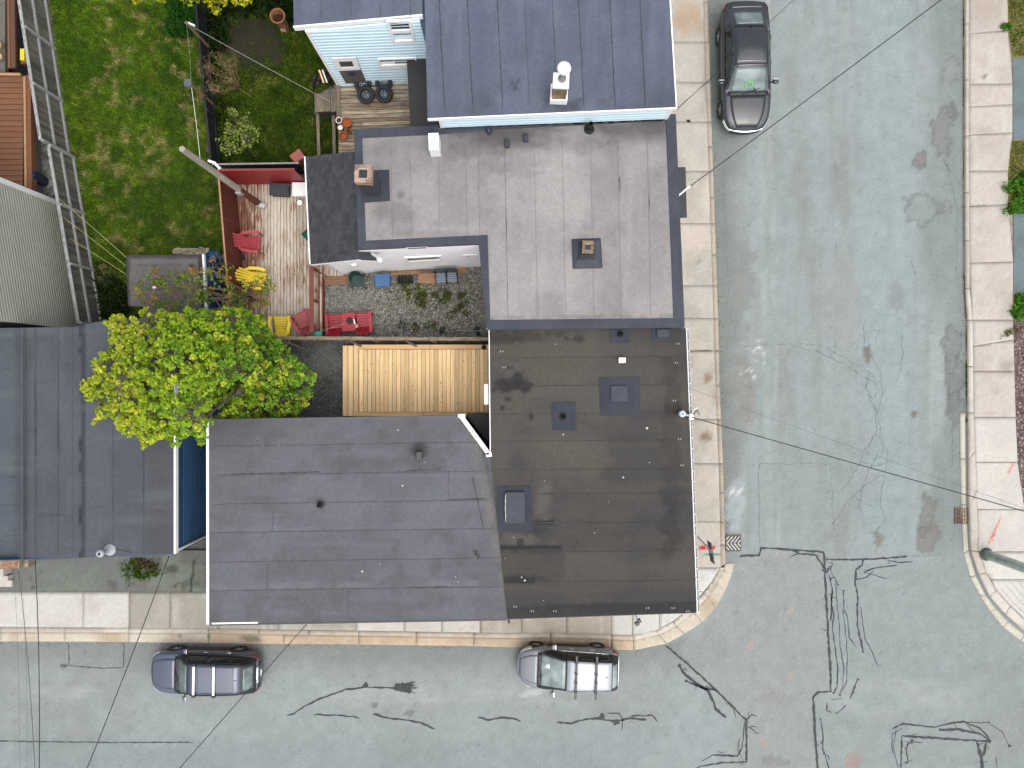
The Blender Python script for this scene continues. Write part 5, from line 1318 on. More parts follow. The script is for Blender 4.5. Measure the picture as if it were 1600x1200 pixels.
# chimney with white cap and metal cowl
c0 = P(876.5, 126.5, 7.15)
ch = chimney(hE, c0.x, c0.y, .44, .42, ZE, 7.1, M['brick_brown'], .2, None)
m = MB(); m.obox((c0.x, c0.y, ZE + .16), (1, -.045, 0), (.045, 1, 0), (0, 0, 1), .27, .26, .16); m.build('chimney_base', M['white'], ch)
m = MB(); m.obox((c0.x, c0.y, 7.15), (1, -.045, 0), (.045, 1, 0), (0, 0, 1), .245, .235, .05); m.build('chimney_cap', M['white'], ch, bevel=.02)
m = MB(); m.lathe([(.12, 0), (.12, .12), (.075, .16), (.075, .75)], (c0.x + .03, c0.y + .02, 7.2), 14); m.build('flue', M['metal'], ch, smooth=True)
m = MB(); m.lathe([(.2, 0), (.21, .02), (.17, .08), (.09, .13), (1e-4, .15)], (c0.x + .03, c0.y + .02, 7.95), 20); m.lathe([(.2, 0), (1e-4, .01)], (c0.x + .03, c0.y + .02, 7.95), 20); m.build('cowl', M['white'], ch, smooth=True)
# black porch roof beside the deck
q = [P(635, 82.5, 3.3), P(672, 76, 3.3), P(700, 190, 3.3), P(692, 205, 3.3), P(641.5, 205, 3.3)]
m = MB(); m.prism(q, 3.16, 3.3); m.build('porch_roof', M['black_roof'], hE)
m = MB()
for p in (P(641, 90, 3.2), P(646, 190, 3.2)): m.bar(Vector((p.x + .12, p.y, 1.25)), Vector((p.x + .12, p.y, 3.18)), .09, .09)
m.build('porch_post', M['white'], hE)

# ================================================================== sage house at the far left
hG = thing('house', 'tall sage green clapboard house wall with white corner board at the left edge', 'house', P(40, 420))
ga, gb = P(88, 316, 0), P(121, 516, 0)
siding(hG, ga, gb, 0, 6.6, 6.6, .135, M['sage_siding'])
n_ = face_n(ga, gb)
m = MB(); m.prism([ga - n_ * .02, gb - n_ * .02, gb + Vector((-9, .6, 0)), ga + Vector((-9, .6, 0))], -.02, 6.6); m.build('wall', M['sage_siding'], hG)
m = MB(); m.bar(ga + n_ * .03 + Vector((0, -.03, 0)), ga + n_ * .03 + Vector((0, -.03, 6.6)), .06, .2); m.build('corner_board', M['white'], hG)
m = MB(); m.prism([ga + n_ * .25, gb + n_ * .25 + Vector((0, -.1, 0)), gb + Vector((-9, .5, 0)), ga + Vector((-9, .7, 0))], 6.6, 6.75); m.build('roof', M['cap_grey'], hG)

# ================================================================== garden shed
ZS = 2.4
hS = thing('shed', 'small navy garden shed with patched grey felt roof under the tree', 'shed', P(270, 450))
S_px = [(197, 399), (316, 397.5), (322, 510), (227, 510), (226, 480), (200, 478.5)]
S_w = [P(x, y, ZS) for x, y in S_px]
m = MB(); m.prism(S_w, ZS - .12, ZS); m.build('roof_slab', M['patch_dark'], hS)
body(hS, S_w, -.02, ZS - .12, M['navy_siding'], .08)
fS = gain(1.2, felt)((112, 106, 105), (124, 118, 116), 81, 'x', lambda x, y, c: mixc(mixc(c, D(66, 65, 66), .95 * np.maximum(1 - sstep(4.5, 7, y - 398 + 2 * (fbm(x, y, 10, 3) - .5)), np.maximum(1 - sstep(4, 6.5, x - 198 + 3 * (fbm(x, y, 12, 4) - .5)), sstep(307, 310, x - (y - 400) * .06)))), D(52, 50, 52), .8 * np.maximum(ell(x, y, 241, 416, 3, 2, .3, .4, 3), ell(x, y, 298, 416, 5, 4, .4, .5, 4))))
for q in ([(197, 399), (316, 397.5), (317.5, 414), (197.6, 415)], [(197.6, 415), (317.5, 414), (319.5, 453), (199, 453)], [(199, 453), (319.5, 453), (321, 479), (200, 478.5)], [(226, 479), (321, 479), (322, 510), (227, 510)]):
    sheet('roof_sheet', [q], ZS + .006 + .003 * (q[0][1] % 3), 3, fS, M['attr_roof'], hS)
for y_ in (414.5, 453): bead(hS, [(201, y_), (260, y_ - .3), (316, y_ - .6)], ZS + .022, .7, M['tar_soft'], 'seam', .2)
trim(hS, P(322, 510, ZS), P(316, 397.5, ZS), ZS - .12, ZS + .03, .07, M['white'], 'edge_board', .003)
sa, sb = Vector((S_w[1].x - .04, S_w[1].y - .08, 0)), Vector((S_w[2].x - .04, S_w[2].y + .08, 0))
siding(hS, sa, sb, 0, ZS - .14, ZS - .14, .13, M['navy_siding'])
m = MB(); c0 = P(242, 449, ZS); m.obox(c0 + Vector((0, 0, .02)), (1, .4, 0), (-.4, 1, 0), (0, 0, 1), .06, .045, .025); tag(m.build('paper_scrap', M['white']), 'white scrap lying on the shed roof', 'litter')
# ------------------------------------------------------------------ decks
def red_patch(nt, g, fac):
    N, L = nt.nodes, nt.links
    n2 = N.new('ShaderNodeTexNoise'); n2.inputs['Scale'].default_value = 0.9; n2.inputs['Detail'].default_value = 5; L.new(g.outputs['Position'], n2.inputs['Vector'])
    sx = N.new('ShaderNodeSeparateXYZ'); L.new(g.outputs['Position'], sx.inputs[0])
    mr = N.new('ShaderNodeMapRange'); mr.inputs[1].default_value = -10.6; mr.inputs[2].default_value = -9.3; mr.inputs[3].default_value = -.10; mr.inputs[4].default_value = .09
    L.new(sx.outputs['X'], mr.inputs[0])
    a = N.new('ShaderNodeMath'); a.operation = 'ADD'; L.new(fac, a.inputs[0]); L.new(mr.outputs[0], a.inputs[1])
    m = N.new('ShaderNodeMath'); m.operation = 'MULTIPLY_ADD'; m.inputs[1].default_value = .45; L.new(n2.outputs['Fac'], m.inputs[0]); L.new(a.outputs[0], m.inputs[2])
    s = N.new('ShaderNodeMath'); s.operation = 'SUBTRACT'; s.inputs[1].default_value = .22; L.new(m.outputs[0], s.inputs[0])
    return s.outputs[0]
M['red_deck'] = wood('worn_red_deck', [(.36, D(134, 88, 72)), (.45, D(170, 122, 100)), (.52, D(218, 198, 174)), (.72, D(240, 230, 216))], 'y', .85, .10, 17, 1.6, red_patch)
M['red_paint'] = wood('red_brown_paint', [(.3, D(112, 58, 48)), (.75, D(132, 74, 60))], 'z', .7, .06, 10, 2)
M['red_rail'] = wood('red_brown_rail', [(.3, D(136, 78, 68)), (.75, D(158, 98, 86))], 'y', .7, .05, 12, 2)
M['bright_red'] = pm('bright_red_fence_paint', D(178, 44, 50), .55, .12, 2.5)
M['pine'] = wood('new_pine', [(.25, D(206, 164, 112, 1.0)), (.5, D(232, 198, 148, 1.0)), (.8, D(248, 226, 186, 1.0))], 'y', .7, .2, 22, .9)
M['pine_x'] = wood('new_pine_across', [(.25, D(192, 146, 98, 1.0)), (.5, D(218, 178, 132, 1.0)), (.8, D(236, 206, 164, 1.05))], 'x', .7, .06, 22, .9)
M['grey_deck'] = wood('weathered_boards', [(.30, D(104, 92, 76)), (.45, D(168, 150, 128)), (.68, D(222, 204, 178))], 'x', .9, .28, 20, 1.8)
M['grey_wood_y'] = wood('weathered_boards_along', [(.30, D(92, 84, 72)), (.5, D(140, 126, 108)), (.75, D(182, 170, 150))], 'y', .9, .12, 20, 1.6)
M['step_wood'] = wood('step_boards', [(.3, D(140, 100, 78)), (.55, D(186, 146, 116)), (.8, D(206, 176, 146))], 'x', .85, .15, 20, 1.4)
M['fence_grey'] = wood('grey_pickets', [(.3, D(92, 88, 80)), (.6, D(146, 142, 132)), (.85, D(190, 186, 176))], 'z', .95, .32, 26, 1.4)
M['fence_rail'] = pm('weathered_rail', D(186, 186, 184), .9, .18, 9)
M['fence_black'] = pm('black_stained_board', D(36, 36, 38), .8, .25, 5, rand=.2)
M['brown_deck'] = wood('brown_composite', [(.3, D(138, 92, 66)), (.7, D(160, 112, 82))], 'x', .7, .07, 14, 1)
M['tan_board'] = pm('tan_edge_board', D(206, 160, 116), .7, .1, 4)
M['brown_fascia'] = pm('brown_fascia', D(112, 74, 54), .7, .1, 4)

def boards_y(parent, x0, x1, y0, y1, z, pitch, mat, gap=.75, th=.035, cut=None, name='board'):
    """boards running north-south; bounds in photo pixels at the board height"""
    s = (CAM_H - z) / FOC; n = int(round((x1 - x0) / pitch)); p = (x1 - x0) / n
    for i in range(n):
        xa = x0 + i * p + gap / 2; xb = x0 + (i + 1) * p - gap / 2
        ya, yb = y0, y1
        if cut: ya, yb = cut((xa + xb) / 2)
        segs = [(ya, yb)]
        if yb - ya > 150:
            k = RND.uniform(.3, .7); m_ = ya + (yb - ya) * k; segs = [(ya, m_ - .2), (m_ + .2, yb)] if RND.random() < .7 else segs
        for a, b in segs:
            piece(name, mat, parent, (((xa + xb) / 2 - 800) * s, (600 - (a + b) / 2) * s, z - th / 2 + RND.uniform(-.004, .003)), ((xb - xa) * s, (b - a) * s, th), RND.uniform(-.001, .001))
def boards_x(parent, x0, x1, y0, y1, z, pitch, mat, gap=.35, th=.035, slope=0.0, name='board', cut=None):
    s = (CAM_H - z) / FOC; n = int(round((y1 - y0) / pitch)); p = (y1 - y0) / n
    for i in range(n):
        ya = y0 + i * p + gap / 2; yb = y0 + (i + 1) * p - gap / 2
        xa, xb = x0, x1
        if cut: xa, xb = cut((ya + yb) / 2)
        segs = [(xa, xb)]
        if xb - xa > 90 and RND.random() < .6:
            m_ = xa + (xb - xa) * RND.uniform(.3, .7); segs = [(xa, m_ - .2), (m_ + .2, xb)]
        for a, b in segs:
            cy = (ya + yb) / 2 + slope * ((a + b) / 2 - x0)
            piece(name, mat, parent, (((a + b) / 2 - 800) * s, (600 - cy) * s, z - th / 2 + RND.uniform(-.004, .003)), ((b - a) * s, (yb - ya) * s, th), -slope)

# worn red deck
ZR = .4
dk = thing('deck', 'worn red and white wooden deck inside the red fence', 'deck', P(430, 405, 0))
boards_y(dk, 372, 504, 288, 526, ZR, 5.08, M['red_deck'])
boards_y(dk, 504.4, 537, 288, 431, ZR, 5.4, M['red_deck'])
m = MB(); m.prism([P(372, 289, ZR), P(537, 289, ZR), P(537, 430, ZR), P(503.5, 430, ZR), (P(503.5, 525, ZR)), P(372, 525, ZR)], -.02, ZR - .045); m.build('deck_frame', M['crack_dark'], dk)
trim(dk, P(504.6, 431.5, ZR), P(504.6, 526, ZR), .1, ZR + .012, .04, M['red_rail'], 'fascia', .003)
# railing
rl = thing('railing', 'red brown wooden handrail along the east side of the worn deck', 'railing', P(496, 470, ZR))
ra, rb = P(497, 424, ZR), P(497.5, 520, ZR)
for t in (0, .5, 1):
    p = ra.lerp(rb, t); m = MB(); m.bar(p, p + Vector((0, 0, .9)), .09, .09); m.build('post', M['red_rail'], rl)
m = MB(); m.bar(ra + Vector((0, .06, .93)), rb + Vector((0, -.06, .93)), .17, .04); m.build('handrail', M['red_rail'], rl)
m = MB(); m.bar(ra + Vector((.06, 0, .12)), rb + Vector((.06, 0, .12)), .04, .09); m.build('bottom_rail', M['red_rail'], rl)
m = MB(); m.bar(ra + Vector((0, 0, .6)), ra + Vector((.35, -.22, .1)), .05, .08); m.build('brace', M['red_paint'], rl)
# steps
st = thing('garden_steps', 'two weathered wooden steps down from the worn deck to the gravel', 'steps', P(522, 438, 0))
for k, (ya, yb, z) in enumerate([(429.5, 436.3, .27), (436.8, 445, .14)]):
    q = [P(503 + k, ya, z), P(545, ya - .8, z), P(545.5, yb - .8, z), P(504 + k, yb, z)]
    m = MB(); m.prism(q, z - .04, z); m.build('tread', M['step_wood'], st)
    m = MB(); q2 = [P(503.5 + k, ya + .3, z), P(544.5, ya - .4, z), P(545, yb - 1.2, z), P(504.5 + k, yb - .6, z)]; m.prism(q2, -.01, z - .042); m.build('riser', M['red_paint'], st)

# new pine deck
ZN = .5
pk = thing('deck', 'new pale pine deck with two side steps behind the long grey roof', 'deck', P(655, 595, 0))
boards_y(pk, 561, 769, 546, 643.5, ZN, 6.5, M['pine'], .5)
s_ = (CAM_H - ZN) / FOC
for a, b_ in ((560.5, 671.6), (672.2, 769)): piece('border_board', M['pine_x'], pk, (((a + b_) / 2 - 800) * s_, (600 - 541.8) * s_, ZN - .017), ((b_ - a) * s_, 6.6 * s_, .036), .012 if False else 0)
for a, b_ in ((552.5, 660), (660.5, 769)): piece('border_board', M['pine_x'], pk, (((a + b_) / 2 - 800) * s_, (600 - 647.2) * s_, ZN - .017), ((b_ - a) * s_, 6.4 * s_, .036), 0)
piece('border_board', M['pine'], pk, ((556.6 - 800) * s_, (600 - 591) * s_, ZN - .017), (7.0 * s_, 105.5 * s_, .036))
for x, z, wd in ((548.3, .34, 8.0), (539.6, .18, 8.0)):
    s2 = (CAM_H - z) / FOC; piece('step_board', M['pine'], pk, ((x - 800) * s2, (600 - 595) * s2, z - .018), (wd * s2, 110 * s2, .036)); piece('step_riser', M['pine'], pk, ((x + 1.5 - 800) * s2, (600 - 595) * s2, z / 2 - .02), (wd * .7 * s2, 109 * s2, z - .045))
m = MB(); m.prism([P(555, 540, ZN), P(769, 540, ZN), P(769, 649, ZN), P(555, 649, ZN)], -.02, ZN - .045); m.build('deck_frame', M['crack_dark'], pk)
m = MB()
r_ = np.random.RandomState(5)
kn = MB()
for k in range(160):
    x, y = r_.uniform(556, 765), r_.uniform(543, 648); c = P(x, y, ZN + .006); kn.lathe([(r_.uniform(.008, .02), 0), (1e-4, .001)], c, 6)
kn.build('knot', pm('knot_brown', D(132, 84, 46), .8, .2), pk, kind='stuff')

# grey deck by the blue house
ZG = 1.3
gk = thing('deck', 'weathered grey plank deck beside the pale blue house', 'deck', P(585, 170, 0))
boards_x(gk, 529, 652, 131, 247, ZG, 6.1, M['grey_deck'], .8, .035, -.035)
m = MB(); m.prism([P(530, 136, ZG), P(652, 131, ZG), P(652, 240, ZG), P(530, 244, ZG)], -.02, ZG - .045); m.build('deck_frame', M['crack_dark'], gk)
piece('edge_plank', M['grey_wood_y'], gk, P(528.5, 157.5, ZG + .07), (.15, 1.36, .05), .02)
m = MB(); q = P(528.5, 157.5, ZG); m.box(q.x - .05, q.x + .05, q.y - .66, q.y + .66, ZG - .06, ZG + .044); m.build('edge_block', M['grey_wood_y'], gk)
# landing and raised planter frame at its west end
pl = thing('landing', 'low grey wooden landing at the west end of the weathered deck', 'landing', P(510, 160, 0))
for a, b_ in ((491, 515.6), (516.4, 526.4)):
    m = MB(); m.prism([P(a, 147 if a < 500 else 139, .8), P(b_, 146 if a < 500 else 138, .8), P(b_ + 1, 173.5, .8), P(a + 1.5, 175, .8)], .74, .8); m.build('plank', M['grey_wood_y'], pl)
m = MB(); m.prism([P(493, 149, .8), P(525, 148, .8), P(525, 172, .8), P(494, 173, .8)], -.02, .735); m.build('frame', M['crack_dark'], pl)
pf = thing('planter_frame', 'overgrown wooden planter frame in the grass west of the weathered deck', 'planter', P(510, 212, 0))
for x in (497.5, 522): piece('plank', M['grey_wood_y'], pf, P(x, 213, .24), (.13, 1.8, .05), .03)
for y in (178, 247): piece('plank', M['grey_wood_y'], pf, P(510, y, .2), (.62, .1, .06))
for x, y in ((497.5, 180), (522, 180), (497.5, 245), (522, 245)): piece('plank_post', M['grey_wood_y'], pf, P(x, y, .1), (.08, .08, .22))

# brown composite deck, top left
ZH = 1.0
bk_ = thing('deck', 'brown composite plank deck at the far left edge', 'deck', P(0, 200, 0))
boards_x(bk_, -90, 35.5, 120, 292, ZH, 8.55, M['brown_deck'], .9, .03)
def ybar(parent, name, mat, xa, xb, y0, y1, z, th):
    m = MB(); m.prism([P(xa, y0, z), P(xb, y0, z), P(xb + (y1 - y0) * .012, y1, z), P(xa + (y1 - y0) * .012, y1, z)], z - th, z); return m.build(name, mat, parent)
ybar(bk_, 'edge_board', M['tan_board'], 36, 39.5, 119, 292, ZH + .03, .2); ybar(bk_, 'edge_board', M['brown_deck'], 40, 47.5, 117, 300, ZH - .02, .3)
m = MB(); m.prism([P(-90, 118.6, ZH), P(35, 118.6, ZH), P(35, 292, ZH), P(-90, 292, ZH)], -.02, ZH - .045); m.build('deck_frame', M['crack_dark'], bk_)
m = MB(); m.bar(P(-60, 115.5, ZH + .05), P(33, 117, ZH + .05), .1, .12); m.build('edge_board', M['tan_board'], bk_)
for xa, xb, mt in ((9.5, 13, M['brown_deck']), (14, 21.5, M['brown_fascia'])): ybar(bk_, 'stair_board', mt, xa, xb, -120, 106, .9, .12)
m = MB(); m.prism([P(-90, -120, .5), P(8, -120, .5), P(8, 112, .5), P(-90, 112, .5)], .3, .5); m.build('lower_deck', M['fence_grey'], bk_)
ybar(bk_, 'retaining_kerb', pm('kerb_grey', D(140, 150, 160), .8, .15), 51, 56.5, 130, 305, .25, .3)
o = MB().box(0, .16, -.22, .22, 0, .16).build('toy_block', pm('yellow_plastic', (.75, .55, .02), .4, .05)); o.location = P(33, 86, .9) + Vector((0, 0, -.1)); tag(o, 'bright yellow plastic block beside the grey picket fence', 'block')
m = MB(); m.box(-.1, .26, -.3, .3, -.9, 0); o_ = m.build('toy_block_stand', M['brown_fascia']); o_.location = P(33, 86, .9) + Vector((0, 0, -.1)); tag(o_, 'brown post box under the bright yellow block', 'post')
m = MB(); m.lathe([(.16, 0), (.2, .3), (.2, .32), (.17, .32), (.15, .08), (1e-4, .08)], P(3, 76, .5), 14); m.lathe([(.12, 0), (.14, .22), (1e-4, .22)], P(4, 92, .5), 12); tag(m.build('plant_pot', pm('pale_pot', D(206, 184, 150), .7, .1), smooth=False), 'pale plant pots standing at the left edge above the brown deck', 'pots')
m = MB(); m.lathe([(.22, 0), (.24, .5), (.25, .9), (.22, .94), (1e-4, .95)], P(68, 283, 0), 14); tag(m.build('waste_bin', pm('dark_blue_plastic', (.01, .02, .05), .5, .1)), 'dark blue bin in the gap between the brown deck and the picket fence', 'bin')

# ------------------------------------------------------------------ fences
def fence(name, label, a, b, z0, h, bw, mat, th=.02, rails=(), rail_mat=None, posts=0, gap=.008, cat='fence', rail_side=1, hv=.02, cap=None, pname='picket', post_mat=None):
    t = thing(name, label, cat, ((a[0] + b[0]) / 2, (a[1] + b[1]) / 2, z0))
    a = Vector((a[0], a[1], 0)); b = Vector((b[0], b[1], 0)); d_ = (b - a); L = d_.length; d_.normalize(); n = Vector((-d_.y, d_.x, 0)) * rail_side
    rz = math.atan2(d_.y, d_.x); k = int(L / bw); w_ = L / k
    for i in range(k):
        hh = h + RND.uniform(-hv, hv); c = a + d_ * (w_ * (i + .5))
        piece(pname, mat, t, (c.x, c.y, z0 + hh / 2), (w_ - gap, th, hh), rz + RND.uniform(-.004, .004))
    for zr, rw, rh in rails:
        m = MB(); o = n * (th / 2 + rw / 2 + .002) if rw < .1 else n * .02
        m.bar(a + o + Vector((0, 0, z0 + zr)), b + o + Vector((0, 0, z0 + zr)), rw, rh); m.build('rail', rail_mat or mat, t)
    for i in range(posts):
        c = a + d_ * (L * i / max(1, posts - 1)) + n * (th / 2 + .055); m = MB(); m.bar(c + Vector((0, 0, z0 - .02)), c + Vector((0, 0, z0 + h - .04)), .1, .1); m.build('post', post_mat or rail_mat or mat, t)
    return t
fence('picket_fence', 'tall grey weathered picket fence, northern taller run beside the brown deck', P(58, -90), P(109, 243), 0, 1.82, .14, M['fence_grey'], .02, [(1.80, .11, .05), (.98, .07, .09), (.12, .07, .09)], M['fence_rail'], 5, rail_side=1)
fence('picket_fence', 'grey weathered picket fence, southern lower run beside the sage green wall', P(115.5, 248), P(160, 510), 0, 1.62, .14, M['fence_grey'], .02, [(1.60, .11, .05), (.88, .07, .09), (.12, .07, .09)], M['fence_rail'], 4, rail_side=1)
fence('yard_fence', 'black stained board fence dividing the lawn from the blue house yard', P(324, 30), P(347, 268), 0, 1.15, .15, M['fence_black'], .02, [(1.13, .06, .05), (.3, .05, .08)], M['fence_black'], 4, rail_side=1)
fence('yard_fence', 'low dark green board fence right behind the bright red fence', P(353, 274), P(482, 272), 0, 1.3, .15, pm('dark_green_board', D(34, 38, 34), .8, .2, rand=.15), .02, [(1.29, .06, .04)], M['fence_rail'], 0)
fence('deck_fence', 'bright red painted board fence closing the north side of the worn deck', P(369, 288, ZR), P(482, 287, ZR), ZR, 1.8, .2, M['bright_red'], .025, [(1.79, .05, .04)], M['red_rail'], 0, .003, hv=.004, pname='board')
fence('deck_fence', 'red brown board fence along the west side of the worn deck', P(368.5, 286, ZR), P(388, 524, ZR), ZR, 1.8, .15, M['red_paint'], .025, [(1.79, .05, .035)], M['tan_board'], 0, .006, hv=.004, pname='board')
fs_ = fence('yard_fence', 'weathered grey board fence between the gravel yard and the new pine deck', P(421, 530.5), P(769, 532.5), 0, 1.6, .14, M['fence_grey'], .022, [(1.58, .105, .04), (1.05, .06, .09)], M['grey_deck'], 5, rail_side=-1)
for x in (458, 555, 640):
    m = MB(); m.bar(P(x, 535, 0) + Vector((.55, -.3, .02)), P(x, 532.8, 0) + Vector((0, -.05, 1.25)), .07, .05); m.build('brace', M['grey_wood_y'], fs_)
# tall posts and drying line in the yard
for i, (top, h) in enumerate([((291, 35), 2.2), ((298, 131), 2.2)]):
    t = P(top[0], top[1], h)
    pt = thing('fence_post', ['tall bare wooden post with a white pulley near the top tree', 'tall wooden post with a small grey panel on top beside the black fence'][i], 'post', (t.x, t.y, 0))
    m = MB(); m.tube([(t.x, t.y, -.02), (t.x, t.y, h)], [.07, .06], 8); m.build('pole', pm('pale_pole_%s' % 'ab'[i], D(150, 124, 88), .9, .2, 8, stretch=(1, 1, .2)), pt)
    if i == 0:
        m = MB(); m.bar((t.x + .05, t.y + .02, h - .06), (t.x + .3, t.y - .1, h - .06), .07, .08); m.build('pulley', M['white'], pt, bevel=.02)
    else:
        m = MB(); m.obox((t.x - .08, t.y + .02, h + .03), (1, 0, 0), (0, 1, 0), (0, 0, 1), .13, .14, .03); m.build('panel', pm('grey_panel', D(104, 110, 118), .5, .1), pt)
def wire(name, label, a, b, r=.012, sag=.25, n=14, mat=None, cat='wire', z=None):
    a, b = Vector(a), Vector(b); pts = [a.lerp(b, i / n) - Vector((0, 0, sag * 4 * (i / n) * (1 - i / n))) for i in range(n + 1)]
    m = MB(); m.tube(pts, r, 5); return tag(m.build(name, mat or M['wire'], smooth=True), label, cat)
wire('clothes_line', 'thin grey clothes line strung between the two tall yard posts', P(291, 37, 2.15), P(298, 130, 2.15), .005, .1, 8, M['fence_rail'])
wire('clothes_line', 'pale clothes line from the panel-topped post towards the leaning pole', P(298.5, 132, 2.15), P(313, 252, 2.0), .009, .05, 8, M['white'])
wire('clothes_line', 'long grey line from the pulley post to the weathered deck', P(294, 38, 2.1), P(528, 165, 1.4), .011, .1, 10, M['fence_rail'])
for k, (a, b) in enumerate([((92, 310, 1.7), (197, 402, 2.35)), ((97, 338, 1.6), (196, 415, 2.3)), ((108, 372, 1.6), (196, 428, 2.3))]):
    wire('clothes_line', ['northernmost of the three yellow cords from the picket fence to the shed', 'middle one of the three yellow cords from the picket fence to the shed', 'southernmost of the three yellow cords from the picket fence to the shed'][k], P(*a), P(*b), .011, .06, 8, pm('yellow_cord_' + 'abc'[k], D(206, 196, 120), .7, .1), 'cord')

# service pole by the deck
zt = 7.0
b0 = P(405.5, 319, ZR)
up_ = thing('utility_pole', 'tall grey wooden pole with shade coloured brown on its foot at the red fence corner', 'pole', (b0.x, b0.y, ZR))
M['pole_grey'] = pm('grey_pole', D(190, 178, 162), .95, .25, 10, stretch=(1, 1, .15), bump=.4)
m = MB(); m.tube([(b0.x, b0.y, 2.6), (b0.x, b0.y, zt)], [.115, .095], 10); m.build('pole_shaft', M['pole_grey'], up_)
m = MB(); m.tube([(b0.x, b0.y, ZR - .02), (b0.x, b0.y, 2.6)], [.12, .117], 10); m.build('shaded_pole_foot', M['red_paint'], up_)  # shade on the lower pole, put in as brown colour
m = MB(); m.box(b0.x - .1, b0.x + .1, b0.y - .17, b0.y - .1, 2.3, 2.62); m.build('bracket', M['fence_rail'], up_)
m = MB(); m.obox(b0 + Vector((.02, -.02, .13)) + Vector((.1, -.06, 0)), (1, -.35, 0), (.35, 1, 0), (0, 0, 1), .17, .1, .12); tag(m.build('paper_bag', pm('pale_bag', D(222, 220, 226), .7, .12, 12), bevel=.05), 'pale white bag lying at the foot of the tall grey pole', 'bag')
br = MB(); br.bar(P(325, 251, 2.2), P(337, 255, 2.2), .09, .06); br.bar(P(335, 254, 2.2), P(344, 264, 2.2), .09, .06); br.bar(P(343, 262, 2.2), P(343, 262, 2.2) + Vector((.02, 0, -2.2)), .07, .07)
tag(br.build('gutter_bend', M['white'], bevel=.015), 'white bent gutter piece on a post at the red fence corner', 'gutter')

# ------------------------------------------------------------------ garden chairs
def make_adirondack(label, mat, group):
    t = thing('garden_chair', label, 'chair', (0, 0, 0), group)
    for i in range(6):
        x = -.16 + i * .088; z = .27 + i * .021
        m = MB(); m.obox((x, 0, z), (1, 0, .24), (0, 1, 0), (-.24, 0, 1), .036, .235, .011); m.build('seat_slat', mat, t)
    for k in range(5):
        u = (k - 2); ln = [.66, .74, .78, .74, .66][k]
        a = Vector((-.2, u * .082, .25)); e = a + Vector((-.42, u * .034, .66)).normalized() * ln
        m = MB(); m.bar(a, e, .084, .02, up=(.84, 0, .54)); m.build('back_slat', mat, t, bevel=.012)
    for s in (-1, 1):
        m = MB(); m.add([(.34, s * .31, .55), (.36, s * .42, .55), (.1, s * .45, .55), (-.3, s * .38, .54), (-.44, s * .22, .53), (-.3, s * .25, .54), (.1, s * .33, .55)] + [(.34, s * .31, .525), (.36, s * .42, .525), (.1, s * .45, .525), (-.3, s * .38, .515), (-.44, s * .22, .505), (-.3, s * .25, .515), (.1, s * .33, .525)],
                         [tuple(range(7)) if s > 0 else tuple(reversed(range(7))), tuple(reversed(range(7, 14))) if s > 0 else tuple(range(7, 14))] + [((i + 1) % 7, i, 7 + i, 7 + (i + 1) % 7) if s > 0 else (i, (i + 1) % 7, 7 + (i + 1) % 7, 7 + i) for i in range(7)])
        m.build('armrest', mat, t)
        m = MB(); m.bar((.31, s * .36, 0), (.31, s * .36, .525), .03, .1, up=(1, 0, 0)); m.build('leg', mat, t)
        m = MB(); m.bar((.42, s * .25, .36), (-.62, s * .25, .03), .03, .11); m.build('leg', mat, t)
        m = MB(); m.bar((-.34, s * .3, .12), (-.36, s * .3, .52), .03, .06, up=(1, 0, 0)); m.build('rear_support', mat, t)
    m = MB(); m.bar((.34, -.25, .36), (.34, .25, .36), .03, .09); m.build('front_rail', mat, t)
    m = MB(); m.bar((-.42, -.3, .5), (-.42, .3, .5), .03, .07); m.build('back_rail', mat, t)
    return t
M['chair_red'] = pm('faded_red_plastic', D(206, 84, 94), .5, .08, 4)
M['chair_yellow'] = pm('yellow_plastic_chair', (.80, .60, .05), .5, .06, 4)
cr = make_adirondack('faded red slatted chair against the brown fence, facing east', M['chair_red'], 'slatted garden chairs on the worn deck')
cy_ = make_adirondack('yellow slatted chair half under the leaves, facing east', M['chair_yellow'], 'slatted garden chairs on the worn deck')
cr2 = copy_tree(cr); cy2 = copy_tree(cy_)
place(cr, P(397.5, 381.5, ZR), rad(-3)); place(cy_, P(405, 437, ZR), rad(-12))
place(cy2, P(443.5, 510, ZR), rad(90), 'yellow slatted chair at the south end of the deck, facing north')
place(cr2, P(478, 503, ZR), rad(118), 'faded red slatted chair partly under the handrail, turned north-west')

# red double seat with a table between
M['bench_red'] = pm('red_plastic', D(200, 40, 62), .45, .08, 4)
p0 = P(549.5, 507, 0)
bn = thing('double_seat', 'red slatted double garden seat with a built-in middle table on the gravel', 'bench', p0, None, rad(3.5))
def lb(name, m): 
    for i in range(len(m.v)): pass
    me = bpy.data.meshes.new(name); me.from_pydata(m.v, [], m.f); me.materials.append(M['bench_red']); o = bpy.data.objects.new(name, me); COL.objects.link(o); o.parent = bn; return o
for sx in (-1, 1):
    cx = sx * .56
    for i in range(5):
        y = -.1 + i * .105; m = MB(); m.obox((cx, y, .33 + i * .012), (1, 0, 0), (0, 1, .12), (0, -.12, 1), .27, .043, .012); lb('seat_slat', m)
    for k in range(5):
        x = cx + (k - 2) * .105; m = MB(); m.bar((x, -.14, .3), (x + .0, -.5, .88), .085, .02, up=(0, .8, .6)); lb('back_slat', m)
    m = MB(); m.bar((sx * .86, -.42, .56), (sx * .86, .42, .56), .11, .03); lb('armrest', m)
    for y in (-.28, .36): m = MB(); m.bar((sx * .86, y, 0), (sx * .86, y, .545), .08, .06); lb('leg', m)
    m = MB(); m.bar((sx * .28, .3, 0), (sx * .28, .3, .52), .06, .06); lb('leg', m)
m = MB(); m.box(-.27, .27, -.3, .4, .535, .57); lb('table_top', m)
m = MB(); m.bar((-.86, .4, .3), (.86, .4, .3), .03, .09); lb('front_rail', m)
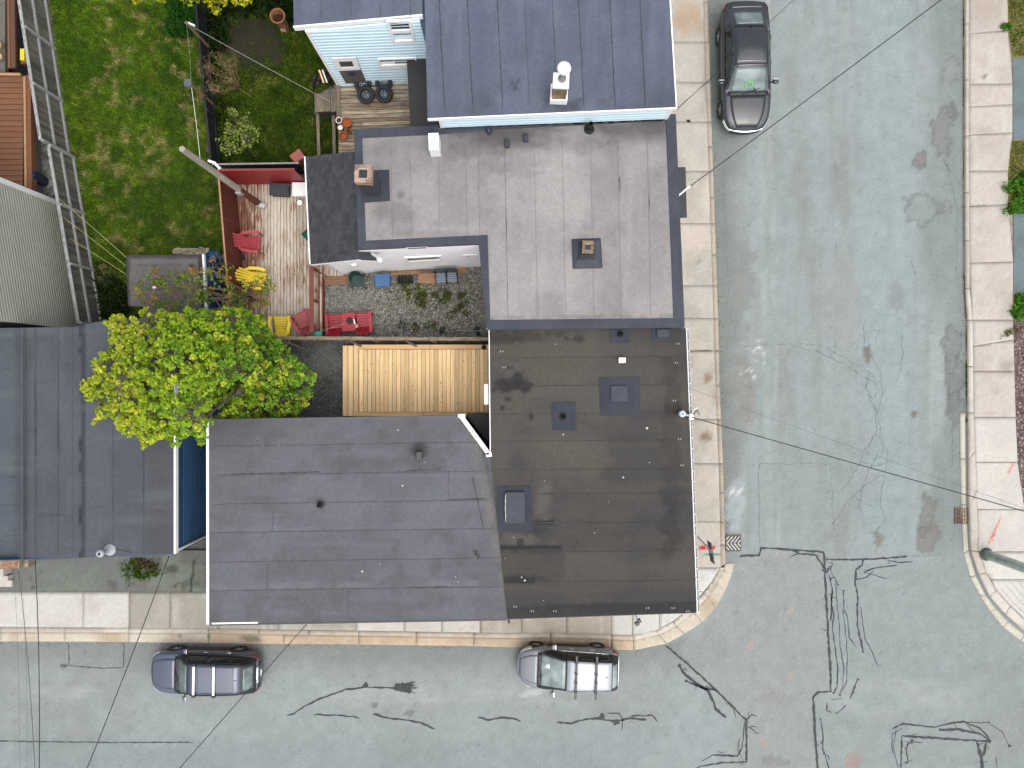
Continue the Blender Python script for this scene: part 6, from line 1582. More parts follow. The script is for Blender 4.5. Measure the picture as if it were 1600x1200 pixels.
m = MB(); m.bar((-.86, -.3, .28), (.86, -.3, .28), .04, .08); lb('rear_rail', m)
c0 = P(546.5, 501.5, .57)
jr = MB(); 
for k, (dx, dy, r, h) in enumerate([(0, 0, .13, .05), (.07, .03, .06, .1), (-.05, -.05, .07, .08), (.02, .1, .05, .07)]): jr.lathe([(r, 0), (r, h), (r * .8, h), (r * .7, h * .4), (1e-4, h * .4)], c0 + Vector((dx, dy, .002)), 12)
tag(jr.build('dark_bowl', M['black'], smooth=False), 'cluster of black bowls and jars on the red table', 'bowls')
m = MB(); m.tube([c0 + Vector((.16, .06, .035)), c0 + Vector((.21, -.12, .035))], .03, 8); tag(m.build('white_bottle', M['white']), 'white bottle lying beside the black bowls on the red table', 'bottle')
m = MB(); m.obox(c0 + Vector((.28, -.2, .02)), (1, .2, 0), (-.2, 1, 0), (0, 0, 1), .06, .07, .018); tag(m.build('sponge', pm('beige_sponge', D(214, 190, 140), .9, .2, 20)), 'beige sponge on the corner of the red table', 'sponge')

# green plastic armchair
p0 = P(562, 441, 0)
M['green_plastic'] = pm('dark_green_plastic', D(30, 74, 62), .45, .1, 4)
gc = thing('garden_chair', 'dark green moulded plastic armchair by the white wall', 'chair', p0)
def loc(m, off): 
    m.v = [(x + off[0], y + off[1], z + off[2]) for x, y, z in m.v]; return m
m = MB(); m.prism([(-.22, -.24), (.22, -.24), (.24, .1), (.16, .22), (-.16, .22), (-.24, .1)], .39, .42); loc(m, p0).build('seat', M['green_plastic'], gc, bevel=.015)
bkm = MB(); N_ = 12; vs = []
for i in range(N_ + 1):
    a = math.pi * (.02 + .96 * i / N_); h = .44 + .3 * math.sin(a) ** 1.5 + .12
    for dz, rr in ((.40, .25), (h, .3), (h, .325), (.40, .275)): vs.append((rr * math.cos(a), -.02 + (rr + .02) * math.sin(a), dz))
bkm.add(vs, [(i * 4 + k, (i + 1) * 4 + k, (i + 1) * 4 + (k + 1) % 4, i * 4 + (k + 1) % 4) for i in range(N_) for k in range(4)]); loc(bkm, p0).build('backrest', M['green_plastic'], gc)
for s in (-1, 1):
    m = MB(); m.bar((s * .29, -.26, .62), (s * .29, .05, .64), .06, .03); loc(m, p0).build('armrest', M['green_plastic'], gc, bevel=.01)
    for y in (-.24, .2): m = MB(); m.tube([(s * .27, y * 1.15, 0), (s * .24, y, .41 if y > 0 else .61)], .022, 6); loc(m, p0).build('leg', M['green_plastic'], gc)

def crate_thing(name, label, cat, px, py, z, w_, d_, h, mat, lidmat=None, rz=0.0, lid=.05, over=.02):
    c = P(px, py, z); t = thing(name, label, cat, c, None, rz)
    def bx_(nm, m, mt, bev):
        me_o = obj_from(nm, m.v, m.f, mt); me_o.parent = t
        b = me_o.modifiers.new('bevel', 'BEVEL'); b.width = bev; b.segments = 2
        return me_o
    m = MB(); m.prism([(-w_ / 2 + .02, -d_ / 2 + .02), (w_ / 2 - .02, -d_ / 2 + .02), (w_ / 2 - .02, d_ / 2 - .02), (-w_ / 2 + .02, d_ / 2 - .02)], 0, h - lid); bx_('bin_body', m, mat, .02)
    m = MB(); m.box(-w_ / 2 - over, w_ / 2 + over, -d_ / 2 - over, d_ / 2 + over, h - lid + .002, h); bx_('lid', m, lidmat or mat, .02)
    return t
bt = crate_thing('storage_tub', 'blue lidded plastic tub beside the green armchair', 'tub', 600, 440, 0, .56, .46, .42, pm('tub_blue', D(34, 72, 124), .5, .1), pm('lid_blue', D(70, 122, 180), .5, .1), .05)
tot = crate_thing('storage_tub', 'charcoal ribbed lidded tub in front of the red fence', 'tub', 441, 300, ZR, .72, .46, .4, M['black'], pm('lid_charcoal', D(54, 57, 62), .5, .1), -.03)
for k in range(6):
    m = MB(); m.box(-.3, .3, -.17 + k * .065, -.14 + k * .065, .4, .412); o = obj_from('lid_rib', m.v, m.f, pm('rib_charcoal', D(66, 70, 76), .5, .1) if k == 0 else bpy.data.materials['rib_charcoal']); o.parent = tot
crate_thing('cool_box', 'white cool box half under the shingled roof', 'cool box', 474, 300, ZR, .6, .5, .42, M['white'], M['white'], 0)
m = MB(); c0 = P(471, 319, ZR); m.lathe([(.08, 0), (.1, .22), (.105, .24), (.09, .24), (1e-4, .235)], c0, 16); tag(m.build('bucket', M['white']), 'small white round bucket on the worn deck below the cool box', 'bucket')
c0 = P(480, 366, ZR); m = MB(); m.add([c0 + Vector(v) for v in [(-.24, 0, .03), (.1, .3, .03), (.3, .1, .03), (.15, -.42, .03), (-.02, 0, .22), (.1, .2, .2)]] + [c0 + Vector(v) for v in [(-.24, 0, 0), (.1, .3, 0), (.3, .1, 0), (.15, -.42, 0)]], [(0, 4, 5, 1)[::-1], (1, 5, 2)[::-1], (0, 3, 4), (4, 3, 2, 5), (0, 1, 7, 6), (1, 2, 8, 7), (2, 3, 9, 8), (3, 0, 6, 9), (6, 7, 8, 9)])
tag(m.build('folded_tarp', pm('green_tarp', D(20, 110, 84), .5, .15, 6)), 'green folded tarp poking out from under the shingled eave', 'tarp')
c0 = P(378, 403, ZR); m = MB(); m.lathe([(.1, 0), (.14, .2), (.15, .24), (.12, .24), (.11, .18), (1e-4, .18)], c0, 14); tag(m.build('plant_pot', M['black']), 'black plant pot standing at the foot of the brown fence', 'pot')
c0 = P(490, 522, ZR + .95); m = MB(); m.obox(P(497.6, 522.5, ZR + .98), (1, 0, 0), (0, 1, 0), (0, 0, 1), .13, .12, .03); tag(m.build('post_cap', pm('turquoise_plastic', D(30, 150, 132), .5, .1), bevel=.02), 'turquoise block on the south end of the handrail', 'block')
# salmon tub behind the dark fence
c0 = P(470, 250, 0); m = MB(); u = Vector((.8, .6, 0)); v = Vector((-.6, .8, 0))
q = [c0 + u * a + v * b_ for a, b_ in ((-.24, -.2), (.24, -.2), (.24, .2), (-.24, .2))]; m.prism(q, 0, .5); st_ = m.build('salmon_tub', pm('salmon_plastic', D(196, 106, 90), .6, .15, 5), bevel=.02); tag(st_, 'salmon pink square tub behind the dark fence by the shingled roof', 'tub')
# blue drum and crumpled sheet north of the shed
c0, c1 = P(327, 404.5, .27), P(341, 399, .3); dm = thing('drum', 'blue plastic drum lying between the shed and the brown fence', 'drum', (c0.x, c0.y, 0))
m = MB(); m.tube([c0, c0.lerp(c1, .08), c0.lerp(c1, .3), c0.lerp(c1, .34), c0.lerp(c1, .66), c0.lerp(c1, .7), c0.lerp(c1, .92), c1], [.22, .26, .26, .275, .275, .26, .26, .23], 16); m.build('drum_body', pm('drum_blue', D(14, 84, 150), .4, .1), dm, smooth=True)
m = MB(); d_ = (c1 - c0).normalized(); m.tube([c1 + d_ * .004, c1 + d_ * .03], .2, 14); m.build('drum_lid', pm('drum_lid', D(150, 176, 200), .4, .1), dm)
r_ = np.random.RandomState(9); vs = []; nx, ny = 16, 5
for j in range(ny):
    for i in range(nx):
        q = P(276 + i * 3.6, 388.5 + j * 2.4, 0); vs.append((q.x, q.y, .06 + r_.uniform(0, .22)))
m = MB(); m.add(vs, [(j * nx + i, j * nx + i + 1, (j + 1) * nx + i + 1, (j + 1) * nx + i)[::-1] for j in range(ny - 1) for i in range(nx - 1)])
o = m.build('crumpled_sheet', pm('cream_sheet', D(216, 206, 180), .8, .15, 3)); md = o.modifiers.new('solid', 'SOLIDIFY'); md.thickness = .05; tag(o, 'crumpled cream plastic sheet along the north side of the shed', 'sheet')
# bundle, timber box, folded loungers, planks along the white wall
m = MB(); c0 = P(634, 438, 0)
bd = thing('hose_roll', 'black rolled bundle on the weeds by the white wall', 'roll', c0)
for k in range(5): m.lathe([(.11, -.04), (.16, -.03), (.17, 0), (.16, .03), (.11, .04)], (c0.x - .26 + k * .13, c0.y, .17), 14, 'x', True)
m.build('roll_body', M['rubber'], bd, smooth=True)
bxt = thing('timber_box', 'pale weathered timber box between the black roll and the folded chairs', 'box', P(666, 435, 0))
for k in range(3): piece('board', M['step_wood'], bxt, P(666.5, 430 + k * 5.2, .36), (.66, .125, .025))
m = MB(); c0 = P(666.5, 435.2, 0); m.box(c0.x - .31, c0.x + .31, c0.y - .18, c0.y + .18, 0, .34); m.build('box_frame', M['step_wood'], bxt)
M['slat_blue'] = pm('blue_grey_slat', D(150, 164, 186), .5, .1); M['frame_blue'] = pm('dark_blue_frame', D(52, 62, 80), .5, .1)
def make_folder(label):
    t = thing('folding_chair', label, 'chair', (0, 0, 0), 'blue grey folding chairs against the white wall')
    for k in range(5): piece_l('seat_slat', M['slat_blue'], t, (0, -.2 + k * .075, .40), (.38, .05, .02))
    for k in range(3): piece_l('back_slat', M['frame_blue'], t, (0, .22 + k * .02, .46 + k * .12), (.38, .02, .08))
    for s in (-1, 1):
        m = MB(); m.bar((s * .2, -.26, .0), (s * .2, .2, .8), .03, .03); o = obj_from('leg', m.v, m.f, M['frame_blue']); o.parent = t
        m = MB(); m.bar((s * .2, .26, 0), (s * .2, -.26, .42), .03, .03); o = obj_from('leg', m.v, m.f, M['frame_blue']); o.parent = t
    return t
def piece_l(name, mat, parent, c, size):
    m = MB(); m.box(-size[0] / 2, size[0] / 2, -size[1] / 2, size[1] / 2, -size[2] / 2, size[2] / 2); o = obj_from(name, m.v, m.f, mat); o.parent = parent; o.location = c; return o
f1 = make_folder('blue grey slatted folding chair, the one next to the timber box'); f2 = copy_tree(f1)
place(f1, P(690.5, 434.5, 0), .02); place(f2, P(707.5, 433.5, 0), .02, 'blue grey slatted folding chair, the one next to the loose board end')
m = MB(); m.bar(P(611, 428, .05), P(672, 424.5, .05), .14, .05); tag(m.build('plank', M['step_wood']), 'long timber plank lying against the foot of the white wall', 'plank')
m = MB(); m.bar(P(714, 423, .06), P(729, 421.6, .06), .26, .06); tag(m.build('plank', M['step_wood']), 'short pale board end lying at the right of the folding chairs', 'plank')
for k, (x, y) in enumerate([(692, 517), (745, 517)]):
    c0 = P(x, y, 0); m = MB()
    for j in range(5): m.ball(c0 + Vector((RND.uniform(-.1, .1), RND.uniform(-.12, .12), .1)), RND.uniform(.06, .12), RND.uniform(.06, .12), .12, 8, 5)
    tag(m.build('rubbish_bag', pm('dark_bag_' + 'ab'[k], D(52, 56, 64), .5, .2)), ['small dark rubbish bags by the grey board fence in the gravel yard', 'dark blue grey bag in the far corner of the gravel yard'][k], 'bags')
wire('rope', 'pale rope slung across the bottom right of the gravel yard', P(711, 516, .3), P(765, 517.5, .6), .012, .02, 6, M['fence_rail'], 'rope')
wire('rope', 'yellow green rope running from the gravel to the folding chairs', P(592, 484, .05), P(688, 440, .4), .012, .0, 6, pm('lime_rope', D(158, 166, 70), .7, .1), 'rope')
wire('rope', 'thin grey cord from the handrail to the red double seat', P(489, 521, 1.3), P(543, 504, .75), .009, .03, 6, M['fence_rail'], 'cord')
m = MB(); c0 = P(756, 543, ZN); m.ball(c0 + Vector((0, 0, .06)), .1, .1, .09, 10, 6); tag(m.build('potted_moss', pm('moss_dark', D(44, 56, 26), .95, .4, 20)), 'small dark green moss ball on the pine deck corner', 'plant')

# ------------------------------------------------------------------ tyres, pots and odds by the blue house
def make_wheel(label):
    t = thing('tyre', label, 'tyre', (0, 0, 0), 'spare tyres on the weathered deck')
    m = MB(); m.lathe([(.2, 0), (.27, .0), (.315, .02), (.33, .06), (.335, .1), (.33, .15), (.315, .19), (.27, .21), (.2, .21), (.195, .19), (.19, .1), (.195, .02)], (0, 0, 0), 28, 'z', True); o = obj_from('rubber_tyre', m.v, m.f, M['rubber'], smooth=True); o.parent = t
    m = MB(); m.lathe([(.195, .19), (.185, .14), (.15, .1), (.1, .13), (.05, .15), (1e-4, .15)], (0, 0, 0), 24); o2 = obj_from('rim', m.v, m.f, pm('black_steel_rim', (.03, .04, .05), .35, .2, metal=.5), smooth=True); o2.parent = t
    for k in range(5):
        a = 2 * math.pi * k / 5; m = MB(); m.lathe([(.014, 0), (.014, .02), (1e-4, .022)], (.07 * math.cos(a), .07 * math.sin(a), .14), 8); q = obj_from('wheel_nut', m.v, m.f, M['metal']); q.parent = o2
    return t
w1 = make_wheel('upper tyre in the stack nearer the door of the blue house')
w2, w3, w4 = copy_tree(w1), copy_tree(w1), copy_tree(w1)
place(w2, P(568.5, 133.5, ZG), .2, 'tyre leaning against the blue wall behind the stack nearer the door'); w2.rotation_euler = (rad(26), 0, .3); w2.location.z = ZG + .15
place(w1, P(572.5, 149, ZG + .16), .6); w1.rotation_euler = (rad(14), 0, .1)
place(w4, P(601.5, 131.5, ZG), 1.0, 'tyre leaning against the blue wall behind the stack under the window'); w4.rotation_euler = (rad(26), 0, .0); w4.location.z = ZG + .15
place(w3, P(601, 147.5, ZG + .16), 0, 'upper tyre in the stack under the blue house window'); w3.rotation_euler = (rad(14), 0, -.1)
M['terracotta'] = pm('terracotta', D(186, 96, 46), .85, .15, 7); M['terra_dark'] = pm('pot_soil', (.05, .035, .025), .95, .3, 20)
def make_pot(label, px, py, r, h, rim=None, fill=.75, z=ZG, fillmat=None):
    c = P(px, py, z); t = thing('flower_pot', label, 'flower pot', c, 'terracotta pots on the weathered deck corner')
    m = MB(); m.lathe([(1e-4, 0), (r * .68, 0), (r * .93, h * .8), (r, h * .8), (r, h), (r * .86, h), (r * .8, h * .5), (1e-4, h * .5)], c, 20); m.build('pot_body', M['terracotta'], t)
    m = MB(); m.lathe([(r * .84, h * fill), (r * .4, h * fill + .02), (1e-4, h * fill + .01)], c, 16); m.build('soil', fillmat or M['terra_dark'], t)
    if rim: m = MB(); m.lathe([(r * .99, h + .001), (r * 1.03, h * .9), (r * 1.03, h + .012), (r * .84, h + .012), (r * .84, h - .02)], c, 20); m.build('pot_rim', rim, t)
    return t
make_pot('small terracotta pot with white rim, northernmost of the group', 531.5, 191, .12, .2, M['white'])
make_pot('large terracotta pot with a saucer inside it, right of the white-rimmed pot', 544.5, 196, .19, .32, fill=.8, fillmat=M['terracotta'])
make_pot('terracotta pot with a pale splash, below the white-rimmed pot', 533.5, 202, .12, .22, fillmat=M['offwhite'])
make_pot('small dark-filled terracotta pot between the two widest ones', 546.5, 207.5, .11, .18)
make_pot('widest empty orange terracotta bowl at the south of the group', 538, 215, .165, .2, fill=.6, fillmat=M['terracotta'])
# rusty clay urn
c0 = P(447, 46, 0); cm = thing('garden_urn', 'tall rusty brown clay urn standing in the yard by the blue house corner', 'urn', c0)
m = MB(); m.lathe([(1e-4, 0), (.17, 0), (.2, .12), (.2, .55), (.22, .85), (.27, 1.0), (.285, 1.06), (.25, 1.06), (.22, .95), (.18, .6), (.17, .3), (1e-4, .28)], c0, 20); m.build('clay_body', M['rust'], cm, smooth=True)
m = MB(); m.lathe([(.275, 1.0), (.3, 1.03), (.3, 1.075), (.25, 1.075), (.245, 1.03)], c0, 20, closed=True); m.build('rim', pm('clay_rim', (.30, .13, .05), .8, .3, 8), cm, smooth=True)
m = MB(); m.lathe([(.215, .8), (1e-4, .81)], c0, 16); m.build('soil', pm('rust_soil', (.05, .014, .006), .95, .3, 9), cm)
m = MB(); m.obox(c0 + Vector((.0, -.21, .35)), (1, 0, 0), (0, 1, 0), (0, 0, 1), .1, .012, .09); m.build('pale_badge', pm('badge', (.5, .36, .26), .8, .4, 20), cm)
# heap by the house corner
c0 = P(508, 124, 0); hp = thing('scrap_heap', 'heap of dark scrap and pale sticks by the corner of the blue house', 'heap', c0)
m = MB()
for k in range(16): m.obox(c0 + Vector((RND.uniform(-.45, .4), RND.uniform(-.4, .3), RND.uniform(.05, .3))), (RND.uniform(-1, 1), RND.uniform(-1, 1), .2), (RND.uniform(-1, 1), 1, 0), (0, .2, 1), RND.uniform(.05, .16), RND.uniform(.04, .12), RND.uniform(.03, .1))
m.build('scrap', pm('scrap_dark', D(50, 44, 38), .9, .5, 6, c2=D(92, 78, 66)), hp)
for dx, mt in ((-.05, M['pine']), (.08, M['white']), (.34, M['bright_red'])):
    m = MB(); m.bar(c0 + Vector((dx - .08, .2 if dx < .3 else .42, .4)), c0 + Vector((dx + .1, -.3 if dx < .3 else .3, .38)), .06, .04); m.build('stick', mt, hp)
# ------------------------------------------------------------------ trees and shrubs
def leaf_mesh(name, C, R_, n_each, size, colfn, parent, seed, flat=.55, squash=.75):
    """leaves of a few cm to a hand's width, scattered in clumps round the twig ends C"""
    r = np.random.RandomState(seed); C = np.asarray(C, float); k = len(C)
    cen = np.repeat(C, n_each, 0); rr = np.repeat(np.asarray(R_, float), n_each)
    n = len(cen); v = r.normal(0, 1, (n, 3)); v /= np.linalg.norm(v, axis=1)[:, None]
    p = cen + v * (rr * r.uniform(.15, 1, n) ** .5)[:, None] * np.array([1, 1, squash])
    nor = v * .6 + np.array([0, 0, 1]) * flat + r.normal(0, .45, (n, 3)); nor /= np.linalg.norm(nor, axis=1)[:, None]
    t = np.cross(nor, r.normal(0, 1, (n, 3))); t /= np.linalg.norm(t, axis=1)[:, None]; b = np.cross(nor, t)
    s = r.uniform(size[0], size[1], n)[:, None]
    # a lobed leaf: six points folded along the midrib
    up = nor * s * .16
    V = np.stack([p - t * s * .5, p - t * s * .1 + b * s * .42 + up, p + t * s * .2 + b * s * .3 + up * .7, p + t * s * .6, p + t * s * .2 - b * s * .3 + up * .7, p - t * s * .1 - b * s * .42 + up], 1).reshape(-1, 3)
    i = np.arange(n) * 6
    F = np.concatenate([np.stack([i, i + 3, i + 2, i + 1], 1), np.stack([i, i + 5, i + 4, i + 3], 1)], 0)
    col = colfn(p, r, np.repeat(np.arange(k), n_each))
    return npmesh(name, V, F, M['attr_leaf'], np.repeat(col, 6, 0), parent, kind='stuff')
def limbs(parent, base, fork, C, nl, r0, mat, seed, name='limb', twig=.012, bow=.15):
    """trunk with main limbs to spread-out clump centres and twigs to every clump"""
    rr = random.Random(seed); C = [Vector(c) for c in C]; base = Vector(base); fork = Vector(fork)
    m = MB(); mid = base.lerp(fork, .5) + Vector((rr.uniform(-.1, .1), rr.uniform(-.1, .1), 0)); m.tube([base, base.lerp(mid, .4), mid, fork], [r0 * 1.35, r0 * 1.05, r0 * .95, r0 * .8], 10)
    m.build('trunk', mat, parent, smooth=True)
    anchors = []
    pool = C[:]
    while pool and len(anchors) < nl:
        c = max(rr.sample(pool, min(len(pool), 30)), key=lambda q: min([(q - a).length for a in anchors] + [99])) if anchors else rr.choice(pool)
        anchors.append(c)
    nodes = []
    for a in anchors:
        L = (a - fork).length; pts = []; rs = []
        for i in range(8):
            t = i / 7; p = fork.lerp(a, t) + Vector((rr.uniform(-1, 1), rr.uniform(-1, 1), rr.uniform(-.3, .5))) * bow * math.sin(t * 3.1) * L * .25
            pts.append(p); rs.append(r0 * .55 * (1 - t) ** .8 + twig * 1.4)
        m = MB(); m.tube(pts, rs, 7); m.build(name, mat, parent, smooth=True)
        nodes += [(p, q) for p, q in zip(pts[2:], rs[2:])]
    tw = MB()
    for c in C:
        p, q = min(nodes, key=lambda t: (t[0] - c).length)
        k = p.lerp(c, .55) + Vector((rr.uniform(-.1, .1), rr.uniform(-.1, .1), .06)); tw.tube([p, k, c], [min(q, .035) * .8 + .004, twig, twig * .5], 5, cap=False)
    tw.build('twigs', mat, parent, kind='stuff')

def sample_poly(poly, n, zfn, seed, mind, area_px=None):
    r = random.Random(seed); out = []; xs = [p[0] for p in poly]; ys = [p[1] for p in poly]; tries = 0
    while len(out) < n and tries < n * 60:
        tries += 1
        x, y = r.uniform(min(xs), max(xs)), r.uniform(min(ys), max(ys))
        if not bool(in_poly(np.array([x]), np.array([y]), poly)[0]): continue
        z = zfn(x, y, r)
        if z is None: continue
        p = P(x, y, z)
        if any((p - q).length < mind for q in out[-400:]): continue
        out.append(p)
    return out

yC = C_w[0].y
CROWN = [(130, 603), (150, 585), (140, 560), (168, 545), (172, 515), (160, 500), (185, 490), (215, 498), (222, 480), (262, 490), (280, 478), (310, 486), (345, 478), (380, 484), (405, 495), (408, 485), (414, 508), (432, 530), (456, 550), (470, 570), (494, 586), (488, 600), (492, 618), (470, 640), (478, 662), (325, 664), (326, 680), (316, 698), (300, 676), (288, 682), (272, 700), (262, 684), (240, 694), (224, 700), (208, 684), (196, 688), (182, 664), (168, 656), (150, 664), (132, 658), (158, 640), (150, 628), (130, 622)]
CROWN = [(310 + (x - 310) * .99, 590 + (y - 590) * .985) for x, y in CROWN]
xD = P(272, 600, ZD).x
def zmain(x, y, r):
    f = max(0, 1 - ((x - 300) / 190) ** 2 - ((y - 590) / 125) ** 2)
    top = 4.9 + 2.6 * f
    z = top - r.uniform(0, 1.0 + 1.2 * f) * r.random()
    if x > 330 and y > 600: z = min(z, 3.95 - (x - 330) * .003 + r.uniform(-.7, 0))
    elif x > 400: z = min(z, 4.6 + r.uniform(-.9, 0))
    p = P(x, y, z)
    if p.x < xD + .1 and z < ZD + .45: z = ZD + .45 + r.uniform(0, .5); p = P(x, y, z)
    if p.y < yC - .04 and p.x > C_w[0].x - .3 and z < 4.35:
        return None
    return z
def zgap(x, y, r):
    g = float(fbm(np.array([x]), np.array([y]), 34, 17, 3)[0])
    if g < .35 and r.random() < .7: return None
    return zmain(x, y, r)
Cm = sample_poly(CROWN, 900, zgap, 5, .19)
Cm += sample_poly(CROWN, 150, lambda x, y, r: (lambda z: None if (P(x, y, z).x < xD + .2 or (P(x, y, z).y < yC - .02)) else z)(r.uniform(2.6, 4.0)), 6, .22)
tb = P(412, 583, 0)
tree = thing('tree', 'large lime green maple between the navy house and the worn deck', 'tree', tb)
def mcol(p, r, idx):
    n = len(p); base = np.tile(np.array(D(168, 204, 40)), (n, 1))
    yl = sstep(-10.0, -12.6, p[:, 0]) * .75 + .25 * (r.uniform(0, 1, len(p)) < .3)
    base = mixc(base, D(200, 212, 40), yl)
    base = mixc(base, D(104, 156, 36), sstep(-9.6, -8.0, p[:, 0]) * .65)
    rc = np.random.RandomState(3).uniform(0, 1, int(idx.max()) + 1)[idx]
    base = mixc(base, D(112, 164, 38), (rc < .3) * .7 * (1 - yl * .6)); base = mixc(base, D(232, 236, 70), (rc > .8) * .6); base = mixc(base, D(206, 190, 60), (rc > .97) * .5)
    return base * r.uniform(.8, 1.55, n)[:, None]
rs_ = np.random.RandomState(8)
leaf_mesh('crown', Cm, rs_.uniform(.08, .19, len(Cm)), 30, (.065, .125), mcol, tree, 21, flat=.9, squash=.7)
limbs(tree, tb, P(408, 580, 2.2), Cm, 14, .15, M['bark'], 7, twig=.007)
# sparse bronze young growth above the shed
SP = [(192, 450), (222, 440), (238, 420), (262, 426), (292, 412), (330, 405), (362, 412), (372, 440), (436, 425), (440, 445), (412, 462), (425, 485), (330, 490), (250, 490), (225, 470)]
def zsp(x, y, r):
    z = r.uniform(3.0, 4.2); return z
Cs = sample_poly(SP, 105, zsp, 12, .2)
tb2 = P(396, 468, 0)
tr2 = thing('tree', 'sparse young tree with bronze and green leaves spreading over the shed roof', 'tree', tb2)
def scol(p, r, idx):
    n = len(p); rc = np.random.RandomState(4).uniform(0, 1, int(idx.max()) + 1)[idx]
    c = np.tile(np.array(D(160, 178, 56)), (n, 1)); c = mixc(c, D(202, 164, 66), (rc < .3) * 1.0); c = mixc(c, D(118, 158, 48), (rc > .6) * 1.0); c = mixc(c, D(176, 110, 60), (rc < .08) * .8)
    return c * r.uniform(.6, 1.25, n)[:, None]
leaf_mesh('crown', Cs, rs_.uniform(.12, .24, len(Cs)), 15, (.06, .12), scol, tr2, 22)
limbs(tr2, tb2, P(394, 466, 1.6), Cs, 9, .07, pm('bark_light', (.16, .12, .08), .9, .3, 14), 9, twig=.009)

# crowns that reach in over the top edge
def top_tree(label, poly, n, z0, z1, base, seed, sz, c1, c2):
    C = sample_poly(poly, n, lambda x, y, r: r.uniform(z0, z1), seed, .18)
    t = thing('tree', label, 'tree', base)
    def cf(p, r, idx):
        c = np.tile(np.array(D(*c1)), (len(p), 1)); rc = np.random.RandomState(seed).uniform(0, 1, int(idx.max()) + 1)[idx]; c = mixc(c, D(*c2), rc > .55)
        return c * r.uniform(.65, 1.25, len(p))[:, None]
    leaf_mesh('crown', C, np.random.RandomState(seed).uniform(.14, .26, len(C)), 26, sz, cf, t, seed + 1)
    limbs(t, base, Vector((base.x, base.y, z0 * .6)), C, 7, .1, M['bark'], seed + 2)
top_tree('yellow green maple crown reaching in over the top edge above the black fence', [(272, -90), (272, -6), (284, 8), (300, 4), (322, 12), (342, 20), (360, 16), (376, 8), (392, 2), (410, -90)], 120, 3.6, 5.2, P(400, 40 - 70, 0), 51, (.06, .13), (226, 226, 36), (196, 208, 40))
top_tree('yellow green maple crown tip at the top edge above the lawn', [(205, -90), (206, -4), (222, 8), (240, 6), (254, 8), (262, -90)], 50, 3.8, 5.2, P(300, -60, 0), 61, (.06, .13), (220, 222, 36), (196, 206, 40))
# leafy shrub with open crown in the yard
Cb = sample_poly([(338, 222), (345, 196), (360, 188), (358, 170), (374, 178), (388, 172), (396, 190), (408, 200), (402, 220), (384, 232), (366, 246), (350, 244)], 90, lambda x, y, r: r.uniform(1.0, 2.3), 71, .12)
sb_ = P(398, 240, 0); shb = thing('shrub', 'open pale leaved shrub beside the black fence in the yard', 'shrub', sb_)
leaf_mesh('crown', Cb, np.random.RandomState(2).uniform(.08, .15, len(Cb)), 9, (.04, .085), lambda p, r, i: np.tile(np.array(D(186, 210, 84)), (len(p), 1)) * r.uniform(.55, 1.3, len(p))[:, None], shb, 72)
limbs(shb, sb_, sb_ + Vector((-.05, .05, .5)), Cb, 8, .035, M['bark'], 73, twig=.006)
# bare brown shrub
M['twig'] = pm('bare_twig', D(150, 124, 88), .9, .25, 14)
bs = P(394, 152, 0); bsh = thing('shrub', 'bare brown twiggy shrub leaning against the black fence', 'shrub', bs)
ends = sample_poly([(318, 92), (330, 80), (352, 82), (372, 78), (372, 100), (366, 130), (352, 146), (322, 146), (318, 120)], 170, lambda x, y, r: r.uniform(1.2, 2.7), 74, .07)
limbs(bsh, bs, bs + Vector((-.3, .12, .6)), ends, 14, .022, M['twig'], 75, twig=.004, bow=.3)
leaf_mesh('buds', ends, np.full(len(ends), .12), 2, (.03, .06), lambda p, r, i: np.tile(np.array(D(146, 132, 66)), (len(p), 1)) * r.uniform(.6, 1.2, len(p))[:, None], bsh, 76)
# dark climbers and weeds along the black fence and behind the chiminea
def dk_c(x, y, r): return np.tile(np.array(D(58, 84, 30)), (len(x), 1)) * r.uniform(.35, 1.3, len(x))[:, None]
blades('undergrowth', 5200, (322, 470, -60, 80), lambda x, y: np.maximum(1 - sstep(340, 366, x + 14 * (fbm(x, y, 20, 3) - .5)), np.maximum(1 - sstep(14, 30, y), .9 * ell(x, y, 455, 22, 22, 22, .5, .6, 4))), dk_c, .15, .6, .05, .11, 81, 0, .8)
blades('undergrowth', 1500, (325, 362, 80, 262), lambda x, y: .5 * band(x, 334 + (y - 80) * .085, 8, 6), dk_c, .1, .4, .04, .08, 82, 0, .8)
blades('undergrowth', 2200, (262, 320, -40, 60), lambda x, y: ell(x, y, 292, 20, 26, 44, .5, .6, 5), lambda x, y, r: np.tile(np.array(D(62, 122, 34)), (len(x), 1)) * r.uniform(.4, 1.3, len(x))[:, None], .12, .4, .05, .1, 83, 0, .8)
blades('undergrowth', 2600, (130, 230, 400, 530), lambda x, y: .8 * ell(x, y, 168, 480, 36, 48, .5, .7, 6), dk_c, .1, .4, .05, .1, 84, 0, .8)
blades('undergrowth', 1600, (430, 540, 640, 660), lambda x, y: .0 * x, dk_c, .1, .3, .04, .08, 85)
# ------------------------------------------------------------------ cars
def pchip(xs, ys):
    xs = np.array(xs, float); ys = np.array(ys, float)
    h = np.diff(xs); d_ = np.diff(ys) / h; m = np.zeros(len(xs))
    m[0], m[-1] = d_[0], d_[-1]
    for i in range(1, len(xs) - 1):
        if d_[i - 1] * d_[i] > 0:
            w1, w2 = 2 * h[i] + h[i - 1], h[i] + 2 * h[i - 1]; m[i] = (w1 + w2) / (w1 / d_[i - 1] + w2 / d_[i])
    def f(x):
        x = float(min(max(x, xs[0]), xs[-1])); i = int(min(max(np.searchsorted(xs, x) - 1, 0), len(xs) - 2)); t = (x - xs[i]) / h[i]
        return (2 * t**3 - 3 * t**2 + 1) * ys[i] + (t**3 - 2 * t**2 + t) * h[i] * m[i] + (-2 * t**3 + 3 * t**2) * ys[i + 1] + (t**3 - t**2) * h[i] * m[i + 1]
    return f

